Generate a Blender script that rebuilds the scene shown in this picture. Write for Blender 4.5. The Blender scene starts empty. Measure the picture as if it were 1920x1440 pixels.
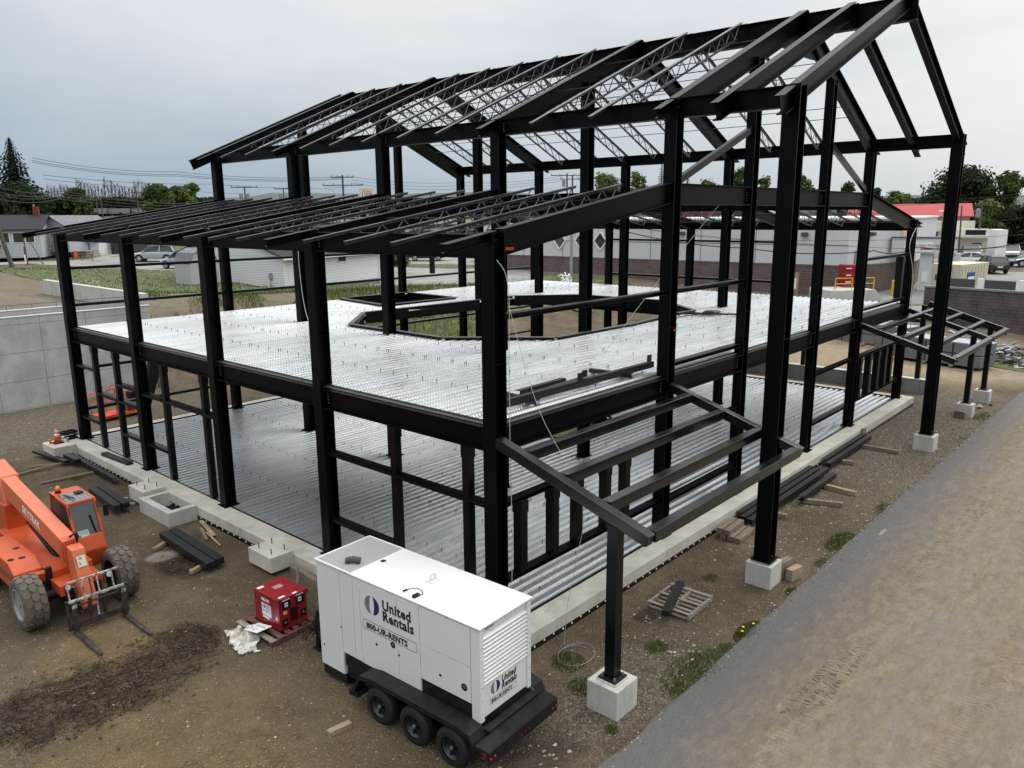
import bpy, bmesh, math, random
from mathutils import Vector, Matrix, noise
R = math.radians
S = bpy.context.scene
C = S.collection
# ------------------------------------------------------------------ camera
CAM = Vector((-10.004, -9.340, 7.891)); YAW = R(-48.3006); PIT = R(-12.2907); ROLL = R(-0.4323); FPX = 1446.01
_fw = Vector((math.cos(PIT)*math.sin(-YAW), math.cos(PIT)*math.cos(YAW), math.sin(PIT)))
_rt = Vector((math.cos(YAW), math.sin(YAW), 0)); _up = _rt.cross(_fw)
_R = _rt*math.cos(ROLL) + _up*math.sin(ROLL); _U = _up*math.cos(ROLL) - _rt*math.sin(ROLL)
cd = bpy.data.cameras.new('camera'); cam = bpy.data.objects.new('camera', cd); C.objects.link(cam)
cam.matrix_world = Matrix(((_R.x, _U.x, -_fw.x, CAM.x), (_R.y, _U.y, -_fw.y, CAM.y), (_R.z, _U.z, -_fw.z, CAM.z), (0, 0, 0, 1)))
cd.sensor_width = 36; cd.lens = FPX*36/1920; cd.clip_start = 0.1; cd.clip_end = 6000
S.camera = cam
# ------------------------------------------------------------------ world, sun, exposure
SUN_EL = R(52); SUN_AZ = R(95)            # azimuth measured from +Y towards +X
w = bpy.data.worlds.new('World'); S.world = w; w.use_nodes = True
nt = w.node_tree; N = nt.nodes; L = nt.links; N.clear()
out = N.new('ShaderNodeOutputWorld'); bg = N.new('ShaderNodeBackground'); bg.inputs[1].default_value = 0.12
sky = N.new('ShaderNodeTexSky'); sky.sky_type = 'NISHITA'; sky.sun_disc = False
sky.sun_elevation = SUN_EL; sky.sun_rotation = SUN_AZ; sky.air_density = 1.5; sky.dust_density = 3; sky.ozone_density = 2
tc = N.new('ShaderNodeTexCoord')
mp = N.new('ShaderNodeMapping'); mp.inputs['Scale'].default_value = (1.0, 1.0, 3.2)
nz = N.new('ShaderNodeTexNoise'); nz.inputs['Scale'].default_value = 1.6; nz.inputs['Detail'].default_value = 5; nz.inputs['Roughness'].default_value = .5; nz.inputs['Distortion'].default_value = .3
L.new(tc.outputs['Generated'], mp.inputs[0]); L.new(mp.outputs[0], nz.inputs[0])
sep = N.new('ShaderNodeSeparateXYZ'); L.new(tc.outputs['Generated'], sep.inputs[0])
def wm(op, a, b=None, clamp=False):
    n = N.new('ShaderNodeMath'); n.operation = op; n.use_clamp = clamp
    for i, v in enumerate((a, b)):
        if v is None: continue
        if isinstance(v, (int, float)): n.inputs[i].default_value = v
        else: L.new(v, n.inputs[i])
    return n.outputs[0]
# cloud cover: bluish grey low down and to the left of the street, brighter high up and towards the sun side
dirx = wm('MULTIPLY', sep.outputs[0], 0.40); diry = wm('MULTIPLY', sep.outputs[1], -0.12)
lift = wm('MULTIPLY', sep.outputs[2], 1.45)
f = wm('ADD', wm('ADD', dirx, diry), lift)
f = wm('ADD', f, wm('MULTIPLY', wm('SUBTRACT', nz.outputs[0], .5), .75))
ramp = N.new('ShaderNodeValToRGB'); L.new(f, ramp.inputs[0])
e = ramp.color_ramp.elements
e[0].position = 0.0; e[0].color = (.385, .49, .60, 1)
e[1].position = .85; e[1].color = (1.06, 1.08, 1.07, 1)
for ps, cl in ((.18, (.46, .555, .65, 1)), (.40, (.66, .72, .77, 1)), (.60, (.90, .92, .93, 1))):
    q = e.new(ps); q.color = cl
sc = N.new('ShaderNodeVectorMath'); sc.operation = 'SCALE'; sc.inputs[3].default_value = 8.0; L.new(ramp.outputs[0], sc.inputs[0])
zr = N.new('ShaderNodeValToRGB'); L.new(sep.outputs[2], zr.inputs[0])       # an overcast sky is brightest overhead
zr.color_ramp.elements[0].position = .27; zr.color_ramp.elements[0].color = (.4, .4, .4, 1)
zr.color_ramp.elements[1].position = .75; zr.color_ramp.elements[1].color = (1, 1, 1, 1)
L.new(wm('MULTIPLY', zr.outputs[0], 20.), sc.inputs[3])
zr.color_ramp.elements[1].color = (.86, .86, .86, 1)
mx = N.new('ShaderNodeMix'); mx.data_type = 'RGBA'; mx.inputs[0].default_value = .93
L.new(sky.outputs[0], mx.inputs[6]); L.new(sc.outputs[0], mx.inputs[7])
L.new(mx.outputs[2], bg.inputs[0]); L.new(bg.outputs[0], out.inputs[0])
sd = bpy.data.lights.new('sun', 'SUN'); sd.energy = 1.4; sd.angle = R(24); sd.color = (1, .96, .9)
so = bpy.data.objects.new('sun', sd); C.objects.link(so)
sv = Vector((math.sin(SUN_AZ)*math.cos(SUN_EL), math.cos(SUN_AZ)*math.cos(SUN_EL), math.sin(SUN_EL)))
so.rotation_euler = sv.to_track_quat('Z', 'Y').to_euler(); so.location = (0, 0, 60)
S.view_settings.view_transform = 'Standard'; S.view_settings.look = 'None'; S.view_settings.exposure = 0.0; S.view_settings.gamma = 1
# ------------------------------------------------------------------ materials
def mat(name, col, rough=.7, metal=0., var=.0, vscale=3., bump=0., bscale=20., spec=.5, col2=None, detail=6, mapping=None, coat=0., emit=None):
    m = bpy.data.materials.new(name); m.use_nodes = True
    t = m.node_tree; b = t.nodes['Principled BSDF']
    b.inputs['Roughness'].default_value = rough; b.inputs['Metallic'].default_value = metal
    b.inputs['Specular IOR Level'].default_value = spec
    if coat: b.inputs['Coat Weight'].default_value = coat; b.inputs['Coat Roughness'].default_value = .15
    c = (*col, 1); b.inputs['Base Color'].default_value = c
    if emit: b.inputs['Emission Color'].default_value = c; b.inputs['Emission Strength'].default_value = emit
    if var or col2 or bump:
        g = t.nodes.new('ShaderNodeTexCoord'); src = g.outputs['Object']
        if mapping:
            k = t.nodes.new('ShaderNodeMapping'); k.inputs['Scale'].default_value = mapping; t.links.new(src, k.inputs[0]); src = k.outputs[0]
    if var or col2:
        n = t.nodes.new('ShaderNodeTexNoise'); n.inputs['Scale'].default_value = vscale; n.inputs['Detail'].default_value = detail; n.inputs['Roughness'].default_value = .6
        t.links.new(src, n.inputs[0])
        r = t.nodes.new('ShaderNodeValToRGB'); t.links.new(n.outputs[0], r.inputs[0])
        d = col2 if col2 else tuple(min(1, x*(1+var)) for x in col)
        a = col if col2 else tuple(x*(1-var) for x in col)
        r.color_ramp.elements[0].position = .35; r.color_ramp.elements[0].color = (*a, 1)
        r.color_ramp.elements[1].position = .65; r.color_ramp.elements[1].color = (*d, 1)
        t.links.new(r.outputs[0], b.inputs['Base Color'])
    if bump:
        n2 = t.nodes.new('ShaderNodeTexNoise'); n2.inputs['Scale'].default_value = bscale; n2.inputs['Detail'].default_value = 5
        t.links.new(src, n2.inputs[0])
        bp = t.nodes.new('ShaderNodeBump'); bp.inputs['Strength'].default_value = bump; bp.inputs['Distance'].default_value = .03
        t.links.new(n2.outputs[0], bp.inputs['Height']); t.links.new(bp.outputs[0], b.inputs['Normal'])
    return m
class NT:
    """small helper to write node graphs"""
    def __init__(s, m): s.t = m.node_tree; s.n = s.t.nodes; s.l = s.t.links; s.b = s.n['Principled BSDF']
    def put(s, i, v):
        if hasattr(v, 'is_linked') or isinstance(v, bpy.types.NodeSocket): s.l.new(v, i)
        else: i.default_value = v
    def math(s, op, a, b=0., clamp=False, c=None):
        n = s.n.new('ShaderNodeMath'); n.operation = op; n.use_clamp = clamp; s.put(n.inputs[0], a); s.put(n.inputs[1], b)
        if c is not None: s.put(n.inputs[2], c)
        return n.outputs[0]
    def pos(s): return s.n.new('ShaderNodeNewGeometry').outputs['Position']
    def noise(s, v, sc, det=6, ro=.6, dist=0.):
        n = s.n.new('ShaderNodeTexNoise'); s.put(n.inputs['Vector'], v); n.inputs['Scale'].default_value = sc
        n.inputs['Detail'].default_value = det; n.inputs['Roughness'].default_value = ro; n.inputs['Distortion'].default_value = dist; return n.outputs[0]
    def vor(s, v, sc, feat='F1', out='Distance', rnd=1.):
        n = s.n.new('ShaderNodeTexVoronoi'); n.feature = feat; s.put(n.inputs['Vector'], v); n.inputs['Scale'].default_value = sc; n.inputs['Randomness'].default_value = rnd; return n.outputs[out]
    def ramp(s, f, stops, interp='LINEAR'):
        n = s.n.new('ShaderNodeValToRGB'); s.l.new(f, n.inputs[0]); e = n.color_ramp.elements; n.color_ramp.interpolation = interp
        e[0].position = stops[0][0]; e[1].position = stops[-1][0]
        def c(x): return (x, x, x, 1) if isinstance(x, (int, float)) else (*x, 1)
        e[0].color = c(stops[0][1]); e[1].color = c(stops[-1][1])
        for p, x in stops[1:-1]: q = e.new(p); q.color = c(x)
        return n.outputs[0]
    def mix(s, f, a, b, mode='MIX'):
        n = s.n.new('ShaderNodeMix'); n.data_type = 'RGBA'; n.blend_type = mode
        for i, v in ((0, f), (6, a), (7, b)):
            if isinstance(v, tuple): v = (*v, 1)[:4]
            s.put(n.inputs[i], v)
        return n.outputs[2]
    def mapv(s, v, scale=(1, 1, 1), rot=(0, 0, 0), loc=(0, 0, 0)):
        n = s.n.new('ShaderNodeMapping'); s.put(n.inputs[0], v); n.inputs['Scale'].default_value = scale; n.inputs['Rotation'].default_value = rot; n.inputs['Location'].default_value = loc; return n.outputs[0]
    def bump(s, h, st=.5, d=.03, nrm=None):
        n = s.n.new('ShaderNodeBump'); n.inputs['Strength'].default_value = st; n.inputs['Distance'].default_value = d; s.l.new(h, n.inputs['Height'])
        if nrm is not None: s.l.new(nrm, n.inputs['Normal'])
        return n.outputs[0]
    def blob(s, p, cx, cy, rx, ry, edge=.35, amp=.5, nsc=1.2, rot=0.):
        """1 inside a ragged ellipse on the ground, 0 outside"""
        v = s.mapv(p, (1, 1, 1), loc=(-cx, -cy, 0)); v = s.mapv(v, (1/rx, 1/ry, 0), rot=(0, 0, rot))
        ln = s.n.new('ShaderNodeVectorMath'); ln.operation = 'LENGTH'; s.l.new(v, ln.inputs[0])
        q = s.math('ADD', ln.outputs['Value'], s.math('MULTIPLY', s.math('SUBTRACT', s.noise(p, nsc, 5), .5), amp*2))
        return s.ramp(q, [(1-edge, 1.), (1+edge*.6 if 1+edge*.6 < 1 else 1, 0.)])
def new(name, rough=.8):
    m = bpy.data.materials.new(name); m.use_nodes = True; k = NT(m); k.b.inputs['Roughness'].default_value = rough; return m, k
M = {}
M['steel'] = mat('black_steel', (.0012, .0016, .0022), .40, 0, var=.35, vscale=1.2, bump=.03, bscale=6, spec=.11)
M['steel2'] = mat('black_primer_steel', (.0024, .0031, .0044), .31, 0, var=.4, vscale=2.5, bump=.03, bscale=8, spec=.24)
M['joist'] = mat('joist_steel', (.038, .041, .044), .26, 0, var=.3, vscale=3, spec=.6)
M['canopy'] = mat('canopy_steel', (.0045, .0055, .0068), .20, 0, var=.3, vscale=2, spec=.5)
M['flash'] = mat('dull_flashing', (.075, .075, .07), .5, .3, col2=(.12, .115, .10), vscale=1.5, detail=8)
M['steel3'] = mat('loose_black_steel', (.006, .006, .0065), .5, 0, var=.35, vscale=3, bump=.08, bscale=12)
M['redpaint'] = mat('red_marking', (.35, .01, .015), .6)
M['black'] = mat('black_plastic', (.006, .006, .006), .5, spec=.3)
M['rubber'] = mat('rubber', (.018, .018, .018), .75, bump=.2, bscale=30)
M['white'] = mat('white_paint', (.78, .79, .78), .35, var=.03, vscale=1.5)
M['glass'] = mat('window_glass', (.02, .025, .03), .08, 0, spec=.9)
M['grey'] = mat('grey_metal', (.28, .29, .3), .45, .6)
M['dgrey'] = mat('dark_grey', (.06, .06, .065), .6)
M['wood'] = mat('weathered_wood', (.13, .105, .08), .85, col2=(.24, .19, .14), vscale=4, bump=.3, bscale=25, mapping=(1, 6, 6))
M['wood2'] = mat('grey_wood', (.17, .15, .13), .85, col2=(.30, .27, .23), vscale=5, bump=.3, bscale=25, mapping=(6, 1, 6))
M['wood3'] = mat('tan_wood', (.22, .16, .10), .85, col2=(.35, .27, .18), vscale=5, bump=.3, bscale=25)
M['red'] = mat('red_enamel', (.25, .008, .014), .32, var=.12, vscale=3, coat=.3)
M['galv'] = mat('galvanised', (.55, .57, .58), .38, .85, var=.15, vscale=12)
# galvanised deck: spangle, dull patches
def deckmat(name, web=False):
    m, k = new(name, .36); p = k.pos()
    k.b.inputs['Metallic'].default_value = .80
    sp = k.vor(p, 38., 'F1', 'Color'); s2 = k.n.new('ShaderNodeSeparateColor'); k.l.new(sp, s2.inputs[0])
    n = k.noise(k.mapv(p, (.25, 2.2, 1)), 1.1, 5)
    c = k.ramp(s2.outputs[0], [(0., (.70, .73, .75)), (1., (.90, .92, .93))])
    dull = k.ramp(n, [(.38, (.74, .76, .79)), (.62, (1., 1., 1.))])
    col = k.mix(1., c, dull, 'MULTIPLY')
    dirt = k.ramp(k.noise(p, .9, 6, .7), [(.60, 0.), (.78, .45)])
    col = k.mix(dirt, col, (.30, .31, .31))
    k.l.new(col, k.b.inputs['Base Color'])
    k.l.new(k.ramp(k.noise(p, 3, 4), [(.3, .26), (.7, .42)]), k.b.inputs['Roughness'])
    if web:   # shear lugs pressed in the webs; glint and shade also put into the colour
        wv = k.n.new('ShaderNodeTexWave'); wv.bands_direction = 'X'; wv.inputs['Scale'].default_value = 4.0; k.l.new(p, wv.inputs[0])
        k.l.new(k.bump(wv.outputs[1], .35, .01), k.b.inputs['Normal'])
        k.l.new(k.mix(k.ramp(wv.outputs[1], [(.4, .0), (.6, .30)]), k.mix(.3, col, (.95, .95, .95)), (.16, .165, .17)), k.b.inputs['Base Color'])
    else:
        k.l.new(k.bump(k.noise(p, 2.5, 2), .02, .02), k.b.inputs['Normal'])
    return m
M['deck'] = deckmat('galvanised_deck'); M['deckweb'] = deckmat('galvanised_deck_web', True)
def concrete(name, a, b, stain=(.2, .19, .17), seams=None):
    m, k = new(name, .85); p = k.pos()
    c = k.ramp(k.noise(p, 1.3, 7), [(.3, a), (.7, b)])
    c = k.mix(k.ramp(k.noise(k.mapv(p, (1, 1, .25)), 2.2, 6, .7), [(.52, 0.), (.75, .55)]), c, stain)
    c = k.mix(k.ramp(k.noise(p, 30, 3), [(.3, .25), (.5, 0.)]), c, (.1, .1, .1))
    if seams:
        s = k.n.new('ShaderNodeSeparateXYZ'); k.l.new(p, s.inputs[0])
        ls = []
        for ax, per, off in seams:
            q = k.math('FRACT', k.math('DIVIDE', k.math('ADD', s.outputs[ax], off), per))
            ls.append(k.math('LESS_THAN', q, .03/per))
        q = ls[0]
        for x in ls[1:]: q = k.math('MAXIMUM', q, x)
        c = k.mix(k.math('MULTIPLY', q, .55), c, (.07, .07, .065))
    k.l.new(c, k.b.inputs['Base Color'])
    k.l.new(k.bump(k.noise(p, 14, 5), .25, .02), k.b.inputs['Normal'])
    return m
M['conc'] = concrete('poured_concrete', (.44, .415, .36), (.62, .585, .51))
M['concw'] = concrete('retaining_wall_concrete', (.38, .38, .37), (.54, .54, .525), (.26, .255, .245), seams=[(0, 1.9, .4), (2, 1.25, .35)])
M['concl'] = concrete('pale_concrete', (.42, .415, .385), (.56, .55, .51))
M['concd'] = concrete('dark_concrete', (.22, .225, .22), (.31, .315, .31), seams=[(1, 1.6, .2)])
# ------------------------------------------------------------------ mesh helpers
class MB:
    def __init__(s): s.v = []; s.f = []; s.mi = []; s.cur = 0
    def poly(s, pts):
        n = len(s.v); s.v += [tuple(p) for p in pts]; s.f.append(tuple(range(n, n+len(pts)))); s.mi.append(s.cur)
    def hexa(s, p):     # 8 points: bottom ring 0-3, top ring 4-7
        n = len(s.v); s.v += [tuple(x) for x in p]
        for q in ((3, 2, 1, 0), (4, 5, 6, 7), (0, 1, 5, 4), (1, 2, 6, 5), (2, 3, 7, 6), (3, 0, 4, 7)):
            s.f.append(tuple(n+i for i in q)); s.mi.append(s.cur)
    def box(s, x0, x1, y0, y1, z0, z1):
        s.hexa([(x0, y0, z0), (x1, y0, z0), (x1, y1, z0), (x0, y1, z0), (x0, y0, z1), (x1, y0, z1), (x1, y1, z1), (x0, y1, z1)])
    def bar(s, A, B, w, h, up=(0, 0, 1), ou=0., ov=0.):
        A = Vector(A); B = Vector(B); t = (B-A).normalized(); u = t.cross(Vector(up))
        if u.length < 1e-4: u = t.cross(Vector((1, 0, 0)))
        u.normalize(); v = u.cross(t).normalized()
        pr = []
        for P in (A, B):
            for a, b in ((-w/2, -h/2), (w/2, -h/2), (w/2, h/2), (-w/2, h/2)): pr.append(P+u*(a+ou)+v*(b+ov))
        s.hexa(pr)
    def ibeam(s, A, B, d, w, up=(0, 0, 1), tf=.022, tw=.016, top=True):
        """I section; with top=True the line A-B is the top of the section"""
        o = -d/2 if top else 0.
        s.bar(A, B, w, tf, up, 0, o+d/2-tf/2); s.bar(A, B, w, tf, up, 0, o-d/2+tf/2); s.bar(A, B, tw, d-2*tf, up, 0, o)
    def channel(s, A, B, d, w, up=(0, 0, 1), side=1, t=.012):
        s.bar(A, B, t, d, up, side*(w/2-t/2), 0); s.bar(A, B, w, t, up, 0, d/2-t/2); s.bar(A, B, w, t, up, 0, -d/2+t/2)
    def tube(s, pts, r, n=6, cap=True):
        pts = [Vector(p) for p in pts]; rs = r if isinstance(r, (list, tuple)) else [r]*len(pts)
        base = len(s.v); u = None
        for i, p in enumerate(pts):
            t = (pts[min(i+1, len(pts)-1)]-pts[max(i-1, 0)])
            if t.length < 1e-9: t = Vector((0, 0, 1))
            t.normalize()
            if u is None: u = t.cross(Vector((0, 0, 1)) if abs(t.z) < .95 else Vector((1, 0, 0))).normalized()
            else: u = (u-t*u.dot(t)); u = u.normalized() if u.length > 1e-6 else t.orthogonal().normalized()
            v = t.cross(u)
            for k in range(n):
                a = 2*math.pi*k/n; s.v.append(tuple(p+(u*math.cos(a)+v*math.sin(a))*rs[i]))
        for i in range(len(pts)-1):
            for k in range(n):
                a = base+i*n+k; b = base+i*n+(k+1) % n; s.f.append((a, b, b+n, a+n)); s.mi.append(s.cur)
        if cap:
            s.f.append(tuple(base+k for k in reversed(range(n)))); s.f.append(tuple(base+(len(pts)-1)*n+k for k in range(n))); s.mi += [s.cur]*2
    def lathe(s, c, axis, prof, n=20, cap=True):
        """prof: (distance along axis, radius)"""
        c = Vector(c); a = Vector(axis).normalized(); u = a.orthogonal().normalized(); v = a.cross(u); base = len(s.v)
        for d, r in prof:
            for k in range(n):
                t = 2*math.pi*k/n; s.v.append(tuple(c+a*d+(u*math.cos(t)+v*math.sin(t))*max(r, 1e-4)))
        for i in range(len(prof)-1):
            for k in range(n):
                x = base+i*n+k; y = base+i*n+(k+1) % n; s.f.append((x, y, y+n, x+n)); s.mi.append(s.cur)
        if cap: s.f.append(tuple(base+k for k in reversed(range(n)))); s.f.append(tuple(base+(len(prof)-1)*n+k for k in range(n))); s.mi += [s.cur]*2
    def prism(s, pts, vec):
        """closed polygon pts extruded by vec"""
        n = len(s.v); k = len(pts); vec = Vector(vec); s.v += [tuple(p) for p in pts]+[tuple(Vector(p)+vec) for p in pts]
        s.f.append(tuple(n+i for i in reversed(range(k)))); s.f.append(tuple(n+k+i for i in range(k)))
        for i in range(k): s.f.append((n+i, n+(i+1) % k, n+k+(i+1) % k, n+k+i))
        s.mi += [s.cur]*(k+2)
    def rock(s, c, r, rnd):
        n = len(s.v); c = Vector(c)
        V = [(1, 0, 0), (-1, 0, 0), (0, 1, 0), (0, -1, 0), (0, 0, .8), (0, 0, -.5), (.6, .6, .35), (-.6, .6, .3), (.6, -.6, .3), (-.6, -.6, .35)]
        a = rnd.random()*6.28; ca, sa = math.cos(a), math.sin(a)
        for x, y, z in V:
            k = r*rnd.uniform(.75, 1.2); s.v.append((c.x+(x*ca-y*sa)*k, c.y+(x*sa+y*ca)*k*.8, c.z+z*k*.8))
        for q in ((4, 0, 6), (4, 6, 2), (4, 2, 7), (4, 7, 1), (4, 1, 9), (4, 9, 3), (4, 3, 8), (4, 8, 0), (0, 5, 6), (6, 5, 2), (2, 5, 7), (7, 5, 1), (1, 5, 9), (9, 5, 3), (3, 5, 8), (8, 5, 0)):
            s.f.append(tuple(n+i for i in q)); s.mi.append(s.cur)
    def build(s, name, m, parent=None, smooth=False, bevel=0.):
        me = bpy.data.meshes.new(name); me.from_pydata(s.v, [], s.f)
        ms = m if isinstance(m, (list, tuple)) else [m]
        for x in ms: me.materials.append(M[x] if isinstance(x, str) else x)
        if len(ms) > 1: me.polygons.foreach_set('material_index', s.mi)
        if smooth: me.polygons.foreach_set('use_smooth', [True]*len(s.f))
        me.update()
        bm = bmesh.new(); bm.from_mesh(me); bmesh.ops.recalc_face_normals(bm, faces=bm.faces)
        if bevel: bmesh.ops.bevel(bm, geom=[x for x in bm.edges if len(x.link_faces) == 2 and x.calc_face_angle(0) > .5], offset=bevel, segments=2, affect='EDGES', profile=.6, clamp_overlap=True)
        bm.to_mesh(me); bm.free()
        o = bpy.data.objects.new(name, me); C.objects.link(o)
        if parent: o.parent = parent
        return o
def tag(o, label=None, cat=None, group=None, kind=None):
    if label: o['label'] = label
    if cat: o['category'] = cat
    if group: o['group'] = group
    if kind: o['kind'] = kind
    return o
def thing(name, label, cat, loc=(0, 0, 0), rz=0., group=None):
    o = bpy.data.objects.new(name, None); C.objects.link(o); o.location = loc; o.rotation_euler = (0, 0, rz); o.empty_display_size = .2
    return tag(o, label, cat, group)
def copy_tree(o, parent=None):
    c = o.copy(); C.objects.link(c); c.parent = parent
    for ch in list(o.children): copy_tree(ch, c)
    return c
def text(name, s, size, m, parent, origin, xdir, ydir, thick=.004, align='LEFT', shear=0., xs=1., off=0.):
    """flat lettering as a mesh; xdir / ydir are the reading and the up direction"""
    cu = bpy.data.curves.new(name, 'FONT'); cu.body = s; cu.size = size; cu.extrude = thick/2; cu.align_x = align; cu.shear = shear; cu.offset = off; cu.space_character = 1+off*9; cu.resolution_u = 2
    t = bpy.data.objects.new(name, cu); C.objects.link(t)
    dg = bpy.context.evaluated_depsgraph_get(); dg.update()
    me = bpy.data.meshes.new_from_object(t.evaluated_get(dg)); bpy.data.objects.remove(t)
    X = Vector(xdir).normalized(); Y = Vector(ydir).normalized(); Z = X.cross(Y); O = Vector(origin)
    for v in me.vertices: v.co = O+X*(v.co.x*xs)+Y*v.co.y+Z*v.co.z
    me.materials.clear(); me.materials.append(M[m]); me.name = name
    o = bpy.data.objects.new(name, me); C.objects.link(o)
    if parent: o.parent = parent
    return o
# ================================================================== THE STEEL BUILDING
LY = [0, 5.39, 10.30, 15.27, 20.66]                 # frame lines
XB, XC, XD, XE, XF, XM = 6.04, 10.11, 15.45, 19.69, 25.74, 12.87
H1 = 4.10; YO = -2.73                               # deck level, front overhang
def zl(x): return 7.645+.165*x if x < XM else 7.645+.165*(XF-x)          # top of low roofs
def zh(x): return 13.46-.437*abs(x-XM)                                   # top of high roof
bld = thing('steel_building', 'two storey black steel building frame with silver decks and open gabled roof', 'building frame')
CW, CD = .30, .33
def column(x, y, z0, z1, base=True, d=CD, w=CW):
    m = MB(); m.ibeam((x-d/2+d, y, z0), (x-d/2+d, y, z1), d, w, up=(1, 0, 0), tf=.03, tw=.02)
    if z1 > 6: m.box(x-d/2-.004, x+d/2+.004, y-w/2-.004, y+w/2+.004, 5.28, 5.295)
    if base: m.box(x-d/2-.06, x+d/2+.06, y-w/2-.06, y+w/2+.06, z0, z0+.025)
    # faint splice plate lines
    return m.build('column', 'steel', bld)
def post(x, y, z0, z1, s=.17, cap=True):
    m = MB(); m.box(x-s/2, x+s/2, y-s/2, y+s/2, z0, z1)
    if cap: m.box(x-s/2-.014, x+s/2+.014, y-s/2-.014, y+s/2+.014, z1-.26, z1-.02)
    return m.build('post', 'steel2', bld)
lb = 7.18; hb = 10.02
for y in LY:
    column(0, y, 0, lb+.44 if y else 7.62); column(XF, y, 0, lb+.44)
    column(XB, y, 0, hb+.40); column(XE, y, 0, hb+.40)
for y in (LY[1], LY[3]): column(XC, y, 0, zh(XC)-.42); column(XD, y, 0, zh(XD)-.42)
for y in (LY[0], LY[4]): column(XC, y, 0, zh(XC)-.42, w=.26); column(XD, y, 0, zh(XD)-.42, w=.26)
# tall overhang columns on piers
for x in (XB, XE): column(x, YO, .2, hb+.40, w=.36, d=.36)
# ---- deck-level beams
def beam(A, B, d, w, name='beam', mt='steel', up=(0, 0, 1)):
    m = MB(); m.ibeam(A, B, d, w, up); return m.build(name, mt, bld)
g = CD/2+.005
for i in range(4):
    y0, y1 = LY[i]+CW/2+.01, LY[i+1]-CW/2-.01
    for x in (0, XF): beam((x, y0, H1-.01), (x, y1, H1-.01), .45, .26)
    for x in (XB, XE):
        if x == XB and i == 2 or x == XE and i == 1 and False: pass
        beam((x, y0, H1-.07), (x, y1, H1-.07), .45, .2)
    for x in (0, XF): beam((x, y0, lb+.40), (x, y1, lb+.40), .42, .22, 'eave_beam')
    for x in (XB, XE):
        beam((x, y0, hb+.40), (x, y1, hb+.40), .42, .24, 'eave_beam')
        beam((x, y0, 8.44), (x, y1, 8.44), .42, .22)
xs = [0, XB, XC, XD, XE, XF]
for i in range(5):
    x0, x1 = xs[i]+g, xs[i+1]-g
    for y in (0, LY[4]): beam((x0, y, H1-.01), (x1, y, H1-.01), .46, .26)
    if i in (0, 4): beam((x0, LY[1], H1-.07), (x1, LY[1], H1-.07), .42, .2); beam((x0, LY[2], H1-.07), (x1, LY[2], H1-.07), .42, .2); beam((x0, LY[3], H1-.07), (x1, LY[3], H1-.07), .42, .2)
    if i in (1, 2, 3):
        for y in (0, LY[4]): beam((x0, y, 8.60), (x1, y, 8.60), .48, .24)
def bolted(P, ax, sy, z0, z1, nrm):
    """shear plate with bolt heads on the outer face of a beam web; ax = beam direction"""
    P, ax, nrm = Vector(P), Vector(ax), Vector(nrm); m = MB(); m.bar(P+ax*.01+nrm*.013+Vector((0, 0, (z0+z1)/2)), P+ax*.13+nrm*.013+Vector((0, 0, (z0+z1)/2)), .008 if abs(nrm.y) > .5 else .008, z1-z0); pl = m.build('connection_plate', 'steel2', bld); m = MB()
    for i in range(4): m.lathe(P+ax*.07+nrm*.017+Vector((0, 0, z0+(z1-z0)*(i+.5)/4)), nrm, [(0, .016), (.012, .014)], 6)
    m.build('bolts', 'grey', pl)
for i in range(4):
    for y, s_ in ((LY[i]+CW/2+.01, 1), (LY[i+1]-CW/2-.01, -1)):
        bolted((0, y, 0), (0, s_, 0), 0, 3.72, 4.0, (-1, 0, 0)); bolted((0, y, 0), (0, s_, 0), 0, 7.24, 7.50, (-1, 0, 0)); bolted((XB, y, 0), (0, s_, 0), 0, 10.08, 10.34, (-1, 0, 0))
for i in range(5):
    for x, s_ in ((xs[i]+g, 1), (xs[i+1]-g, -1)):
        bolted((x, 0, 0), (s_, 0, 0), 0, 3.72, 4.0, (0, -1, 0))
        if i in (1, 2, 3): bolted((x, 0, 0), (s_, 0, 0), 0, 8.2, 8.5, (0, -1, 0))
# joist beams under the deck, one below each row of studs
STX = [1.78, 3.72, 5.65, 7.66, 9.62, 11.6, 13.55, 15.5, 17.45, 19.4, 21.4, 23.4]
OPEN = [(6.28, 8.05), (6.34, 12.8), (8.78, 15.2), (15.1, 14.85), (17.2, 14.8), (19.6, 12.6), (19.75, 8.2), (17.3, 5.35), (15.8, 5.55), (12.9, 5.15), (8.5, 5.3)]
OPEN2 = [(11.52, 20.45), (10.95, 16.65), (15.05, 16.4), (15.3, 20.2)]
def spans(poly, c, ax, lo, hi):
    """intervals of the other axis inside poly where axis ax == c"""
    r = []; n = len(poly)
    for i in range(n):
        a, b = poly[i], poly[(i+1) % n]
        if (a[ax]-c)*(b[ax]-c) < 0:
            t = (c-a[ax])/(b[ax]-a[ax]); r.append(a[1-ax]+(b[1-ax]-a[1-ax])*t)
    r.sort(); return [(r[i], r[i+1]) for i in range(0, len(r)-1, 2)]
def cut(lo, hi, holes):
    segs = [(lo, hi)]
    for a, b in holes:
        o = []
        for s0, s1 in segs:
            if b <= s0 or a >= s1: o.append((s0, s1)); continue
            if a > s0: o.append((s0, a))
            if b < s1: o.append((b, s1))
        segs = o
    return [q for q in segs if q[1]-q[0] > .05]
for x in STX:
    if abs(x-XB) < .5 or abs(x-XE) < .4: continue
    for a, b in cut(.18, LY[4]-.18, spans(OPEN, x, 0, 0, 0)+spans(OPEN2, x, 0, 0, 0)):
        beam((x, a, H1-.07), (x, b, H1-.07), .3, .14)
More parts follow.
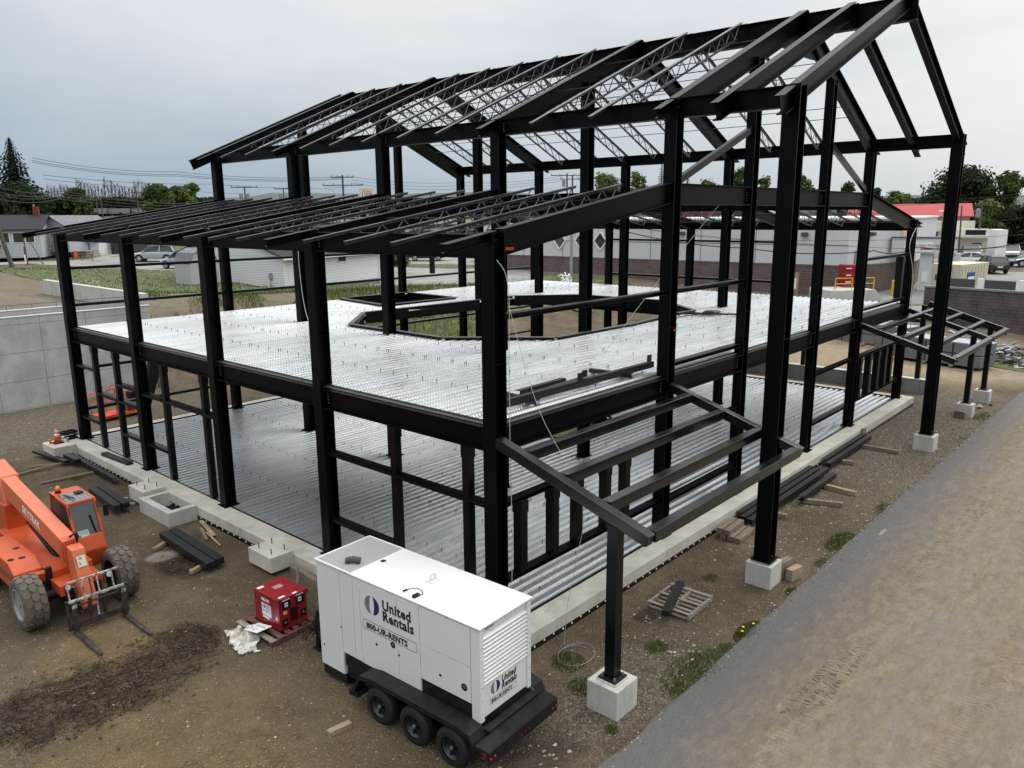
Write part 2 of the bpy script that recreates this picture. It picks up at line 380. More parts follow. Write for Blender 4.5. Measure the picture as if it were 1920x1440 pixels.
def edge_trim(poly, z, name, deep=.42):
    n = len(poly)
    for i in range(n):
        a, b = poly[i], poly[(i+1) % n]
        A = Vector((a[0], a[1], z)); B = Vector((b[0], b[1], z)); t = (B-A).normalized()
        m = MB(); m.bar(A+t*.02, B-t*.02, .17, .012, ov=.03); m.build('opening_flashing', 'flash', bld)
        m = MB(); m.bar(A+t*.06, B-t*.06, .16, .03); m.bar(A+t*.08, B-t*.08, .02, deep, ov=-deep/2); m.bar(A+t*.1, B-t*.1, .16, .02, ov=-deep)
        m.build(name, 'steel2', bld)
edge_trim(OPEN, H1+.10, 'opening_beam'); edge_trim(OPEN2, H1+.10, 'opening_beam')
# ---- corrugated decks
PITCH = .255; DD = .07
def deck(name, z, x0, x1, y0, y1, holes, label):
    m = MB(); y = y0
    prof = [(0., -DD), (.08, -DD), (.125, 0.), (.225, 0.), (.255, -DD)]
    while y < y1-.01:
        hs = []
        for h in holes: hs += spans(h, y+.13, 1, 0, 0)
        hs = [(a-.02, b+.02) for a, b in hs]
        for a, b in cut(x0, x1, hs):
            for k in range(4):
                (p0, q0), (p1, q1) = prof[k], prof[k+1]
                m.cur = 1 if k in (1, 3) else 0
                m.poly([(a, y+p0, z+q0), (b, y+p0, z+q0), (b, y+p1, z+q1), (a, y+p1, z+q1)])
            # end closure so that the flute ends read dark
        y += PITCH
    o = m.build(name, ['deck', 'deckweb'], bld); o['label'] = label
    return o
FHOLE = [(11.0, 7.75), (11.25, 7.1), (12.3, 7.15), (12.6, 6.75), (14.1, 6.8), (14.9, 7.6), (14.6, 8.6), (11.3, 8.9)]
du = deck('upper_deck', H1+.05, .14, XF-.14, .16, LY[4]-.12, [OPEN, OPEN2], 'bright corrugated silver deck of the upper floor')
dl = deck('lower_deck', 0.0, -.02, XF+.02, .0, LY[4]+.05, [FHOLE], 'corrugated silver deck of the ground floor')
n = len(FHOLE)
for i in range(n):
    a, b = FHOLE[i], FHOLE[(i+1) % n]; m = MB(); m.bar((a[0], a[1], .02), (b[0], b[1], .02), .06, .05); m.build('opening_angle', 'steel2', bld)
m = MB(); m.box(-.05, XF+.05, -.05, .0, -.1, .015); m.build('edge_angle', 'steel2', bld)
m = MB(); m.box(-.06, -.02, 0, LY[4]+.1, -.1, .015); m.build('edge_angle', 'steel2', bld)
m = MB(); m.box(-.05, XF+.05, LY[4]+.06, LY[4]+.12, -.1, .03); m.build('edge_angle', 'steel2', bld)
m = MB(); m.box(XF+.03, XF+.09, 0, LY[4]+.1, -.1, .03); m.build('edge_angle', 'steel2', bld)
m = MB(); m.box(0, XF, 0.02, LY[4], -.42, -.40); m.build('crawl_space_slab', 'concd', bld)
for A, B in (((.07, .17, H1+.002), (.07, LY[4]-.17, H1+.002)), ((XF-.07, .17, H1+.002), (XF-.07, LY[4]-.17, H1+.002))):
    m = MB(); m.bar(A, B, .12, .008); m.bar((A[0]+(.066 if A[0] < 1 else -.066), A[1], H1+.026), (B[0]+(.066 if A[0] < 1 else -.066), B[1], H1+.026), .006, .045); m.build('deck_edge_flashing', 'flash', bld)
for y, s_ in ((.07, 1), (LY[4]-.07, -1)):
    m = MB(); m.bar((.17, y, H1+.002), (XF-.17, y, H1+.002), .12, .008); m.bar((.17, y+s_*.066, H1+.026), (XF-.17, y+s_*.066, H1+.026), .006, .045); m.build('deck_edge_flashing', 'flash', bld)
# ---- shear studs: nearest hundred single, the rest together
rs = random.Random(5); studs = []
for dk, z in ((du, H1+.05), (dl, 0.)):
    for ix, x in enumerate(STX):
        y = .42
        while y < LY[4]-.3:
            hit = False
            for h in ((OPEN, OPEN2) if dk is du else (FHOLE,)):
                for a, b in spans(h, y, 1, 0, 0):
                    if a-.15 < x < b+.15: hit = True
            if not hit:
                dbl = abs(x-5.65) < .1 and 1 < y < 6 or abs(x-3.72) < .1 and 4.2 < y < 7 or rs.random() < .06
                studs.append((dk, x+rs.uniform(-.02, .02), y+rs.uniform(-.02, .02), z, dbl))
            y += .51
def stud(m, x, y, z):
    m.tube([(x, y, z), (x, y, z+.07)], .008, 6); m.tube([(x, y, z+.07), (x, y, z+.085)], .015, 6)
studs.sort(key=lambda q: (Vector((q[1], q[2], q[3]))-CAM).length)
cnt = {du: 0, dl: 0}; rest = {du: MB(), dl: MB()}; sm = None
for dk, x, y, z, dbl in studs:
    if cnt[dk] < 95:
        if sm is None: mm = MB(); stud(mm, 0, 0, 0); sm = mm.build('stud', 'dgrey', dk); o = sm
        else: o = sm.copy(); C.objects.link(o); o.parent = dk
        o.location = (x, y, z); cnt[dk] += 1
        if dbl: stud(rest[dk], x+.07, y, z)
    else:
        stud(rest[dk], x, y, z)
        if dbl: stud(rest[dk], x+.07, y, z)
for dk in (du, dl):
    o = rest[dk].build('studs', 'dgrey', dk); o['kind'] = 'stuff'
# ---- roofs
def rafter(A, B, d=.46, w=.22, name='rafter'):
    m = MB(); m.ibeam(A, B, d, w); return m.build(name, 'steel', bld)
def outrigger(x0, x1, y, f, d=.2):
    m = MB(); A = Vector((x0, y, f(x0))); B = Vector((x1, y, f(x1))); m.ibeam(A, B, d, .2); m.build('outrigger', 'steel', bld)
def joist(A, B, tip, depth=.38, n=14, name='joist'):
    """bar joist: twin-angle chords, bent rod web; top chord runs on to tip"""
    A, B, tip = Vector(A), Vector(B), Vector(tip); m = MB(); t = (B-A).normalized(); up = Vector((0, 0, 1)); dn = Vector((0, 0, -1))
    for s_ in (-1, 1):
        m.bar(tip, B, .045, .012, ou=s_*.035, ov=-.006); m.bar(tip, B, .01, .06, ou=s_*.018, ov=-.036)
    L0 = (B-A).length; a = A+t*.35+dn*depth; b = B-t*.3+dn*depth
    for s_ in (-1, 1): m.bar(a, b, .035, .01, ou=s_*.03); m.bar(a, b, .01, .035, ou=s_*.018, ov=.02)
    pts = []
    for i in range(n*2+1):
        q = A+t*(.12+(L0-.24)*i/(n*2))
        pts.append(q+dn*(.04 if i % 2 == 0 else depth-.01))
    for i in range(len(pts)-1):
        m.bar(pts[i], pts[i+1], .021, .021)
    return m.build(name, 'joist', bld)
# low roofs
for side in (0, 1):
    def X(x): return x if side == 0 else XF-x
    for i, y in enumerate(LY):
        rafter((X(.16), y, zl(.16)), (X(XB-.17), y, zl(XB-.17)), .46, .22)
        outrigger(X(-1.18), X(.0), y, lambda q: 7.645+.165*(q if side == 0 else XF-q), .17)
    for i in range(4):
        for k in (1, 2, 3):
            y = LY[i]+(LY[i+1]-LY[i])*k/4
            fz = lambda q: 7.645+.165*q
            joist((X(.1), y, fz(.1)), (X(XB-.1), y, fz(XB-.1)), (X(-1.15), y, fz(-1.15)), .38, 9)
# high roof
HT = 5.27
ylist = [LY[0], LY[1], LY[3], LY[4]]
for sgn in (-1, 1):
    def XX(d): return XM+sgn*d           # d = distance from the ridge
    def Z(d): return 13.46-.437*d
    he = XM-XB
    for y in ylist+[21.35, -1.36, YO]:
        dd = .5 if y not in (-1.36,) else .42
        end = he+.05 if y in ylist else XM-HT
        if y in ylist: rafter((XX(.02), y, Z(.02)), (XX(end), y, Z(end)), .5, .24); outrigger(XX(end), XX(XM-HT), y, lambda q: 13.46-.437*abs(q-XM), .22)
        else: rafter((XX(.1), y, Z(.1)), (XX(end), y, Z(end)), .38, .2)
    for i in range(4):
        ks = [1, 2] if i != 1 else [1, 2, 3]
        for k in ks:
            y = LY[i]+(LY[i+1]-LY[i])*k/3
            joist((XX(he), y, Z(he)), (XX(.12), y, Z(.12)), (XX(XM-HT), y, Z(XM-HT)), .42, 12)
# ridge beam, with the deep front end
m = MB(); m.ibeam((XM, YO-.25, 13.33), (XM, 21.4, 13.33), .6, .26); m.build('ridge_beam', 'steel', bld)
# knee haunches at the frame ridges
for y in (LY[0], LY[1]):
    m = MB(); m.prism([(XM-1.5, y-.012, zh(XM-1.5)-.5), (XM-.7, y-.012, zh(XM-1.5)-.55), (XM+.7, y-.012, zh(XM-1.5)-.55), (XM+1.5, y-.012, zh(XM-1.5)-.5), (XM, y-.012, 12.98)], (0, .024, 0)); m.build('haunch', 'steel', bld)
# front overhang eave beams
for x in (XB, XE): beam((x, YO+.19, hb+.40), (x, -.17, hb+.40), .42, .24, 'eave_beam')
# low-roof bridging rods between joists
for side in (0, 1):
    for dx in (1.9, 4.1):
        x = dx if side == 0 else XF-dx
        for dz in (.1, .42): m = MB(); m.tube([(x, .1, zl(x)-dz), (x, LY[4]-.1, zl(x)-dz)], .013, 5); m.build('bridging', 'steel2', bld)
for sgn in (-1, 1):
    for d in (2.2, 4.6):
        for dz in (.1, .45): m = MB(); m.tube([(XM+sgn*d, .1, 13.46-.437*d-dz), (XM+sgn*d, LY[4]-.1, 13.46-.437*d-dz)], .013, 5); m.build('bridging', 'steel2', bld)
# braces in the front gable
for x0, x1 in ((XB+.15, XC-.1), (XE-.15, XD+.1)):
    m = MB(); m.bar((x0, 0, 8.62), (x1, 0, 10.08), .12, .16); m.build('brace', 'steel2', bld)
# ---- girts and posts, left wall (x = 0)
def girt(A, B, w=.2, t=.1, side=1):
    m = MB(); m.channel(A, B, t, w, side=side); return m.build('girt', 'steel2', bld)
for y in (18.85, 17.07, 13.59, 11.12, 2.87, .72): post(0, y, 0, 3.64)
c = .16; q = .09
for y0, y1, z in ((20.66-c, 18.85+q, 2.79), (20.66-c, 18.85+q, .88), (18.85-q, 17.07+q, 1.98), (17.07-q, 15.27+c, 2.54), (17.07-q, 15.27+c, 1.98), (17.07-q, 15.27+c, .86),
                  (15.27-c, 13.59+q, 2.50), (15.27-c, 13.59+q, .88), (13.59-q, 11.12+q, 2.50), (11.12-q, 10.30+c, 2.50), (5.39-c, 2.87+q, 2.57), (2.87-q, .72+q, 2.55), (.72-q, c, 2.55), (5.39-c, 2.87+q, .93)):
    girt((0, y0, z), (0, y1, z))
# front wall (y = 0)
for a, b, z in ((.17, XB-.17, 6.12), (XB+.17, XC-.17, 6.12), (XB+.17, XC-.17, 4.36), (.17, XB-.17, 2.55), (.17, XB-.17, .98), (XB+.17, XC-.17, 2.55), (XB+.17, XC-.17, .88),
                (XD+.17, XE-.17, 2.6), (XD+.17, XE-.17, .86), (XE+.17, XF-.17, 2.58), (XE+.17, XF-.17, .90), (XE+.17, XF-.17, 6.23), (XE+.17, XF-.17, 4.38)):
    girt((a, 0, z), (b, 0, z), side=-1)
for x in (.7, 1.70, 2.52, 3.58, 4.35): post(x, 0, 1.03, 2.5, .2)
for x in (20.4, 21.5, 22.55, 23.5, 24.3): post(x, 0, .95, 2.53, .22)
# back wall (y = LY[4]) and right wall (x = XF)
for i in range(5):
    a, b = xs[i]+.17, xs[i+1]-.17
    for z in (4.9, 6.2): girt((a, LY[4], z), (b, LY[4], z))
    for z in (1.1, 2.6): girt((a, LY[4], z), (b, LY[4], z))
for i in (1, 2):
    for z in (4.75, 6.6): girt((XF, LY[i]+.16, z), (XF, LY[i+1]-.16, z))
post(XF-1.2, 0.0, 4.45, 6.15, .26)
post(17.5, LY[4], 5.0, 6.5, .2)
# ---- lean-to canopies
def rz(y): return 3.98+.309*(y+.1)
def tubebar(A, B, w=.2, h=.2, name='canopy_rafter', mt='canopy'):
    m = MB(); m.bar(A, B, w, h, ov=-h/2); return m.build(name, mt, bld, bevel=.012)
for x in (-.06, XB, XE, XF): tubebar((x, -.17, rz(-.17)), (x, -3.42, rz(-3.42)))
tubebar((29.04, -.2, rz(-.2)), (29.04, -3.42, rz(-3.42)), .12, .3)
for y in (-.72, -1.55, -2.45, -3.32):
    tubebar((.05, y, rz(y)+.004), (XB-.11, y, rz(y)+.004), .2, .2, 'canopy_purlin')
    tubebar((XE+.11, y, rz(y)+.01), (XF-.11, y, rz(y)+.01), .2, .17, 'canopy_purlin'); tubebar((XF+.11, y, rz(y)+.01), (28.97, y, rz(y)+.01), .2, .17, 'canopy_purlin')
post(-.06, YO, .2, rz(YO)-.21, .2, False); post(XF, YO, .2, rz(YO)-.2, .2, False); post(29.04, YO, .2, rz(YO)-.2, .2, False); post(29.04, 0., .3, 3.75, .2, False)
# side canopy going back along the right wall
for y in (LY[1], 10.3): tubebar((XF+.2, y, 3.9), (29.1, y, 3.0), .2, .2)
for x, z in ((26.6, 3.7), (27.6, 3.4), (28.6, 3.15)): tubebar((x, -.0, z), (x, 10.3, z), .16, .16, 'canopy_purlin')
post(29.04, LY[1], .3, 3.0, .2, False)
# ---- foundation ledge
def ledge(name, x0, x1, y0, y1, z0=-.27, z1=0., mt='conc'):
    m = MB(); m.box(x0, x1, y0, y1, z0, z1); return m.build(name, mt, bld, bevel=.012)
ledge('foundation_ledge', -.66, XF+.62, -.60, -.052)
ledge('foundation_ledge', -.66, -.062, -.052, LY[4]+.7)
ledge('foundation_ledge', -.062, XF+.095, LY[4]+.125, LY[4]+.62)
ledge('foundation_ledge', XF+.095, XF+.60, -.052, LY[4]+.62)
def membrane(A, B, nrm):
    """black dimpled sheet below the ledge with pale washers"""
    A, B, nrm = Vector(A), Vector(B), Vector(nrm); m = MB(); m.bar(A, B, .02, .22); o = m.build('drainage_membrane', 'black', bld)
    m = MB(); n = int((B-A).length/.30); t = (B-A).normalized()
    for i in range(n):
        p = A+t*(.15+i*.30)+nrm*.012+Vector((0, 0, .075 + .012*math.sin(i*1.7)))
        m.lathe(p, nrm, [(0, .024), (.012, .018)], 8)
    w_ = m.build('washers', 'white', o); w_['kind'] = 'stuff'
membrane((-.64, -.585, -.38), (XF+.6, -.585, -.38), (0, -1, 0))
membrane((-.645, -.58, -.38), (-.645, LY[4]+.68, -.38), (-1, 0, 0))
# ---- concrete pads on the left side
for (x0, x1, y0, y1, z) in ((-1.42, -.662, 19.65, 20.75, .12), (-1.32, -.662, 12.75, 13.75, .14), (-1.27, -.662, 6.05, 7.05, .10)):
    o = ledge('anchor_pad', x0, x1, y0, y1, -.28, z)
    if y0 < 15:
        for px, py in ((.15, .2), (.15, .75), (.5, .2), (.5, .75)):
            m = MB(); m.tube([(x0+px, y0+py, z), (x0+px, y0+py, z+.14)], .013, 6); m.build('anchor_bolt', 'dgrey', o)
# window well box
for a in ((-1.48, -1.28, 10.85, 12.70), (-1.28, -.662, 10.85, 11.05), (-1.28, -.662, 12.52, 12.70)):
    ledge('window_well', a[0], a[1], a[2], a[3], -.4, .03, 'concl')
m = MB(); m.box(-1.27, -.67, 11.06, 12.5, -.385, -.37); m.build('well_floor', 'black', bld)
# right side concrete wall for the side canopy
m = MB(); m.box(28.86, 29.22, -.42, 14., -.5, .28); m.build('canopy_wall', 'concd', bld)
m = MB(); m.box(28.84, 29.24, -.44, 14., .282, .31); m.build('wall_cap', 'concl', bld)
# piers
for x, y, s_ in ((-.06, YO, .62), (XB, YO, .60), (XE, YO, .66), (XF, YO, .60), (29.04, YO, .60)):
    m = MB(); m.box(x-s_/2, x+s_/2, y-s_/2, y+s_/2, -.42, .15); p = m.build('pier', 'concl', bld, bevel=.01)
    m = MB(); m.box(x-.2, x+.2, y-.2, y+.2, .152, .176); m.build('grout_pad', 'conc', p, bevel=.006)
    m = MB(); m.box(x-.18, x+.18, y-.18, y+.18, .178, .205); m.build('base_plate', 'steel3', p)
    for a in (-.13, .13):
        for b in (-.13, .13): m = MB(); m.tube([(x+a, y+b, .205), (x+a, y+b, .26)], .018, 6); m.build('anchor_bolt', 'grey', p)
# red paint marks
for A, B in (((.20, -.112, 7.30), (.42, -.112, 7.35)), ((XB+.02, -.152, 5.2), (XB+.16, -.152, 5.24))):
    m = MB(); m.box(A[0], B[0], A[1]-.01, A[1]-.002, A[2], B[2]); m.build('paint_mark', 'redpaint', bld)
# ================================================================== GROUND
CP = [(9, 63, 3.9), (5, 49, 3.5), (7.6, 37, 3.4), (12, 33.4, 3.1), (12.7, 31.8, 2.9), (0, 31, 3.6), (-10, 32, 3.8), (-12, 60, 4.2), (-40, 50, 4.5), (-30, 90, 5),
      (12, 72.7, 3.9), (23, 72, 3.4), (29, 60.6, 3.0), (26.6, 80.5, 4.0), (36, 79.4, 3.3), (23, 61, 3.3), (17.3, 47.4, 3.0), (18, 45, 3.0), (24.8, 44.4, 2.35), (35, 46.9, 1.9), (24.2, 54, 2.6),
      (48, 47, 2.3), (51.8, 10.9, 1.5), (50.6, 16.8, 1.55), (38, 44, 2.1), (42.6, 57.4, 2.6), (60, 45, 2.5), (62, 60, 2.8), (70, 80, 3.4), (52, 3, 1.8), (66.8, 4, 2.0), (73.7, 5.3, 2.15), (93.7, 6.9, 2.5),
      (102, 15, 3.0), (110, -40, 3), (60, -40, 1.5), (49, 150, 6.5), (66, 197, 8.6), (0, 200, 9), (200, 0, 5), (200, 100, 6), (120, 150, 5), (90, 90, 3.6), (300, 300, 8), (-200, 100, 10), (300, -200, 6)]
def upper(x, y):
    a = b = 0.
    for px, py, pz in CP:
        d = (x-px)**2+(y-py)**2+4; w_ = 1/(d*math.sqrt(d)); a += w_*pz; b += w_
    return a/b
def sst(t): t = max(0., min(1., t)); return t*t*(3-2*t)
RUTS = [((-5.75, 7.0), (-5.0, .4)), ((-3.95, 6.9), (-3.5, 2.3)), ((-8.2, 5.6), (-3.3, 3.0)), ((-8.2, 4.1), (-4.4, 2.0)), ((-6.3, 3.4), (-5.6, -.6)), ((-7.6, 7.5), (-7.0, .5))]
def rut(x, y):
    z = 0.
    if not (-9 < x < -3 and -1.5 < y < 8): return z
    for (ax0, ay0), (bx0, by0) in RUTS:
        dx, dy = bx0-ax0, by0-ay0; L2_ = dx*dx+dy*dy; t = max(0, min(1, ((x-ax0)*dx+(y-ay0)*dy)/L2_)); d = math.hypot(x-ax0-dx*t, y-ay0-dy*t)
        f_ = min(1, 4*t, 4*(1-t))*(.6+.6*noise.noise((x*1.2, y*1.2, 5)))
        z += f_*(-.06*math.exp(-(d/.17)**4)+.035*math.exp(-((d-.30)/.11)**2))
    return z+.022*noise.noise((x*4, y*4, 2))
def bankf(x, y):
    if x < 6.55: s = 0. if y < 29.12 else 1.
    else: s = sst((y-27-max(0, (14-x)*.0))/9.)
    return max(s, sst((x-40)/9.) if y > -30 else 0., sst((-x-60)/30), sst((-y-60)/60))
def H(x, y):
    s = bankf(x, y); z = -.38
    # small undulation of the worked ground, none next to the concrete
    if -16 < x < 50 and -22 < y < 36:
        d = max(0, -x-1.6, -y-.9, x-27, y-21.5)
        if y > -3.7 or x > 31: z += .03*min(1, d)*noise.noise((x*.5, y*.5, 0)) + .012*min(1, d)*noise.noise((x*2.1, y*2.1, 3))
    z += rut(x, y)
    z = z*(1-s)+upper(x, y)*s if s > 0 else z
    if s > .05 and y > 29 and x < 44: z += .12*noise.noise((x*.3, y*.3, 7))*min(1, s)
    return z
def axis(dense, far):
    a = set()
    for lo, hi, st in dense:
        v = lo
        while v < hi+1e-6: a.add(round(v, 3)); v += st
    for v in far: a.add(float(v))
    return sorted(a)
ax_ = axis([(-11, 3.5, .14), (3.5, 32, .6), (32, 110, 2.)], [-16, -14, -12.5, -20, -26, -34, -45, -60, -80, -110, -160, -240, -400, -700, -1200, 6.5, 6.6, 120, 135, 155, 180, 220, 280, 400, 600, 900, 1400, 2000])
ay_ = axis([(-12, -3.6, .6), (-3.6, 12.5, .14), (12.5, 28, .6), (30, 110, 2.)], [29.1, 29.14, 28.5, -16, -20, -26, -36, -50, -80, -130, -250, -500, -900, 120, 135, 155, 180, 220, 280, 400, 600, 900, 1400, 2000])
V = []; F = []; nx = len(ax_)
for y in ay_:
    for x in ax_:
        r = math.hypot(x, y)
        V.append((x, y, H(x, y) if r < 420 else H(x, y)*0+8+ (r-420)*.004))
for j in range(len(ay_)-1):
    for i in range(nx-1): F.append((j*nx+i, j*nx+i+1, (j+1)*nx+i+1, (j+1)*nx+i))
gm, k = new('site_ground', .93); p = k.pos()
k.b.inputs['Specular IOR Level'].default_value = .12
big = k.noise(p, .35, 8, .62); mid = k.noise(p, 2.2, 8, .7); fine = k.noise(p, 34, 5, .8)
st1 = k.vor(p, 26., 'F1', 'Color'); sp1 = k.n.new('ShaderNodeSeparateColor'); k.l.new(st1, sp1.inputs[0])
st1d = k.vor(p, 26., 'F1', 'Distance')
c = k.ramp(big, [(.32, (.086, .066, .043)), (.5, (.132, .103, .069)), (.68, (.185, .150, .105))])
c = k.mix(k.ramp(mid, [(.42, 0.), (.7, .5)]), c, (.062, .045, .029))
tan = k.blob(p, -6.5, 1.0, 5.0, 3.4, .5, .5, .9)
tan2 = k.blob(p, -5.1, 5.9, 1.4, 1.6, .4, .4, 1.4)
tan3 = k.blob(p, 39., 5., 9., 13., .3, .35, .25)
c = k.mix(k.math('MULTIPLY', k.math('MAXIMUM', tan, tan2), .8), c, k.ramp(mid, [(.3, (.13, .092, .046)), (.7, (.235, .172, .092))]))
c = k.mix(k.math('MULTIPLY', tan3, .9), c, k.ramp(mid, [(.3, (.25, .195, .125)), (.7, (.40, .33, .23))]))
grav = k.math('MAXIMUM', k.blob(p, 22., -2., 11., 2.6, .4, .3, .6), k.math('MAXIMUM', k.blob(p, 0., 26.5, 9., 6.2, .35, .35, .4), k.blob(p, .5, -2.6, 3., 1., .4, .4, 1.)))
gc = k.ramp(sp1.outputs[0], [(0., (.06, .052, .042)), (.5, (.13, .115, .092)), (1., (.25, .225, .185))])
c = k.mix(k.math('MULTIPLY', grav, .75), c, gc)
c = k.mix(1., c, k.ramp(fine, [(.3, (.62, .60, .57)), (.7, (1.35, 1.35, 1.35))]), 'MULTIPLY')
# pebbles everywhere: pale chips set in the dirt
chip = k.math('MULTIPLY', k.ramp(sp1.outputs[1], [(.62, 0.), (.70, 1.)]), k.ramp(st1d, [(.22, 1.), (.42, 0.)]))
c = k.mix(k.math('MULTIPLY', chip, .8), c, k.ramp(sp1.outputs[2], [(0., (.13, .115, .09)), (1., (.33, .30, .26))]))
# wet dark mud by the telehandler, with cracked lumps
mud = k.math('MAXIMUM', k.blob(p, -5.9, 4.5, 2.2, 1.15, .35, .95, 1.9, .35), k.math('MAXIMUM', k.blob(p, -4.05, 4.85, .75, .9, .3, .5, 1.6), k.blob(p, -2.4, 8.3, .5, 1.2, .4, .45, 1.5)))
vmp = k.n.new('ShaderNodeVectorMath'); vmp.operation = 'ADD'; k.l.new(k.mapv(p, (1., 1.6, 1), rot=(0, 0, .4)), vmp.inputs[0]); nzc = k.n.new('ShaderNodeTexNoise'); nzc.inputs['Scale'].default_value = 3.; k.l.new(p, nzc.inputs[0]); nsc_ = k.n.new('ShaderNodeVectorMath'); nsc_.operation = 'SCALE'; nsc_.inputs[3].default_value = .5; k.l.new(nzc.outputs['Color'], nsc_.inputs[0]); k.l.new(nsc_.outputs[0], vmp.inputs[1])
vm = k.vor(vmp.outputs[0], 6.5, 'DISTANCE_TO_EDGE', 'Distance')
crk = k.ramp(vm, [(.0, 1.), (.07, 0.)])
c = k.mix(k.math('MULTIPLY', k.math('MULTIPLY', mud, k.ramp(k.noise(p, 2.4, 7, .75), [(.34, .25), (.52, 1.)])), .92), c, k.ramp(k.noise(p, 5, 7, .75), [(.3, (.022, .015, .009)), (.55, (.046, .033, .021)), (.72, (.095, .070, .044))]))
allm = k.math('MAXIMUM', mud, k.math('MULTIPLY', k.math('MULTIPLY', tan, .25), k.ramp(k.noise(p, 1.3, 5), [(.48, 0.), (.62, 1.)])))
c = k.mix(k.math('MULTIPLY', k.math('MULTIPLY', crk, allm), .5), c, (.022, .017, .012))
wet2 = k.blob(p, 2.95, -1.5, .35, .28, .35, .4, 2.5)
c = k.mix(k.math('MULTIPLY', wet2, .7), c, (.035, .026, .018))
c = k.mix(k.math('MULTIPLY', k.blob(p, -2.45, 9.2, .45, .35, .4, .5, 2.5), .6), c, (.42, .40, .37))
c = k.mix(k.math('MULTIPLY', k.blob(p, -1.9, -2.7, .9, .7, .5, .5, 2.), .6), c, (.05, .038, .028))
# pale dirt of the upper ground, gravel heap behind the retaining wall
sx = k.n.new('ShaderNodeSeparateXYZ'); k.l.new(p, sx.inputs[0])
hi = k.ramp(sx.outputs[2], [(.02, 0.), (.06, 1.)])
up_ = k.math('MULTIPLY', k.math('GREATER_THAN', sx.outputs[2], .5), k.ramp(big, [(.3, .55), (.6, 1.)]))
c = k.mix(up_, c, k.ramp(mid, [(.3, (.13, .105, .072)), (.55, (.20, .17, .125)), (.8, (.27, .24, .19))]))
heap = k.math('MULTIPLY', k.blob(p, 0., 32.6, 6.5, 3.4, .25, .25, .7), k.math('GREATER_THAN', sx.outputs[2], .5))
c = k.mix(heap, c, k.ramp(fine, [(.3, (.085, .072, .06)), (.7, (.19, .165, .145))]))
k.l.new(c, k.b.inputs['Base Color'])
k.l.new(k.ramp(k.math('SUBTRACT', mid, k.math('MULTIPLY', mud, .25)), [(.2, .62), (.5, .95)]), k.b.inputs['Roughness'])
h1 = k.math('ADD', k.math('MULTIPLY', mid, .9), k.math('MULTIPLY', fine, .25))
h1 = k.math('ADD', h1, k.math('MULTIPLY', k.math('SUBTRACT', 1., st1d), .35))
h1 = k.math('SUBTRACT', h1, k.math('MULTIPLY', k.math('MULTIPLY', crk, allm), .9))
k.l.new(k.bump(h1, 1., .10), k.b.inputs['Normal'])
me = bpy.data.meshes.new('ground'); me.from_pydata(V, [], F); me.materials.append(gm); me.polygons.foreach_set('use_smooth', [True]*len(F))
gr = bpy.data.objects.new('ground', me); C.objects.link(gr); tag(gr, kind='structure')
def sheet(name, poly, m, off=.03, step=1.5, kind='structure', edge=None):
    """flat polygon laid on the terrain, as a fine grid clipped to the polygon"""
    bm = bmesh.new(); vs = [bm.verts.new((x, y, 0)) for x, y in poly]; bm.faces.new(vs)
    xs_ = [q[0] for q in poly]; ys_ = [q[1] for q in poly]
    for ax, lo, hi_ in ((0, min(xs_), max(xs_)), (1, min(ys_), max(ys_))):
        v = lo+step
        while v < hi_:
            co = (v, 0, 0) if ax == 0 else (0, v, 0); no = (1, 0, 0) if ax == 0 else (0, 1, 0)
            bmesh.ops.bisect_plane(bm, geom=bm.verts[:]+bm.edges[:]+bm.faces[:], plane_co=co, plane_no=no); v += step
    for v in bm.verts: v.co.z = H(v.co.x, v.co.y)+off
    bmesh.ops.recalc_face_normals(bm, faces=bm.faces)
    me = bpy.data.meshes.new(name); bm.to_mesh(me); bm.free()
    for q in me.polygons:
        if q.normal.z < 0: q.flip()
    me.materials.append(m); o = bpy.data.objects.new(name, me); C.objects.link(o); tag(o, kind=kind); return o
# the tarmac road in front, coated with dried mud
rm, k = new('muddy_tarmac', .9); p = k.pos(); sx = k.n.new('ShaderNodeSeparateXYZ'); k.l.new(p, sx.inputs[0])
k.b.inputs['Specular IOR Level'].default_value = .15
agg = k.noise(p, 70, 3, .7); b1 = k.noise(k.mapv(p, (.3, 1., 1)), .8, 9, .72); b2 = k.noise(k.mapv(p, (.6, 1.3, 1)), 4.2, 10, .80); gr_ = k.noise(p, 48, 4, .8)
tar = k.ramp(agg, [(.34, (.060, .060, .062)), (.66, (.175, .174, .173))])
mudc = k.ramp(b2, [(.3, (.140, .106, .070)), (.5, (.225, .183, .130)), (.7, (.310, .260, .195))])
grey = k.ramp(k.noise(k.mapv(p, (.5, 1, 1)), 1.3, 9, .78), [(.48, 0.), (.66, .75)])
mudc = k.mix(grey, mudc, k.ramp(agg, [(.3, (.150, .142, .124)), (.7, (.245, .232, .205))]))
mudc = k.mix(1., mudc, k.ramp(gr_, [(.3, (.70, .69, .67)), (.7, (1.28, 1.28, 1.28))]), 'MULTIPLY')
dist = k.math('ADD', k.math('MULTIPLY', k.math('ADD', sx.outputs[1], 3.5), -.55), k.math('MULTIPLY', k.math('SUBTRACT', b2, .5), 1.6))
amt = k.ramp(dist, [(.15, .03), (1.05, .92)])
c = k.mix(amt, tar, mudc)
c = k.mix(k.ramp(k.noise(p, 3.1, 9, .82, .6), [(.60, 0.), (.70, .6)]), c, (.085, .060, .038))
c = k.mix(k.ramp(k.noise(p, 11, 6, .8), [(.60, 0.), (.68, .5)]), c, (.10, .075, .05))
wv = k.n.new('ShaderNodeTexWave'); wv.bands_direction = 'X'; wv.inputs['Scale'].default_value = 3.; wv.inputs['Distortion'].default_value = 3; k.l.new(p, wv.inputs[0])
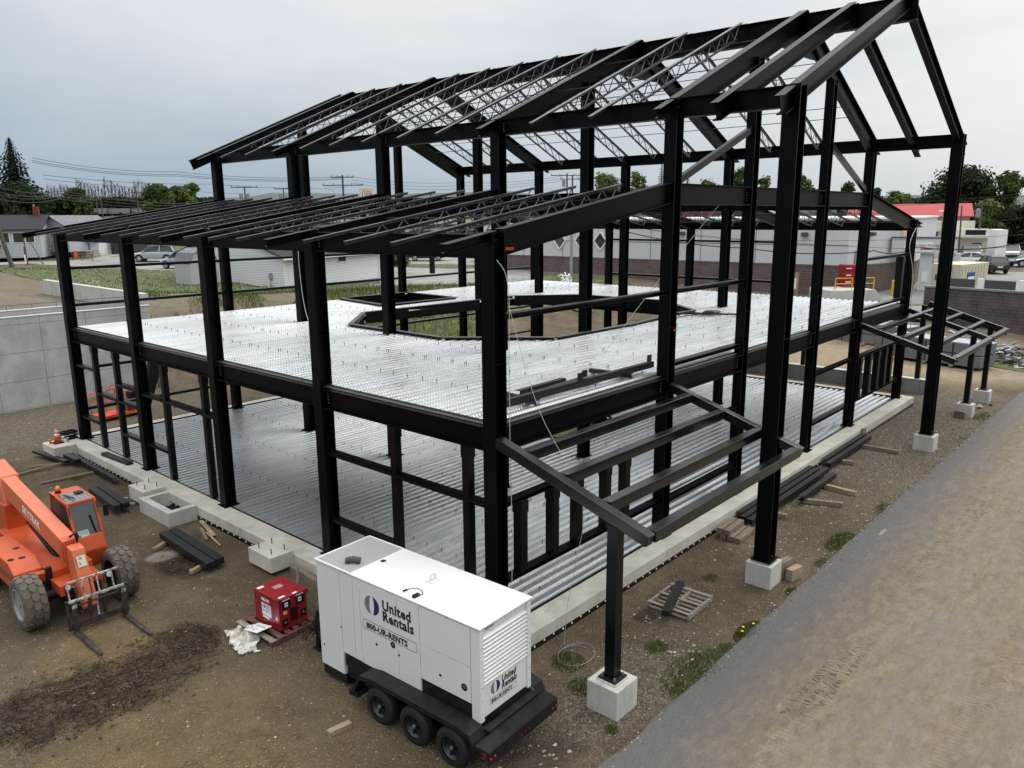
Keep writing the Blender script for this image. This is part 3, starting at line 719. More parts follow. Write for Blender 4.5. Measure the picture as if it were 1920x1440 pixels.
trk = k.math('MULTIPLY', k.ramp(k.math('ABSOLUTE', k.math('ADD', sx.outputs[1], 5.35)), [(.1, 1.), (.32, 0.)]), k.ramp(b1, [(.4, 0.), (.6, .8)]))
trk2 = k.math('MULTIPLY', k.ramp(k.math('ABSOLUTE', k.math('ADD', sx.outputs[1], 7.4)), [(.1, 1.), (.35, 0.)]), .6)
tk = k.math('MAXIMUM', trk, trk2)
c = k.mix(k.math('MULTIPLY', k.math('MULTIPLY', tk, k.ramp(b2, [(.42, 0.), (.6, 1.)])), .6), c, k.ramp(wv.outputs[1], [(.3, (.15, .12, .08)), (.7, (.27, .225, .16))]))
pale = k.blob(p, 10.7, -3.95, .35, .05, .3, .5, 6.); c = k.mix(k.math('MULTIPLY', pale, .5), c, (.4, .4, .39))
k.l.new(c, k.b.inputs['Base Color'])
hh = k.math('ADD', k.math('MULTIPLY', k.math('MULTIPLY', b2, amt), 1.0), k.math('ADD', k.math('MULTIPLY', agg, .08), k.math('MULTIPLY', k.math('MULTIPLY', wv.outputs[1], tk), .25)))
k.l.new(k.bump(k.math('ADD', hh, k.math('MULTIPLY', gr_, .3)), .8, .06), k.b.inputs['Normal'])
rr = random.Random(3); top = []; x = -14.
while x < 32: top.append((x, -3.50+.05*noise.noise((x*.9, 0, 0))+.02*rr.uniform(-1, 1)-(.012*max(0, x-12)))); x += .35
road = sheet('road', [(-14, -13), (34, -13), (40, -9)]+list(reversed(top)), rm, .045, 50)
# ================================================================== SMALL THINGS ON THE NEAR GROUND
rnd = random.Random(11)
def inb(x, y): return -1.5 < x < 27 and -.7 < y < 21.5 or abs(x+.06) < .4 and abs(y+2.73) < .4 or abs(x-6.04) < .4 and abs(y+2.73) < .4
sm_, k = new('stone', .9); ri_ = k.n.new('ShaderNodeNewGeometry').outputs['Random Per Island']; k.l.new(k.ramp(ri_, [(0., (.07, .055, .04)), (.4, (.14, .118, .088)), (.75, (.25, .22, .17)), (1., (.50, .46, .39))]), k.b.inputs['Base Color']); k.l.new(k.bump(k.noise(k.pos(), 40, 3), .2, .01), k.b.inputs['Normal']); M['stone'] = sm_
m = MB(); n = 0
while n < 15000:
    u = rnd.random()
    if u < .45: x, y = rnd.uniform(-1, 26), rnd.uniform(-3.6, -.65)
    elif u < .85: x, y = rnd.uniform(-9, -1.4), rnd.uniform(-3.5, 14)
    else: x, y = rnd.uniform(-6, 6), rnd.uniform(14, 28.5)
    if inb(x, y): continue
    if ((x+5.6)/2.4)**2+((y-4.5)/1.4)**2 < 1 and rnd.random() < .85: continue
    d = (Vector((x, y, 0))-CAM).length
    r = .0085*rnd.uniform(.6, 1.4)*(1 if rnd.random() < .86 else 2.1)*(.6+d/22)
    m.rock((x, y, H(x, y)+r*.15), r, rnd); n += 1
for cx, cy, cn, sp in ((2.2, -2.9, 34, .35), (3.1, -1.6, 18, .3), (1.5, -2.0, 14, .4), (6.9, -1.2, 8, .25), (9., -1.9, 20, .9), (-1.9, -2.7, 30, .4), (13, -2, 25, 1.4)):
    for i in range(cn):
        x, y = rnd.gauss(cx, sp), rnd.gauss(cy, sp*.6)
        if y < -3.5: continue
        r = rnd.uniform(.02, .055); m.rock((x, y, H(x, y)+r*.2), r, rnd)
for i in range(1500):
    x = rnd.uniform(-4, 24); y = -3.52+rnd.gauss(0, .10)-.012*max(0, x-12); r = rnd.uniform(.006, .02)*(1+x/30); m.rock((x, y, H(x, y)+(.045 if y < -3.5 else .01)+r*.2), r, rnd)
for x, y, r in ((27.6, -2.9, .2), (28.4, -3.2, .14), (30.4, -2.6, .22)): m.rock((x, y, H(x, y)+.05), r, rnd)
o = m.build('loose_stones', 'stone'); tag(o, kind='stuff')
# dry twigs and clods on the road
m = MB()
for i in range(2600):
    x, y = rnd.uniform(-4, 22), rnd.uniform(-9.5, -4.2); r = rnd.uniform(.004, .012)*(1 if rnd.random() < .93 else 2.2); m.rock((x, y, H(x, y)+.05), r, rnd)
def treads(A, B, wd, step, sz, zo):
    A, B = Vector((*A, 0)), Vector((*B, 0)); t = (B-A); n_ = int(t.length/step); t.normalize(); s_ = Vector((-t.y, t.x, 0))
    for i in range(n_):
        for c_ in (-.33, .0, .33):
            if rnd.random() < .25: continue
            q = A+t*(i*step+rnd.uniform(-.3, .3)*step+(step*.5 if c_ == 0 else 0))+s_*(c_*wd+rnd.uniform(-.03, .03)); l_ = wd*rnd.uniform(.05, .14); z_ = H(q.x, q.y)+zo; e_ = rnd.uniform(-.9, .9)
            m.bar(q-s_*l_-t*e_*l_+Vector((0, 0, z_)), q+s_*l_+t*e_*l_+Vector((0, 0, z_)), sz*rnd.uniform(.4, 1.3), sz*.5*rnd.uniform(.3, 1.2))
            for _ in range(2): r = sz*rnd.uniform(.15, .5); m.rock((q.x+rnd.uniform(-.08, .08), q.y+rnd.uniform(-.08, .08), z_-r*.3), r, rnd)
treads((1.6, -5.25), (15, -5.5), .55, .10, .022, .048); treads((3.5, -7.6), (17, -8.0), .6, .10, .022, .048)
o = m.build('mud_clods', mat('clod', (.13, .098, .062), .95, col2=(.23, .185, .125), vscale=5)); tag(o, kind='stuff')
m = MB()
treads((-6.9, 5.2), (-4.2, 3.9), .45, .09, .034, .005); treads((-4.6, 5.7), (-3.5, 4.2), .45, .09, .034, .005); treads((-6.6, 3.6), (-4.6, 3.6), .4, .10, .03, .004); treads((-7.2, 4.2), (-5.1, 5.3), .4, .10, .034, .004)
for i in range(500):
    x, y = rnd.gauss(-5.4, 1.1), rnd.gauss(4.5, .7); r = rnd.uniform(.01, .04); m.rock((x, y, H(x, y)), r, rnd)
o = m.build('mud_lumps', mat('dark_mud', (.030, .021, .013), .9, col2=(.085, .064, .042), vscale=3, spec=.2, bump=.4, bscale=20)); tag(o, kind='stuff')
# grass
def leafmat(name, a, b, sub=.0):
    m, k = new(name, .75); p = k.pos(); oi = k.n.new('ShaderNodeNewGeometry').outputs['Random Per Island']
    k.l.new(k.mix(k.ramp(oi, [(0., 0.), (1., 1.)]), a, b), k.b.inputs['Base Color']); k.b.inputs['Specular IOR Level'].default_value = .15
    tr = k.n.new('ShaderNodeBsdfTranslucent'); mxs = k.n.new('ShaderNodeMixShader'); mxs.inputs[0].default_value = .25
    k.l.new(k.mix(k.ramp(oi, [(0., 0.), (1., 1.)]), a, b), tr.inputs[0])
    o_ = k.n['Material Output']; k.l.new(k.b.outputs[0], mxs.inputs[1]); k.l.new(tr.outputs[0], mxs.inputs[2]); k.l.new(mxs.outputs[0], o_.inputs[0])
    return m
M['grass'] = leafmat('grass_blades', (.045, .070, .012), (.135, .165, .035))
M['dandelion'] = mat('yellow_flower', (.75, .60, .03), .7)
def blades(m, cx, cy, rad, n, h, w_=.012, rx=None, zoff=0.):
    for i in range(n):
        a = rnd.random()*6.283; r = rad*math.sqrt(rnd.random()); x, y = cx+math.cos(a)*r*(rx or 1), cy+math.sin(a)*r; z = H(x, y)+zoff
        hh = h*rnd.uniform(.5, 1.2)*(1-.5*r/rad); b = rnd.random()*6.283; dx, dy = math.cos(b)*w_, math.sin(b)*w_; lx, ly = rnd.uniform(-.5, .5)*hh, rnd.uniform(-.5, .5)*hh
        m.poly([(x-dx, y-dy, z-.01), (x+dx, y+dy, z-.01), (x+dx*.7+lx*.4, y+dy*.7+ly*.4, z+hh*.6), (x+lx, y+ly, z+hh)])
tufts = [(1.75, -3.35, .48, 650, .16, 2.0), (3.75, -3.45, .22, 380, .2, 2.4), (2.9, -3.4, .16, 90, .12, 1.5), (9.45, -3.3, .3, 420, .16, 2.5), (2.02, -2.35, .22, 170, .12, 1.2), (5.4, -1.75, .18, 120, .1, 1.4), (.5, -1.35, .35, 260, .14, 1.), (.05, -2.05, .3, 220, .14, 1.), (-.6, -3.1, .12, 90, .1, 1.), (1.1, -3.35, .14, 100, .1, 1.5),
         (6.0, -3.45, .14, 120, .14, 1.8), (26., -3.3, .3, 160, .2, 3), (7.9, -3.4, .16, 90, .1, 2), (12.6, -3.4, .2, 120, .12, 3), (-1.6, 17.2, .2, 60, .12, 1)]
for cx, cy, rad, n, h, rx in tufts:
    m = MB(); blades(m, cx, cy, rad, int(n*2.4), h*.6, w_=.009, rx=rx); o = m.build('weed_tuft', 'grass'); tag(o, kind='stuff')
m = MB()
for x, y in ((3.85, -3.5), (3.6, -3.4), (3.42, -3.46)): m.lathe((x, y, H(x, y)+.17), (0, 0, 1), [(0, .02), (.012, .028), (.02, .01)], 8)
tag(m.build('dandelions', 'dandelion'), kind='stuff')
# timber and steel lying about
def plank(label, A, B, w_, h_, mt='wood', name='timber', cat='timber', group=None, n=1):
    m = MB(); m.bar(A, B, w_, h_); o = m.build(name, mt, bevel=.006); tag(o, label, cat, group); return o
GT = 'timber blocks and dunnage on the ground'
plank('long thin plank on the dirt, second left of the telehandler cab', (-2.75, 19.0, -.33), (-1.2, 19.05, -.27), .09, .05, 'wood', group=GT)
plank('thin plank on the dirt nearest behind the orange cab roof', (-2.55, 17.46, -.33), (-.8, 17.25, -.3), .09, .05, 'wood', group=GT)
plank('short pale lath lying by the square pad with the cone', (-2.3, 19.7, -.34), (-1.5, 19.3, -.33), .05, .02, 'wood3', group=GT)
plank('grey board under the twin beams, meeting the pit wall', (-1.9, 14.3, -.33), (-1.3, 13.9, -.33), .12, .07, 'wood2', group=GT)
plank('board laid from the bolted pad towards the twin beams', (-1.9, 13.6, -.33), (-1.35, 13.3, -.33), .12, .07, 'wood2', group=GT)
plank('block under the far end of the nearer pair of beams', (-2.45, 9.6, -.32), (-1.55, 10.1, -.32), .11, .09, 'wood3', group=GT)
plank('block under the near end of the nearer pair of beams', (-2.45, 7.65, -.32), (-1.55, 8.0, -.32), .11, .09, 'wood3', group=GT)
for i, (a, b) in enumerate((((-1.0, 9.3), (-.75, 10.5)), ((-1.25, 9.2), (-1.0, 10.0)), ((-1.2, 8.6), (-1.05, 9.6)))):
    plank(('board leaning along the ledge beyond the open pit', 'outer scrap board lying beside the ledge', 'splintered lath beside the ledge')[i], (*a, -.33), (*b, -.3), .11-.03*i, .03, ('wood3', 'wood', 'wood3')[i], 'scrap_board', 'board', GT)
plank('timber sleeper behind the generator front corner', (-.8, 5.9, -.28), (-.9, 3.9, -.28), .14, .2, 'wood', group=GT)
plank('stake standing against the sleeper behind the generator', (-1.02, 5.35, -.38), (-1.0, 5.35, 0.02), .07, .04, 'wood2', 'stake', 'stake', GT)
plank('small wedge of timber behind the first trailer wheel', (-3.75, .3, -.34), (-3.35, .25, -.34), .12, .09, 'wood3', 'wheel_chock', 'chock', GT)
for (A, B, lb_) in (((11.53, -1.47), (11.95, -2.5), 'dark block end under the single short beam, nearest the road'), ((13.2, -1.55), (13.1, -2.5), 'tan block beyond the single short beam'), ((18.3, -.95), (18.3, -2.25), 'long block past the far pair of beams'), ((9.9, -1.1), (10.05, -1.65), 'block end beside the tall column pier bundle'), ((16.0, -1.1), (16.1, -1.45), 'small block poking out under the far pair of beams')):
    plank(lb_, (*A, -.3), (*B, -.3), .15, .13, 'wood3' if 'tan' in lb_ else 'wood', group=GT)
plank('brown offcut leaning on the ledge near the far beams', (19.4, -.75, -.35), (19.45, -.66, .05), .2, .05, 'wood', 'offcut', 'offcut', GT)
def crib(base, z0, n, long_, lab, yaw=0.):
    for i in range(n):
        t, r_ = i//3, i % 3; x, y = base
        dx = r_*.2-.1*t; ca, sa = math.cos(yaw), math.sin(yaw)
        A = Vector((x+dx*sa*0+ca*0, y-dx, z0+.075+t*.145)); B = A+Vector((long_*ca, long_*sa, 0))
        m = MB(); m.bar(A, B, .16, .13); tag(m.build('timber_block', 'wood', bevel=.008), lab[i], 'timber block', 'stacked cribbing timber')
crib((7.6, -.95), -.37, 5, .95, ['lowest inner sleeper of the stack by the ledge', 'lowest middle sleeper of the stack by the ledge', 'outermost low sleeper of the stack by the ledge', 'top inner sleeper on the stack by the ledge', 'top outer sleeper on the stack by the ledge'], .05)
for i, (x, y, z, lb_, mt) in enumerate(((6.5, -2.95, -.3, 'bottom block against the nearer tall column pier', 'wood'), (6.5, -2.95, -.15, 'middle block against the nearer tall column pier', 'wood'), (6.55, -3.0, 0., 'top block against the nearer tall column pier', 'wood'), (6.65, -3.2, -.31, 'pale lower block in front of the pier stack', 'wood2'), (6.66, -3.2, -.17, 'tan upper block in front of the pier stack', 'wood3'))):
    m = MB(); m.bar((x-.2, y+.04, z), (x+.22, y-.04, z), .17, .135); tag(m.build('timber_block', mt, bevel=.008), lb_, 'timber block', 'stacked cribbing timber')
for i, (z, lb_) in enumerate(((-.30, 'lower block beside the canopy pier far right'), (-.15, 'upper block beside the canopy pier far right'))):
    m = MB(); m.bar((25.1, -2.9, z), (25.3, -2.45, z), .17, .135); tag(m.build('timber_block', 'wood', bevel=.008), lb_, 'timber block', 'stacked cribbing timber')
GS = 'loose black steel pieces'
def lsteel(A, B, w_, h_, label, prof='ch', mt='steel3'):
    m = MB()
    if prof == 'ch': m.channel(A, B, h_, w_)
    elif prof == 'i': m.ibeam(A, B, h_, w_)
    else: m.bar(A, B, w_, h_)
    tag(m.build('loose_beam', mt), label, 'steel beam', GS)
lsteel((-1.98, 10.05, -.18), (-2.08, 7.35, -.18), .22, .16, 'left beam of the nearer pair lying on blocks', 'box'); lsteel((-1.73, 10.05, -.18), (-1.83, 7.4, -.18), .22, .16, 'right beam of the nearer pair lying on blocks', 'box')
lsteel((-1.9, 15.0, -.14), (-2.02, 12.85, -.14), .2, .16, 'left beam of the pair behind the orange cab', 'box'); lsteel((-1.66, 15.0, -.14), (-1.78, 12.85, -.14), .2, .16, 'right beam of the pair behind the orange cab', 'box')
lsteel((-.95, 19.5, -.2), (-.98, 15.6, -.22), .16, .14, 'long channel lying along the left ledge'); lsteel((-1.6, 21.0, -.2), (-1.3, 18.8, -.2), .2, .08, 'flat bar under the cone pad', 'box'); lsteel((-1.15, 19.3, -.12), (-1.12, 18.3, -.12), .2, .14, 'short box piece beside the cone pad', 'box')
lsteel((-.42, 17.9, .06), (-.3, 16.1, .06), .2, .1, 'loose plate beam resting on top of the left ledge', 'box')
for i, (x0, x1, y, lb_) in enumerate(((9.0, 14.3, -.72, 'inner beam of the long near bundle'), (8.8, 14.2, -.93, 'second beam of the long near bundle'), (8.7, 14.4, -1.16, 'outer beam of the long near bundle'), (11.3, 14.0, -1.52, 'single short beam lying by itself'), (15.3, 19.3, -.75, 'inner beam of the far pair by the ledge'), (14.9, 19.1, -1.0, 'outer beam of the far pair by the ledge'))):
    lsteel((x0, y, -.17), (x1, y+.02, -.17), .18, .13, lb_)
# pieces lying on the upper deck
z = H1+.12
for A, B, w_, h_, lb_ in (((.75, .50, z+.1), (6.15, .46, z+.1), .14, .14, 'longest channel on the upper deck edge'), ((1.95, 1.15, z), (3.6, 1.2, z), .14, .13, 'left of two short channels on the deck'), ((2.15, .8, z), (3.8, .92, z), .14, .13, 'right of two short channels on the deck'),
                          ((1.75, 1.6, z), (1.6, .3, z), .12, .1, 'cross bearer under the long channel near the corner column'), ((4.95, 1.45, z), (5.05, .3, z), .12, .1, 'cross bearer under the long channel far end'), ((3.7, .75, z), (4.2, .72, z), .12, .12, 'short stub beside the upright clips on deck')):
    lsteel(A, B, w_, h_, lb_)
for x, y in ((3.55, .58), (3.25, .48), (6.1, .5)):
    m = MB(); m.box(x-.09, x+.09, y-.01, y+.01, z+.17, z+.33); tag(m.build('angle_clip', 'steel3'), 'small upright drilled clip on the deck channel at '+('mid length' if x == 3.55 else 'its short neighbour' if x == 3.25 else 'its far end'), 'clip', GS)
lsteel((15.8, 6.0, H1+.1), (17.6, 3.2, H1+.1), .06, .06, 'slim red ended rod on the deck by the far columns', 'box')
# cable coil on deck
def cable(pts, r, label, mt='black', name='cable', group=None):
    m = MB(); P = []
    pts = [Vector(p) for p in pts]
    for i in range(len(pts)-1):
        p0, p1, p2, p3 = pts[max(i-1, 0)], pts[i], pts[i+1], pts[min(i+2, len(pts)-1)]
        for q in range(6):
            t = q/6; P.append(.5*((2*p1)+(p2-p0)*t+(2*p0-5*p1+4*p2-p3)*t*t+(3*p1-p0-3*p2+p3)*t**3))
    P.append(pts[-1]); m.tube(P, r, 5); return tag(m.build(name, mt), label, 'cable', group)
cp = [(17.6, 6.2, H1+.09), (16.9, 5.3, H1+.1)]
for i in range(26): a = i*.9; cp.append((16.7+.33*math.cos(a)+.02*i, 4.5+.3*math.sin(a), H1+.09+.003*i))
cp += [(15.6, 4.9, H1+.09), (14.9, 5.1, H1+.09)]
cable(cp, .016, 'black hose coiled on the far side of the upper deck')
M['rope'] = mat('pale_rope', (.5, .5, .46), .8)
cp = [(-.12, -.2, 7.15), (.05, -.25, 6.9), (.14, -.25, 6.4), (.16, -.22, 5.5), (.17, -.22, 3.5), (.14, -.28, 2.), (.1, -.3, 1.), (.15, -.3, .3), (.15, -.35, .1)]
cable(cp, .0065, 'pale line hanging down the near corner column', 'rope', 'rope', 'ropes hanging from the frame')
cable([(.16, -.2, 6.4), (.35, -.75, 4.5), (.68, -1.5, 2.9), (.72, -1.35, 1.6), (.8, -1.1, .6), (.9, -.95, -.36)], .005, 'thin line slanting down from the corner column to the dirt', 'rope', 'rope', 'ropes hanging from the frame')
cable([(XF-.2, -.2, 7.3), (XF-.9, -.2, 6.6), (XF-.3, -.25, 5.6), (XF-.1, -.25, 4.6), (XF+.2, -.3, 2.6)], .014, 'pale line looped round the far corner column', 'rope', 'rope', 'ropes hanging from the frame')
cable([(6.0, 15.2, 7.2), (5.85, 15., 6.2), (5.8, 14.8, 5.), (5.6, 14.2, 4.25), (5.0, 12.6, 4.2), (4.6, 11.6, 4.2), (4.4, 12.3, 4.2), (4.7, 12.4, 4.2)], .012, 'pale line hanging from an inner column onto the deck', 'rope', 'rope', 'ropes hanging from the frame')
cable([(8.6, .05, 8.2), (8., 1.2, 6.5), (7.2, 2.6, 4.2)], .008, 'tag line from the gable beam to the deck', 'rope', 'rope', 'ropes hanging from the frame')
cp = [(1., -1., -.36)]
for i in range(12): a = i*.75; cp.append((.75+(.35+.012*i)*math.cos(a), -1.35+.32*math.sin(a), -.35+.002*i))
cable(cp, .006, 'loose wire coil in the weeds by the near pier', 'grey', 'wire_coil')
m = MB(); treads((-3.6, 1.9), (-4.6, -.6), .42, .10, .028, .002); tag(m.build('tyre_marks', mat('dried_mud', (.10, .076, .047), .95, col2=(.17, .132, .085), vscale=4)), kind='stuff')
# pallet with a short beam by the ledge
pr = thing('pallet', 'grey slatted pallet lying on the dirt with a short black beam across it', 'pallet', (3.85, -1.83, -.36), .03)
for i in range(3): m = MB(); m.box(-.55, .55, -.5+.475*i, -.45+.475*i, .021, .11); m.build('runner', 'wood2', pr, bevel=.004)
for i in range(7): m = MB(); x = -.55+.168*i; m.box(x, x+.09, -.5, .5, 0., .02); m.build('slat', 'wood2', pr, bevel=.003)
for i in range(3): m = MB(); x = -.55+.505*i; m.box(x, x+.09, -.5, .5, .111, .13); m.build('slat', 'wood2', pr, bevel=.003)
lsteel((2.95, -2.0, -.16), (4.35, -1.55, -.16), .17, .12, 'short beam lying across the pallet', 'box')
# traffic cone, tins and crate on the far pad
M['cone'] = mat('cone_orange', (.75, .10, .02), .5); M['refl'] = mat('white_band', (.75, .75, .74), .5)
cn = thing('traffic_cone', 'orange traffic cone with two white bands standing on the far left concrete pad', 'traffic cone', (-1.05, 20.3, .125))
m = MB(); m.box(-.17, .17, -.17, .17, 0, .03); m.build('base', 'black', cn, bevel=.01)
m = MB(); m.lathe((0, 0, .03), (0, 0, 1), [(0, .12), (.52, .03)], 16); m.build('cone_body', 'cone', cn, smooth=True)
for a, b in ((.22, .31), (.37, .44)):
    f = lambda z: .12-.09*z/.52+.003
    m = MB(); m.lathe((0, 0, .03), (0, 0, 1), [(a, f(a)), (b, f(b))], 16); m.build('band', 'refl', cn, smooth=True)
for x, y, mt, lb_ in ((-1.28, 20.35, 'cone', 'small orange topped tin left of the cone'), (-.83, 20.45, 'white', 'small white tin right of the cone'), (-.78, 20.15, 'grey', 'grey tin between the cone and the crate')):
    m = MB(); m.lathe((x, y, .122), (0, 0, 1), [(0, .03), (.12, .03), (.121, .055), (.16, .055)], 12); tag(m.build('tin', mt), lb_, 'tin', 'tins by the cone')
cr = thing('crate', 'black plastic crate behind the traffic cone on the far left ledge', 'crate', (-.45, 21.0, .003), .2)
for a in ((-.24, .24, -.17, -.15), (-.24, .24, .15, .17), (-.24, -.22, -.15, .15), (.22, .24, -.15, .15)):
    for z0, z1 in ((.02, .08), (.12, .17), (.22, .30)): m = MB(); m.box(a[0], a[1], a[2], a[3], z0, z1); m.build('rail', 'black', cr)
m = MB(); m.box(-.24, .24, -.17, .17, 0, .02); m.build('floor', 'black', cr)
# ================================================================== GENERATOR TRAILER
M['gwhite'] = mat('enclosure_white', (.68, .69, .68), .38, var=.03, vscale=.8, coat=.15)
M['tred'] = mat('lamp_red', (.13, .004, .005), .3); M['logoblue'] = mat('logo_navy', (.01, .018, .085), .5); M['logogrey'] = mat('logo_grey', (.17, .175, .18), .5); M['ink'] = mat('ink_black', (.012, .013, .016), .55)
M['deckblk'] = mat('scuffed_black', (.004, .004, .0045), .5, col2=(.016, .016, .017), vscale=6, detail=10, spec=.3)
M['tyre'] = mat('tyre', (.008, .008, .009), .7, bump=.15, bscale=40); M['rim'] = mat('black_rim', (.02, .02, .021), .35, .3)
gen = thing('generator_trailer', 'white towable generator with louvred rear, on a black three axle trailer', 'generator', (-2.05, -.115, -.39), R(2.66))
ZG = .39
def gb(x0, x1, y0, y1, z0, z1, name, mt='gwhite', par=None, bev=.006):
    m = MB(); m.box(x0, x1, y0, y1, z0+ZG, z1+ZG); return m.build(name, mt, par or gen, bevel=bev)
body = MB()
for a in ((-.665, .58, 1.30, 1.94, -.10, 1.92), (-.665, .58, -.66, 1.298, .35, 1.92), (-.66, .575, -1.76, -.662, .62, 1.92)):
    body.box(a[0], a[1], a[2], a[3], a[4]+ZG, a[5]+ZG)
for sx in (-.665, .58): body.box(sx, sx-(.09 if sx > 0 else -.09), -1.94, -1.762, .36+ZG, 1.92+ZG)
body.box(-.575, .49, -1.90, -1.762, .60+ZG, .94+ZG); body.box(-.575, .49, -1.86, -1.762, .94+ZG, 1.79+ZG); body.box(-.575, .49, -1.90, -1.762, 1.79+ZG, 1.92+ZG)
enc = body.build('enclosure', 'gwhite', gen, bevel=.006)
gb(-.575, .49, -1.915, -1.901, .40, .93, 'rear_panel')
gb(-.69, .605, -1.965, 1.02, 1.922, 1.952, 'roof_panel', bev=.01)
# grille over the air outlet
m = MB()
for i in range(33): y = 1.04+i*.0275; m.box(-.66, .575, y, y+.0045, 1.945+ZG, 1.953+ZG)
for i in range(42): x = -.66+i*.0293; m.box(x, x+.0045, 1.03, 1.93, 1.938+ZG, 1.9449+ZG)
m.build('grille', 'gwhite', gen)
for a in ((-.69, -.655, 1.022, 1.965), (.57, .605, 1.022, 1.965), (-.6549, .5699, 1.93, 1.965)): gb(a[0], a[1], a[2], a[3], 1.922, 1.955, 'grille_frame', bev=.004)
gb(-.65, .565, 1.03, 1.925, 1.921, 1.924, 'grille_tray', 'dgrey', bev=0)
m = MB(); m.tube([(-.42, 1.35, 1.93+ZG), (-.42, 1.35, 2.0+ZG), (-.38, 1.25, 2.03+ZG), (-.3, 1.15, 2.0+ZG)], .06, 10); m.build('exhaust', 'dgrey', gen, smooth=True)
m = MB(); m.lathe((0, .9, 1.953+ZG), (0, 0, 1), [(0, .07), (.004, .07)], 18); o = m.build('filler_ring', 'gwhite', gen); m = MB(); m.lathe((0, .9, 1.958+ZG), (0, 0, 1), [(0, .05), (.003, .05)], 18); m.build('filler_hole', 'black', gen)
m = MB(); m.box(-.09, .11, -.40, -.24, 1.953+ZG, 1.968+ZG); pts = [(.01+.055*math.cos(a), -.32, 2.03+.06*math.sin(a)+ZG) for a in [i*math.pi*2/14 for i in range(15)]]; m.tube(pts, .02, 8, False); m.build('lifting_eye', 'gwhite', gen, smooth=False)
# louvres
for i in range(12):
    z0 = .955+i*.069; m = MB(); m.prism([(-.57, -1.862, z0+.06+ZG), (-.57, -1.862, z0+.045+ZG), (-.57, -1.935, z0+.0+ZG), (-.57, -1.94, z0+.012+ZG)], (1.06, 0, 0)); m.build('louvre', 'gwhite', gen)
# door panels: thin proud sheets with gaps
for y0, y1, z0, z1, nm in ((.955, 1.285, .37, 1.9, 'panel'), (.78, .945, .37, 1.9, 'panel'), (-.155, .77, .355, 1.88, 'door'), (-.665, -.165, .355, 1.88, 'door'), (-1.75, -.675, 1.245, 1.9, 'panel'), (-1.75, -.675, .64, 1.235, 'door'), (1.31, 1.93, -.085, 1.9, 'panel')):
    gb(-.674, -.6655, y0, y1, z0, z1, nm, bev=.002)
for y, zs in ((.77, (1.75, 1.0, .42)), (-.67, (1.15, .72))):
    for z in zs: gb(-.682, -.675, y-.018, y+.018, z-.05, z+.05, 'hinge', bev=.003)
for y, z, r in ((.38, .84, .026), (-.17, .85, .02), (-1.11, .86, .026), (1.32, .83, .016), (1.83, .31, .018)):
    m = MB(); m.lathe((-.675, y, z+ZG), (-1, 0, 0), [(0, r), (.008, r*.8)], 10); m.build('latch', 'black', gen)
for y, z, r in ((-.03, .98, .055), (-1.62, .86, .062)):
    m = MB(); m.lathe((-.675, y, z+ZG), (-1, 0, 0), [(0, r), (.004, r)], 18); m.build('port', 'black', gen); m = MB(); m.lathe((-.68, y, z+ZG), (-1, 0, 0), [(0, r*.55), (.012, r*.4)], 12); m.build('port_cap', 'dgrey', gen)
m = MB()
for i in range(14):
    for zz in (1.935,): m.lathe((-.691, -1.9+i*.3, zz+ZG), (-1, 0, 0), [(0, .008), (.004, .006)], 6)
for i in range(6): m.lathe((-.6+i*.24, -1.966, 1.935+ZG), (0, -1, 0), [(0, .008), (.004, .006)], 6)
for i in range(7):
    for xx in (-.62, .535): m.lathe((xx, -1.941, .5+i*.22+ZG), (0, -1, 0), [(0, .008), (.004, .006)], 6)
m.build('rivets', 'dgrey', gen)['kind'] = 'stuff'
# lettering: side
def logo(par, O, xd, yd, r):
    X_ = Vector(xd); Y_ = Vector(yd); Z_ = X_.cross(Y_); O = Vector(O)
    def arc(cx, rx, ry, a0, a1, n=18): return [(cx+rx*math.cos(a0+(a1-a0)*i/n), ry*math.sin(a0+(a1-a0)*i/n)) for i in range(n+1)]
    for nm, mt, P in (('logo_grey', 'logogrey', arc(-.15*r, .95*r, r, math.pi/2, math.pi*1.5)+arc(-.12*r, .22*r, .96*r, math.pi*1.5, math.pi*.5)), ('logo_navy', 'logoblue', arc(.15*r, .95*r, r, -math.pi/2, math.pi/2)+arc(.12*r, .22*r, .96*r, math.pi*.5, -math.pi*.5))):
        pts = [O+X_*a+Y_*b for a, b in P]; m = MB()
        c0 = O+X_*((-.6 if 'grey' in nm else .6)*r)
        n = len(P)//2
        for i in range(n-1):      # strips between the two arcs
            a, b = pts[i], pts[i+1]; cc, dd = pts[-1-i], pts[-2-i]; m.poly([a, b, dd, cc])
        m.build(nm, mt, par)
S_x = -.6755; xd = (0, -1, 0); yd = (0, 0, 1)
logo(gen, (S_x, .46, 1.53+ZG), xd, yd, .165)
for s_, z_ in (('United', 1.545), ('Rentals', 1.35)):
    text('lettering', s_, .25, 'ink', gen, (S_x, .20, z_+ZG), xd, yd, .002, xs=.93, off=.009)
def rr_outline(par, y0, y1, z0, z1, plane, w_=.007, mt='logoblue', r=.035):
    P = []
    for cx, cz, a0 in ((y1-r, z1-r, 0), (y0+r, z1-r, 90), (y0+r, z0+r, 180), (y1-r, z0+r, 270)):
        for i in range(5): a = R(a0+i*22.5); P.append((cx+r*math.cos(a), cz+r*math.sin(a)))
    P.append(P[0]); m = MB()
    for i in range(len(P)-1):
        a, b = P[i], P[i+1]
        if abs(a[0]-b[0])+abs(a[1]-b[1]) < 1e-5: continue
        m.bar(plane(a), plane(b), .002, w_)
    m.build('plate_outline', mt, par)
rr_outline(gen, -.60, .71, 1.045, 1.215, lambda q: (S_x, q[0], q[1]+ZG))
text('lettering', '800-UR-RENTS', .15, 'ink', gen, (S_x-.001, .62, 1.075+ZG), xd, yd, .002, xs=1.0, off=.006)
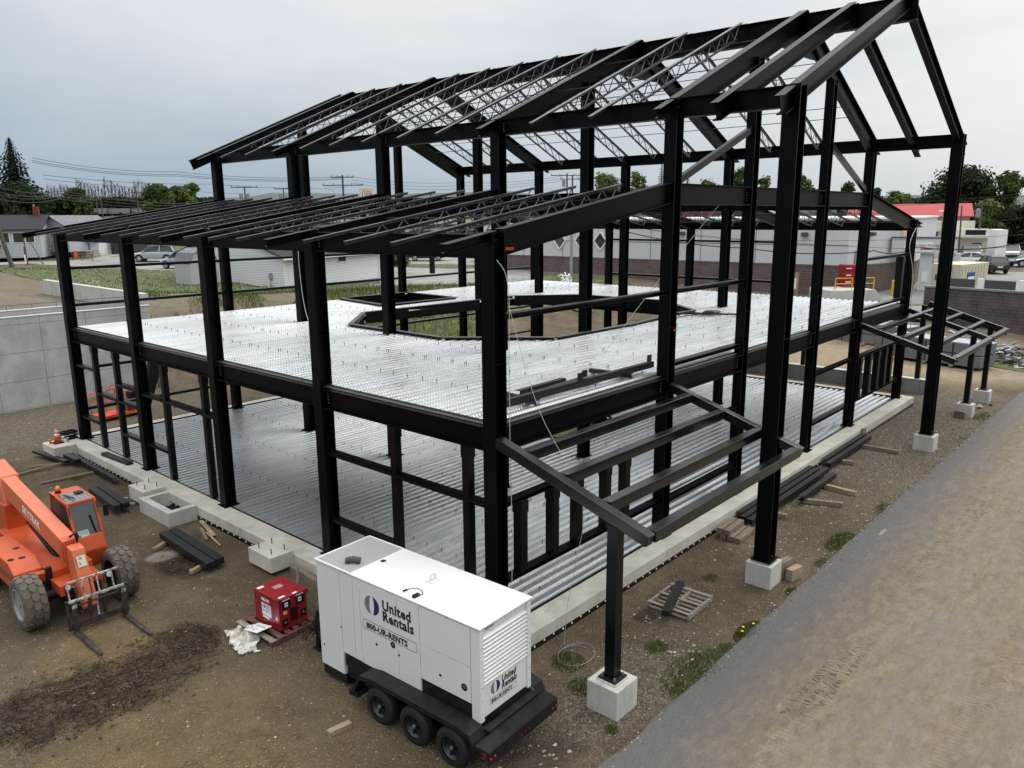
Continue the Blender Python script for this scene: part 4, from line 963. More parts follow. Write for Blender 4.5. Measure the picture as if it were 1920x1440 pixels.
# rear
yR = -1.917; xd2 = (1, 0, 0)
logo(gen, (-.29, yR, .79+ZG), xd2, yd, .10)
text('lettering', 'United', .155, 'ink', gen, (-.14, yR, .79+ZG), xd2, yd, .002, xs=.8, off=.005, shear=.15); text('lettering', 'Rentals', .155, 'ink', gen, (-.14, yR, .675+ZG), xd2, yd, .002, xs=.78, off=.005, shear=.15)
rr_outline(gen, -.42, .22, .54, .635, lambda q: (q[0], yR, q[1]+ZG), .004, r=.02)
text('lettering', '800-UR-RENTS', .085, 'ink', gen, (-.39, yR-.001, .556+ZG), xd2, yd, .002, xs=.93, off=.002)
text('lettering', '10311671', .075, 'ink', gen, (-.50, -1.902, 1.825+ZG), xd2, yd, .002, xs=.7, off=.001)
# chassis
for a in ((-.64, .55, 1.28, 1.93, -.30, -.102), (-.655, .57, -1.9, 1.27, .10, .345), (-.64, .55, -1.75, -.66, .346, .60), (-.60, .52, -1.93, 1.9, -.16, .098), (-.55, .47, -1.899, -1.75, .30, .60)):
    gb(*a, 'chassis', 'deckblk', bev=.004)
def tyre_mesh(m, c, ax, r, w_, tread=False):
    m.lathe(Vector(c)-Vector(ax)*w_/2, ax, [(0, r*.60), (.0, r*.80), (.012, r*.93), (w_*.16, r*.985), (w_*.22, r), (w_*.5, r*1.01), (w_*.78, r), (w_*.84, r*.985), (w_-.012, r*.93), (w_, r*.80), (w_, r*.60)], 36, False)
for sx in (-1, 1):
    for i, y in enumerate((.08, -.74, -1.56)):
        wh = bpy.data.objects.new('wheel', None); C.objects.link(wh); wh.parent = gen; wh.location = (-.86 if sx < 0 else .70, y, .32)
        m = MB(); tyre_mesh(m, (0, 0, 0), (1, 0, 0), .325, .205); m.build('tyre', 'tyre', wh, smooth=True)
        m = MB(); m.lathe((sx*.02, 0, 0), (sx, 0, 0), [(-.05, .18), (.0, .19), (.055, .205), (.06, .195), (.03, .17), (.0, .15), (.0, .06), (.05, .055), (.05, 0)], 24)
        for q in range(5): a = q*1.2566; m.bar((sx*.03, .06*math.cos(a), .06*math.sin(a)), (sx*.03, .17*math.cos(a), .17*math.sin(a)), .03, .05, up=(1, 0, 0))
        m.build('rim', 'rim', wh)
        m = MB(); m.lathe((sx*.07, 0, 0), (sx, 0, 0), [(0, .03), (.02, .028)], 10); m.build('hub_cap', 'grey', wh)
    m = MB(); x0, x1 = (.68, .98) if sx < 0 else (.59, .82)
    P = [(.70, -.02), (.50, .34), (.22, .385), (-1.75, .385), (-1.98, .34), (-2.08, .10)]
    for i in range(len(P)-1):
        a, b = P[i], P[i+1]; m.hexa([(sx*x0, a[0], a[1]+ZG), (sx*x1, a[0], a[1]+ZG), (sx*x1, b[0], b[1]+ZG), (sx*x0, b[0], b[1]+ZG), (sx*x0, a[0], a[1]+.02+ZG), (sx*x1, a[0], a[1]+.02+ZG), (sx*x1, b[0], b[1]+.02+ZG), (sx*x0, b[0], b[1]+.02+ZG)])
        m.hexa([(sx*(x1-.005), a[0], a[1]-.06+ZG), (sx*(x1+.006), a[0], a[1]-.06+ZG), (sx*(x1+.006), b[0], b[1]-.06+ZG), (sx*(x1-.005), b[0], b[1]-.06+ZG), (sx*(x1-.005), a[0], a[1]+.021+ZG), (sx*(x1+.006), a[0], a[1]+.021+ZG), (sx*(x1+.006), b[0], b[1]+.021+ZG), (sx*(x1-.005), b[0], b[1]+.021+ZG)])
    m.build('fender', 'deckblk', gen)
    gb(sx*.85-.12, sx*.85+.12, .60, .82, -.12, -.02, 'step', 'deckblk', bev=.004)
gb(-.98, .74, -2.34, -2.09, .16, .25, 'rear_step', 'deckblk'); gb(-.98, .74, -2.36, -2.341, .02, .24, 'bumper', 'deckblk'); gb(-.66, .57, -2.089, -1.95, .02, .30, 'rear_frame', 'deckblk')
for x in (-.93, -.84, -.22, -.12, -.02, .60, .69):
    m = MB(); m.lathe((x, -2.362, .11+ZG), (0, -1, 0), [(0, .03 if abs(x) > .5 else .016), (.015, .025 if abs(x) > .5 else .013)], 10); m.build('tail_lamp', 'tred', gen)
for sx in (-.985, .745): gb(sx-.008, sx+.008, -2.32, -2.24, .12, .2, 'side_lamp', 'tred')
gb(-.055, .055, 1.94, 3.05, -.02, .09, 'tongue', 'deckblk'); 
for sx in (-1, 1): m = MB(); m.bar((sx*.5, 1.94, .03+ZG), (sx*.06, 2.9, .03+ZG), .07, .1); m.build('tongue_rail', 'deckblk', gen)
m = MB(); m.box(-.16, -.06, 2.72, 2.82, .02, .30+ZG); m.box(-.21, -.01, 2.66, 2.88, .0, .02); m.tube([(-.11, 2.77, .3+ZG), (-.11, 2.77, .42+ZG)], .04, 8); m.build('jack_stand', 'deckblk', gen)
m = MB(); m.box(-.20, .10, 2.45, 2.7, .095+ZG, .30+ZG); m.build('junction_box', 'black', gen, bevel=.01)
rq = random.Random(9)
for i in range(6):
    x, y = rq.uniform(-.3, .1), rq.uniform(2.4, 3.0); m = MB(); m.tube([(x, y, .1+ZG), (x-.12, y+.1, .24+ZG), (x-.2, y+.05, .0+ZG), (x-.12, y+.2, -.1+ZG), (x+.1, y+.12, .12+ZG)], .009, 5); m.build('hose', 'black', gen, smooth=True)
# small black device on the enclosure roof
def gw(x, y, z): return gen.matrix_basis @ Vector((x, y, z+ZG))
gen.matrix_basis  # local frame used for things lying on the trailer
Mg = Matrix.Translation(gen.location) @ Matrix.Rotation(R(2.66), 4, 'Z')
P = [Mg @ Vector((a, b, 1.96+ZG)) for a, b in ((-.56, -.50), (-.45, -.55), (-.38, -.46), (-.36, -.34), (-.42, -.26), (-.5, -.24), (-.58, -.22))]
t = thing('cable_plug', 'small black plug with a short lead lying on the white generator roof', 'plug', P[0]-Vector((0, 0, .004)))
m = MB(); m.box(-.06, .06, -.03, .03, 0, .045); m.build('plug_body', 'black', t, bevel=.006)
m = MB(); m.tube([q-t.location+Vector((0, 0, .012)) for q in P], .006, 6); m.tube([P[-2]-t.location+Vector((0, 0, .014)), P[-1]-t.location+Vector((0, 0, .014))], .014, 8); m.build('lead', 'black', t, smooth=True)
# ================================================================== RED WELDER ON ITS PALLET
wl = thing('welding_power_source', 'red boxy welding machine with two black meters on a red timber pallet', 'welding machine', (-2.29, 3.98, -.24), R(2))
W_, D_, H_ = .33, .44, .66
m = MB(); m.box(-W_, W_, -D_, D_, 0, H_); m.build('case', 'red', wl, bevel=.012)
m = MB(); m.prism([(-W_-.015, -D_-.015, H_+.002), (W_+.015, -D_-.015, H_+.002), (W_+.015, D_+.01, H_+.002), (-W_-.015, D_+.01, H_+.002)], (0, 0, .02)); m.build('lid', 'red', wl, bevel=.004)
fy = -D_-.004
for x in (-.16, .16):
    m = MB(); m.box(x-.10, x+.10, fy-.012, fy, .44, .62); o = m.build('meter', 'black', wl, bevel=.004)
    m = MB(); m.box(x-.045, x+.03, fy-.018, fy-.0125, .49, .58); m.build('dial', 'refl', o); m = MB(); m.box(x-.035, x+.02, fy-.022, fy-.0185, .525, .545); m.build('needle', 'redpaint', o)
    m = MB(); m.box(x-.09, x+.09, fy-.008, fy, .625, .642); m.build('meter_strip', 'refl', wl)
m = MB()
for i in range(12): m.box(-.08, .10, fy-.006, fy, .13+i*.024, .145+i*.024)
m.build('vent', 'black', wl)
for x, z in ((-.21, .16), (.22, .22)): m = MB(); m.box(x-.06, x+.06, fy-.01, fy, z-.09, z+.07); o = m.build('socket_panel', 'black', wl); m = MB(); m.lathe((x, fy-.011, z), (0, -1, 0), [(0, .02), (.02, .016)], 8); m.build('socket', 'grey', o)
m = MB(); m.box(-.24, -.15, fy-.003, fy, .33, .40); m.build('warning_label', mat('amber_label', (.65, .45, .1), .6), wl)
lx = -W_-.003
m = MB(); m.box(lx-.001, lx, -.16, .17, .20, .46); m.build('rental_label', 'refl', wl)
logo(wl, (lx-.002, .09, .40), (0, -1, 0), (0, 0, 1), .045)
text('lettering', 'United', .075, 'ink', wl, (lx-.002, .035, .40), (0, -1, 0), (0, 0, 1), .001, xs=.75); text('lettering', 'Rentals', .075, 'ink', wl, (lx-.002, .035, .345), (0, -1, 0), (0, 0, 1), .001, xs=.72)
text('lettering', '800-UR-RENTS', .045, 'ink', wl, (lx-.002, .15, .29), (0, -1, 0), (0, 0, 1), .001, xs=.9)
m = MB(); m.box(lx-.001, lx, -.08, .15, .14, .19); m.build('number_label', 'refl', wl)
text('lettering', 'NELSON', .085, 'refl', wl, (lx-.002, .17, .52), (0, -1, 0), (0, 0, 1), .001, xs=.85, off=.004)
m = MB(); m.prism([(lx-.002, -.30, .22), (lx-.002, -.40, .22), (lx-.002, -.35, .32)], (.0015, 0, 0)); m.build('warning_triangle', 'refl', wl)
for x, y, s_ in ((-.2, -.36, .07), (.08, -.40, .05)): m = MB(); m.box(x-s_, x+s_, y-.03, y+.03, H_+.0225, H_+.024); m.build('lid_label', 'refl', wl)
m = MB(); m.box(-.3, -.16, .3, .38, H_+.0225, H_+.024); m.build('lid_label', 'refl', wl)
m = MB(); m.box(-.08, .12, .02, .18, H_+.0222, H_+.0235); m.build('scuffed_label', mat('scuff', (.3, .12, .12), .9, col2=(.45, .3, .3), vscale=20), wl)
for x in (-W_, W_): m = MB(); m.tube([(x, -D_-.02, .6), (x, -D_-.05, .66), (x, -D_-.02, .70)], .012, 6); m.build('lift_lug', 'black', wl)
M['redwood'] = mat('red_stained_timber', (.09, .03, .025), .8, col2=(.17, .07, .055), vscale=6, bump=.2)
pl_ = thing('pallet', 'dark red timber pallet under the red welding machine', 'pallet', (-2.4, 4.02, -.38), R(2))
for y in (-.6, 0., .56): m = MB(); m.box(-.55, .55, y-.05, y+.05, 0, .10); m.build('runner', 'redwood', pl_, bevel=.004)
for i in range(6): m = MB(); x = -.55+i*.2; m.box(x, x+.12, -.66, .62, .101, .125); m.build('slat', 'redwood' if i else 'wood2', pl_, bevel=.003)
sg = MB(); sg.prism([(-.26, -.17, 0), (.26, -.17, 0), (.26, .17, 0), (-.26, .17, 0)], (0, 0, .008)); M['card'] = mat('white_card', (.72, .73, .73), .7)
t = thing('cardboard_sign', 'white card with a hand drawn arrow leaning against the red welding machine', 'sign', (-2.86, 3.95, -.2), 0)
o = sg.build('board', 'card', t); o.rotation_euler = (0, R(-12), R(-90))
m = MB(); q = [(-.22, .02), (-.20, -.09), (.02, -.09), (.02, -.13), (.10, -.07), (.02, -.02), (.02, -.05), (-.14, -.05)]
for i in range(len(q)): a, b = q[i], q[(i+1) % len(q)]; m.bar((a[0], a[1], .0095), (b[0], b[1], .0095), .007, .002)
for i in range(7): m.tube([(-.15+i*.05, .04, .0095), (-.135+i*.05, .09, .0095), (-.125+i*.05, .045, .0095)], .0025, 4)
m.build('arrow_drawing', 'ink', o)
# crumpled clear plastic
pm, k = new('clear_plastic_sheet', .22); k.l.new(k.ramp(k.noise(k.pos(), 7, 5), [(.35, (.36, .33, .28)), (.6, (.72, .69, .63))]), k.b.inputs['Base Color']); k.b.inputs['Transmission Weight'].default_value = .15; k.b.inputs['Specular IOR Level'].default_value = .8
bm = bmesh.new(); bmesh.ops.create_grid(bm, x_segments=46, y_segments=60, size=.5)
for v in bm.verts:
    x, y = v.co.x*.95, v.co.y*1.55; r = math.hypot(x*1.6, y)
    d = noise.noise((x*4.5, y*4.5, 1)); e_ = noise.noise((x*11, y*11, 5)); g_ = abs(noise.noise((x*3+4, y*3, 9)))
    v.co = Vector((x+.12*d+.05*e_, y+.14*noise.noise((x*4, y*4, 20)), max(.004, .26*g_*max(0, 1-r*1.1)+.10*abs(d)+.06*abs(e_))))
drop = [f_ for f_ in bm.faces if math.hypot(f_.calc_center_median().x*1.7, f_.calc_center_median().y*1.05) > .55+.3*noise.noise((f_.calc_center_median().x*3, f_.calc_center_median().y*3, 2))]
bmesh.ops.delete(bm, geom=drop, context='FACES')
me = bpy.data.meshes.new('plastic_sheet'); bm.to_mesh(me); bm.free(); me.materials.append(pm)
o = bpy.data.objects.new('plastic_sheet', me); C.objects.link(o); o.location = (-3.13, 3.95, -.37); o.rotation_euler = (0, 0, R(-15)); tag(o, 'crumpled cloudy plastic sheet beside the red pallet', 'plastic sheet')
# ================================================================== TELEHANDLER
def paint(name, a, b):
    m, k = new(name, .38); p = k.pos(); n = k.noise(p, 2.2, 6, .65)
    c = k.ramp(n, [(.3, a), (.7, b)]); c = k.mix(k.ramp(k.noise(p, 9, 6, .75), [(.60, 0.), (.75, .5)]), c, (.20, .10, .06)); k.l.new(c, k.b.inputs['Base Color'])
    k.l.new(k.ramp(n, [(.3, .32), (.7, .5)]), k.b.inputs['Roughness']); return m
M['orange'] = paint('orange_paint', (.44, .058, .012), (.54, .085, .02)); M['orange2'] = paint('faded_orange_paint', (.52, .115, .045), (.60, .16, .075))
M['tread'] = mat('dusty_tyre', (.075, .064, .05), .9, col2=(.13, .115, .092), vscale=6, bump=.3, bscale=30); M['treadgap'] = mat('tyre_groove', (.02, .018, .016), .9)
M['rimg'] = mat('pale_rim', (.24, .24, .23), .6, var=.2, vscale=6); M['forkm'] = mat('worn_fork', (.035, .03, .027), .45, .5, col2=(.10, .085, .075), vscale=8); M['chip'] = mat('chipped_white', (.05, .05, .05), .6, col2=(.55, .54, .50), vscale=14)
M['roofglass'] = mat('tinted_roof_panel', (.10, .09, .09), .12, 0, spec=.8, col2=(.17, .155, .15), vscale=4); M['cabglass'] = mat('cab_glass', (.035, .045, .042), .05, spec=.9)
M['amber'] = mat('amber_beacon', (.75, .22, .02), .2)
th_ = thing('telehandler', 'orange telescopic handler with lowered forks parked on the mud', 'telehandler', (-4.83, 9.3, -.39))
def tb(x0, x1, y0, y1, z0, z1, name, mt='orange', bev=.02, par=None):
    m = MB(); m.box(x0, x1, y0, y1, z0, z1); return m.build(name, mt, par or th_, bevel=bev)
def tyrebig(x, y, sx, r=.57, w_=.42):
    wh = bpy.data.objects.new('wheel', None); C.objects.link(wh); wh.parent = th_; wh.location = (x, y, r)
    m = MB(); a = w_/2
    m.lathe((-a, 0, 0), (1, 0, 0), [(0, r*.60), (-.01, r*.72), (.0, r*.88), (.03, r*.95), (w_/2, r*.958), (w_-.03, r*.95), (w_, r*.88), (w_+.01, r*.72), (w_, r*.60)], 40, False); ty = m.build('tyre', ['tread'], wh, smooth=True)
    m = MB(); n = 18     # chunky hexagonal tread blocks in three rings
    for ring, (cx, hw) in enumerate(((-a*.66, a*.30), (0, a*.31), (a*.66, a*.30))):
        for i in range(n):
            t0 = 2*math.pi*(i+(.5 if ring == 1 else 0))/n; dt = 2*math.pi/n*.46
            hexp = [(-1, -.45), (-1, .45), (-.35, 1), (.35, 1), (1, .45), (1, -.45), (.35, -1), (-.35, -1)]
            lo = []; up2 = []
            for u_, v_ in hexp:
                ang = t0+v_*dt; xx = cx+u_*hw
                if ring != 1 and (u_ > 0) == (ring == 2) and abs(u_) == 1: rr_ = r*.955
                else: rr_ = r
                lo.append((xx, r*.93*math.cos(ang), r*.93*math.sin(ang))); up2.append((xx*.99, rr_*math.cos(ang), rr_*math.sin(ang)))
            b0 = len(m.v); m.v += lo+up2
            m.f.append(tuple(b0+8+j for j in range(8))); m.mi.append(0)
            for j in range(8): m.f.append((b0+j, b0+(j+1) % 8, b0+8+(j+1) % 8, b0+8+j)); m.mi.append(0)
    m.build('tread', 'tread', ty)
    m = MB(); m.lathe((sx*a, 0, 0), (sx, 0, 0), [(-.04, r*.62), (.0, r*.62), (.005, r*.56), (-.05, r*.52), (-.12, r*.46), (-.14, r*.30), (-.10, r*.28), (-.10, r*.12), (-.02, r*.10), (-.02, 0)], 28); m.build('rim', 'rimg', wh, smooth=False)
    m = MB(); m.lathe((sx*a, 0, 0), (sx, 0, 0), [(-.11, r*.24), (-.06, r*.22), (-.04, r*.12), (-.02, r*.02)], 14); m.build('hub', 'dgrey', wh)
    return wh
for sx in (-1, 1):
    for y in (-1.45, 1.5): w0 = tyrebig(sx*.91, y, sx)
    for y in (-1.45, 1.5): m = MB(); m.lathe((sx*.7, y, .57), (-sx, 0, 0), [(0, .14), (.2, .11), (.5, .12)], 12); m.build('axle', 'black', th_)
tb(-.35, .35, -1.9, 2.6, .45, .75, 'chassis', 'black'); tb(-.44, .40, -1.86, -1.30, .62, .86, 'front_bumper'); tb(-.44, .42, -1.3, 2.2, .80, 1.0, 'frame_deck')
m = MB(); m.prism([(-1.0, -.95, .62), (-1.0, 1.1, .62), (-1.0, 1.1, 1.20), (-1.0, -.62, 1.20), (-1.0, -.95, 1.02)], (.55, 0, 0)); m.build('engine_hood', 'orange', th_, bevel=.03)
m = MB(); m.prism([(-1.0, -.97, .78), (-1.0, -1.0, .98), (-.45, -1.22, .98), (-.45, -1.2, .78)], (0, .2, 0)); m.build('hood_nose', 'orange', th_, bevel=.015)
for z in (.84, .92): tb(-1.006, -1.0, -.7, .2, z, z+.04, 'vent', 'dgrey', 0)
tb(-.50, -.38, -1.32, -1.22, .50, 1.12, 'steering_cylinder', 'black'); m = MB(); m.tube([(-.9, -.5, 1.21), (-.9, -.5, 1.215)], .06, 14); m.build('fuel_cap', 'black', th_)
for x, y in ((-.62, .1), (-.7, -.55)): m = MB(); m.lathe((x, y, 1.2), (0, 0, 1), [(0, .07), (.006, .07)], 14); m.build('fuel_cap', 'black', th_)
for x in (-.30, .52): m = MB(); m.lathe((x, -1.875, .80), (0, -1, 0), [(0, .06), (.03, .055)], 14); m.build('headlight', 'refl', th_); m = MB(); m.lathe((x, -1.86, .80), (0, -1, 0), [(0, .07), (.03, .068)], 14); m.build('lamp_ring', 'black', th_)
tb(-.20, -.06, -1.867, -1.861, .72, .78, 'plate', 'refl', 0); tb(-.36, -.27, -1.867, -1.861, .70, .80, 'lamp_hole', 'black', 0)
# cab
cab = MB(); cx0, cx1 = .27, .88
prof = [(-.80, .62), (-.92, 1.05), (-.78, 1.42), (-.60, 2.08), (-.40, 2.16), (.42, 2.16), (.50, 2.0), (.50, .62)]
low = MB(); low.prism([(cx0, a, b) for a, b in [(-.80, .62), (-.93, 1.05), (-.82, 1.38), (.5, 1.38), (.5, .62)]], (cx1-cx0, 0, 0)); low.build('cab_base', 'orange', th_, bevel=.03)
m = MB()
for x in (cx0+.025, cx1-.025):
    m.bar((x, -.80, 1.38), (x, -.57, 2.10), .05, .06, up=(1, 0, 0)); m.bar((x, .46, 1.38), (x, .46, 2.10), .05, .06, up=(1, 0, 0)); m.bar((x, -.58, 2.11), (x, .48, 2.13), .05, .06)
m.bar((cx0, -.57, 2.10), (cx1, -.57, 2.10), .05, .06); m.box(cx0, cx1, .1, .49, 2.09, 2.16)
m.build('cab_frame', 'orange', th_, bevel=.01)
m = MB(); m.prism([(cx0+.05, -.785, 1.385), (cx0+.05, -.565, 2.07), (cx0+.05, -.55, 2.07), (cx0+.05, -.77, 1.385)], (cx1-cx0-.1, 0, 0)); ws = m.build('windscreen', 'cabglass', th_)
m = MB(); m.box(cx0+.012, cx0+.02, -.70, .43, 1.39, 2.07); m.build('side_window', 'cabglass', th_); m = MB(); m.box(cx1-.02, cx1-.012, -.70, .43, 1.39, 2.07); m.build('side_window', 'cabglass', th_); m = MB(); m.box(cx0+.05, cx1-.05, .44, .45, 1.39, 2.07); m.build('rear_window', 'cabglass', th_)
m = MB(); m.prism([(cx0+.05, -.59, 2.115), (cx0+.05, -.25, 2.165), (cx0+.05, .1, 2.168), (cx0+.05, .1, 2.15), (cx0+.05, -.57, 2.09)], (cx1-cx0-.1, 0, 0)); rf = m.build('roof_window', 'roofglass', th_)
m = MB()
for i in range(6): x = cx0+.06+i*.096; m.bar((x, -.58, 2.122), (x, -.25, 2.172), .006, .006)
for i in range(3): y = -.52+i*.12; m.bar((cx0+.05, y, 2.131+i*.0145), (cx1-.05, y, 2.131+i*.0145), .006, .006)
m.build('roof_bars', 'grey', rf)
m = MB(); m.bar((cx0+.14, -.805, 1.40), (cx0+.32, -.795, 1.43), .1, .01, up=(0, -1, .3)); m.box(cx0+.08, cx0+.30, -.805, -.80, 1.40, 1.52); m.build('sticker', mat('pale_sticker', (.42, .58, .56), .6), ws)
m = MB(); m.bar((cx1-.12, -.83, 1.25), (cx1-.20, -.70, 1.80), .02, .02); m.bar((cx1-.2, -.71, 1.78), (cx1-.16, -.80, 1.45), .012, .012); m.build('wiper', 'black', th_)
m = MB(); m.bar((cx0+.22, -.45, 2.18), (cx0+.12, -.1, 2.20), .04, .015); m.build('roof_wiper', 'black', th_); m = MB(); m.box(cx1-.26, cx1-.1, -.18, -.02, 2.172, 2.2); m.build('roof_lamp', 'black', th_)
m = MB(); pts = [(.55+.12*math.cos(a), -.45+.04*math.sin(a), 1.48+.1*math.sin(a)) for a in [i*.45 for i in range(15)]]; m.tube(pts, .012, 6); m.build('steering_wheel', 'black', th_); tb(.42, .75, -.1, .3, 1.2, 1.75, 'seat', 'black')
m = MB(); m.lathe((.40, .28, 2.16), (0, 0, 1), [(0, .07), (.05, .06)], 14); m.build('beacon_base', 'black', th_); m = MB(); m.lathe((.40, .28, 2.21), (0, 0, 1), [(0, .05), (.06, .052), (.11, .035), (.12, 0)], 14); m.build('beacon', 'amber', th_, smooth=True)
m = MB(); m.tube([(cx1, -.7, 1.95), (cx1+.12, -.78, 1.95)], .012, 6); m.box(cx1+.06, cx1+.16, -.82, -.78, 1.72, 1.98); m.build('mirror', 'black', th_)
# boom
def boomseg(A, B, w_, h_, name, mt, x=-.02): m = MB(); m.bar((x, A[0], A[1]), (x, B[0], B[1]), w_, h_); return m.build(name, mt, th_, bevel=.012)
sl = (2.02-1.45)/3.9
def bz(y): return 1.45+sl*(y+1.35)
boomseg((-1.30, bz(-1.30)), (3.3, bz(3.3)), .30, .44, 'boom', 'orange2', -.02)
m = MB(); m.prism([(-.24, 2.0, bz(2.0)-.40), (-.24, 2.3, bz(2.3)+.25), (-.24, 3.3, bz(3.3)+.28), (-.24, 3.4, bz(3.4)-.6), (-.24, 2.5, bz(2.5)-.75)], (.44, 0, 0)); m.build('boom_knuckle', 'orange2', th_, bevel=.03)
tb(-.28, .24, 2.0, 3.0, .75, 1.6, 'boom_tower', 'orange')
boomseg((-1.50, bz(-1.50)), (-1.28, bz(-1.28)), .34, .48, 'boom_collar', 'orange')
for x in (-.16, -.09, .05, .12): m = MB(); m.bar((x, -1.54, bz(-1.5)+.2), (x, -1.54, bz(-1.5)-.28), .03, .07, up=(0, 1, 0)); m.build('collar_rib', 'orange', th_)
m = MB(); m.tube([(-.02, -1.50, 1.72), (.05, -1.56, 1.80), (.10, -1.52, 1.66), (.12, -1.60, 1.40)], .028, 8); m.tube([(.03, -1.48, 1.74), (.10, -1.54, 1.80), (.14, -1.50, 1.66)], .022, 8); m.build('hydraulic_hose', 'black', th_, smooth=True)
m = MB(); m.prism([(-.14, -1.55, 1.58), (-.14, -1.86, 1.55), (-.14, -2.28, .42), (-.14, -2.12, .30), (-.14, -1.98, .40), (-.14, -1.56, 1.10)], (.26, 0, 0)); m.build('boom_head', 'orange2', th_, bevel=.012)
m = MB(); m.prism([(-.142, -1.62, 1.48), (-.142, -1.62, 1.24), (-.142, -1.80, 1.24), (-.142, -1.80, 1.48)], (-.002, 0, 0)); 
t_ = MB(); t_.bar((0., -1.925, 1.42), (0., -2.005, 1.20), .17, .004, up=(0, -1, -.35)); o = t_.build('warning_label', mat('cream_label', (.62, .58, .45), .6), th_)
m = MB()
for a, b in (((-.05, 1.36), (.01, 1.36)), ((.01, 1.36), (-.02, 1.405)), ((-.02, 1.405), (-.05, 1.36))):
    f_ = lambda q: (q[0], -1.927-(1.42-q[1])*.364-.003, q[1]); m.bar(f_(a), f_(b), .006, .006)
m.bar((-.05, -1.975, 1.30), (-.02, -1.985, 1.25), .03, .006); m.build('pictogram', 'ink', o)
text('lettering', 'SKYTRAK', .25, 'refl', th_, (-.1725, .98, bz(.98)-.09), (0, -1, -sl), (0, -sl, 1), .002, xs=.98, off=.009)
# lift cylinder and linkage
m = MB(); m.tube([(-.02, -.6, .95), (-.02, 1.2, 1.35)], .06, 10); m.build('lift_cylinder', 'black', th_, smooth=True)
# carriage with load guard and forks
car = bpy.data.objects.new('fork_carriage', None); C.objects.link(car); car.parent = th_; car.location = (.05, -2.42, .0)
def cb(A, B, w_, h_, name, mt='forkm', up=(0, 0, 1)): m = MB(); m.bar(A, B, w_, h_, up); return m.build(name, mt, car)
cb((-.58, 0, .17), (.58, 0, .17), .05, .14, 'lower_bar'); cb((-.58, 0, .71), (.58, 0, .71), .05, .045, 'top_bar', 'chip')
for x in (-.57, .57): cb((x, 0, .10), (x, 0, .74), .05, .06, 'side_bar', 'forkm', (0, 1, 0))
cb((-.50, .10, 1.08), (.50, .10, 1.08), .035, .035, 'guard_rail', 'chip')
for i in range(8): x = -.50+i*.143; cb((x, .10, 1.07), (x-.0, .01, .73), .028, .02, 'guard_bar', 'forkm' if i % 2 else 'chip', (0, 1, 0))
cb((0, 0, .17), (0, 0, .71), .03, .03, 'centre_bar', 'chip', (0, 1, 0))
cb((-.52, -.02, .60), (.52, -.02, .60), .035, .035, 'fork_shaft')
for x in (-.13, .16): cb((x, .12, .12), (x, .02, .66), .06, .05, 'bracket', 'forkm', (0, 1, 0))
for x in (-.46, .50):
    m = MB(); m.box(x-.05, x+.05, -.075, -.03, .03, .66); m.box(x-.055, x+.055, -.08, .0, .56, .68); m.prism([(x-.05, -.03, .03), (x+.05, -.03, .03), (x+.05, -.9, .03), (x+.03, -1.28, .035), (x-.03, -1.28, .035), (x-.05, -.9, .03)], (0, 0, .03)); m.build('fork', 'forkm', car)
    m = MB(); m.box(x-.045, x+.045, -.086, -.081, .58, .66); m.build('fork_hook', 'chip', car)
# ================================================================== BOOM LIFT BASKET
M['liftred'] = mat('lift_orange', (.62, .07, .02), .45, var=.12, vscale=4); M['hazard'] = mat('hazard_yellow', (.7, .5, .03), .5)
bl = thing('boom_lift', 'orange railed platform of a boom lift on gravel by the tall concrete wall', 'boom lift', (2.75, 24.5, -.36), R(8))
m = MB(); m.box(-1.0, .95, -.42, .42, .10, .22); pf = m.build('platform', 'liftred', bl, bevel=.01)
m = MB()
for i in range(9): x = -.35+i*.11; m.prism([(x, -.424, .12), (x+.05, -.424, .12), (x+.08, -.424, .20), (x+.03, -.424, .20)], (0, .003, 0))
m.build('hazard_stripes', 'hazard', pf); text('lettering', 'JLG', .16, 'ink', pf, (.56, -.426, .10), (1, 0, 0), (0, 0, 1), .003, off=.01)
m = MB()
for z in (.62, 1.12):
    m.tube([(-1., -.4, z), (.95, -.4, z), (.95, .4, z), (-1., .4, z), (-1., -.4, z)], .022, 6)
for x, y in ((-1, -.4), (-.35, -.4), (.3, -.4), (.95, -.4), (.95, .4), (.3, .4), (-.35, .4), (-1, .4)): m.tube([(x, y, .2), (x, y, 1.12)], .022, 6)
m.tube([(-.35, -.4, 1.12), (-.35, -.4, 1.3), (-.5, -.4, 1.36), (-.7, -.4, 1.3), (-.72, -.4, 1.12)], .022, 6); m.tube([(.3, .4, 1.12), (.3, .4, 1.3), (.1, .4, 1.34), (-.1, .4, 1.3), (-.12, .4, 1.12)], .022, 6)
m.build('guard_rails', 'liftred', bl, smooth=True)
m = MB(); m.box(.25, .65, -.5, -.15, .75, 1.05); m.build('control_box', 'black', bl, bevel=.02); m = MB(); m.box(.2, .6, -.3, .1, .23, .5); m.build('tool_tray', 'dgrey', bl)
m = MB(); m.prism([(1.05, -.1, .15), (1.35, -.1, .15), (2.15, -.1, 2.05), (1.95, -.1, 2.25), (1.55, -.1, 2.15)], (0, .25, 0)); m.build('jib', 'black', bl, bevel=.02)
m = MB(); m.bar((1.8, .02, 2.15), (2.7, .05, 2.2), .2, .12); m.bar((2.6, .05, 2.35), (4.1, .1, 2.55), .3, .34); m.tube([(1.6, -.1, 2.1), (1.9, -.1, 2.4), (2.4, -.1, 2.2), (2.7, -.1, 2.1)], .03, 6); m.build('boom_end', 'black', bl)
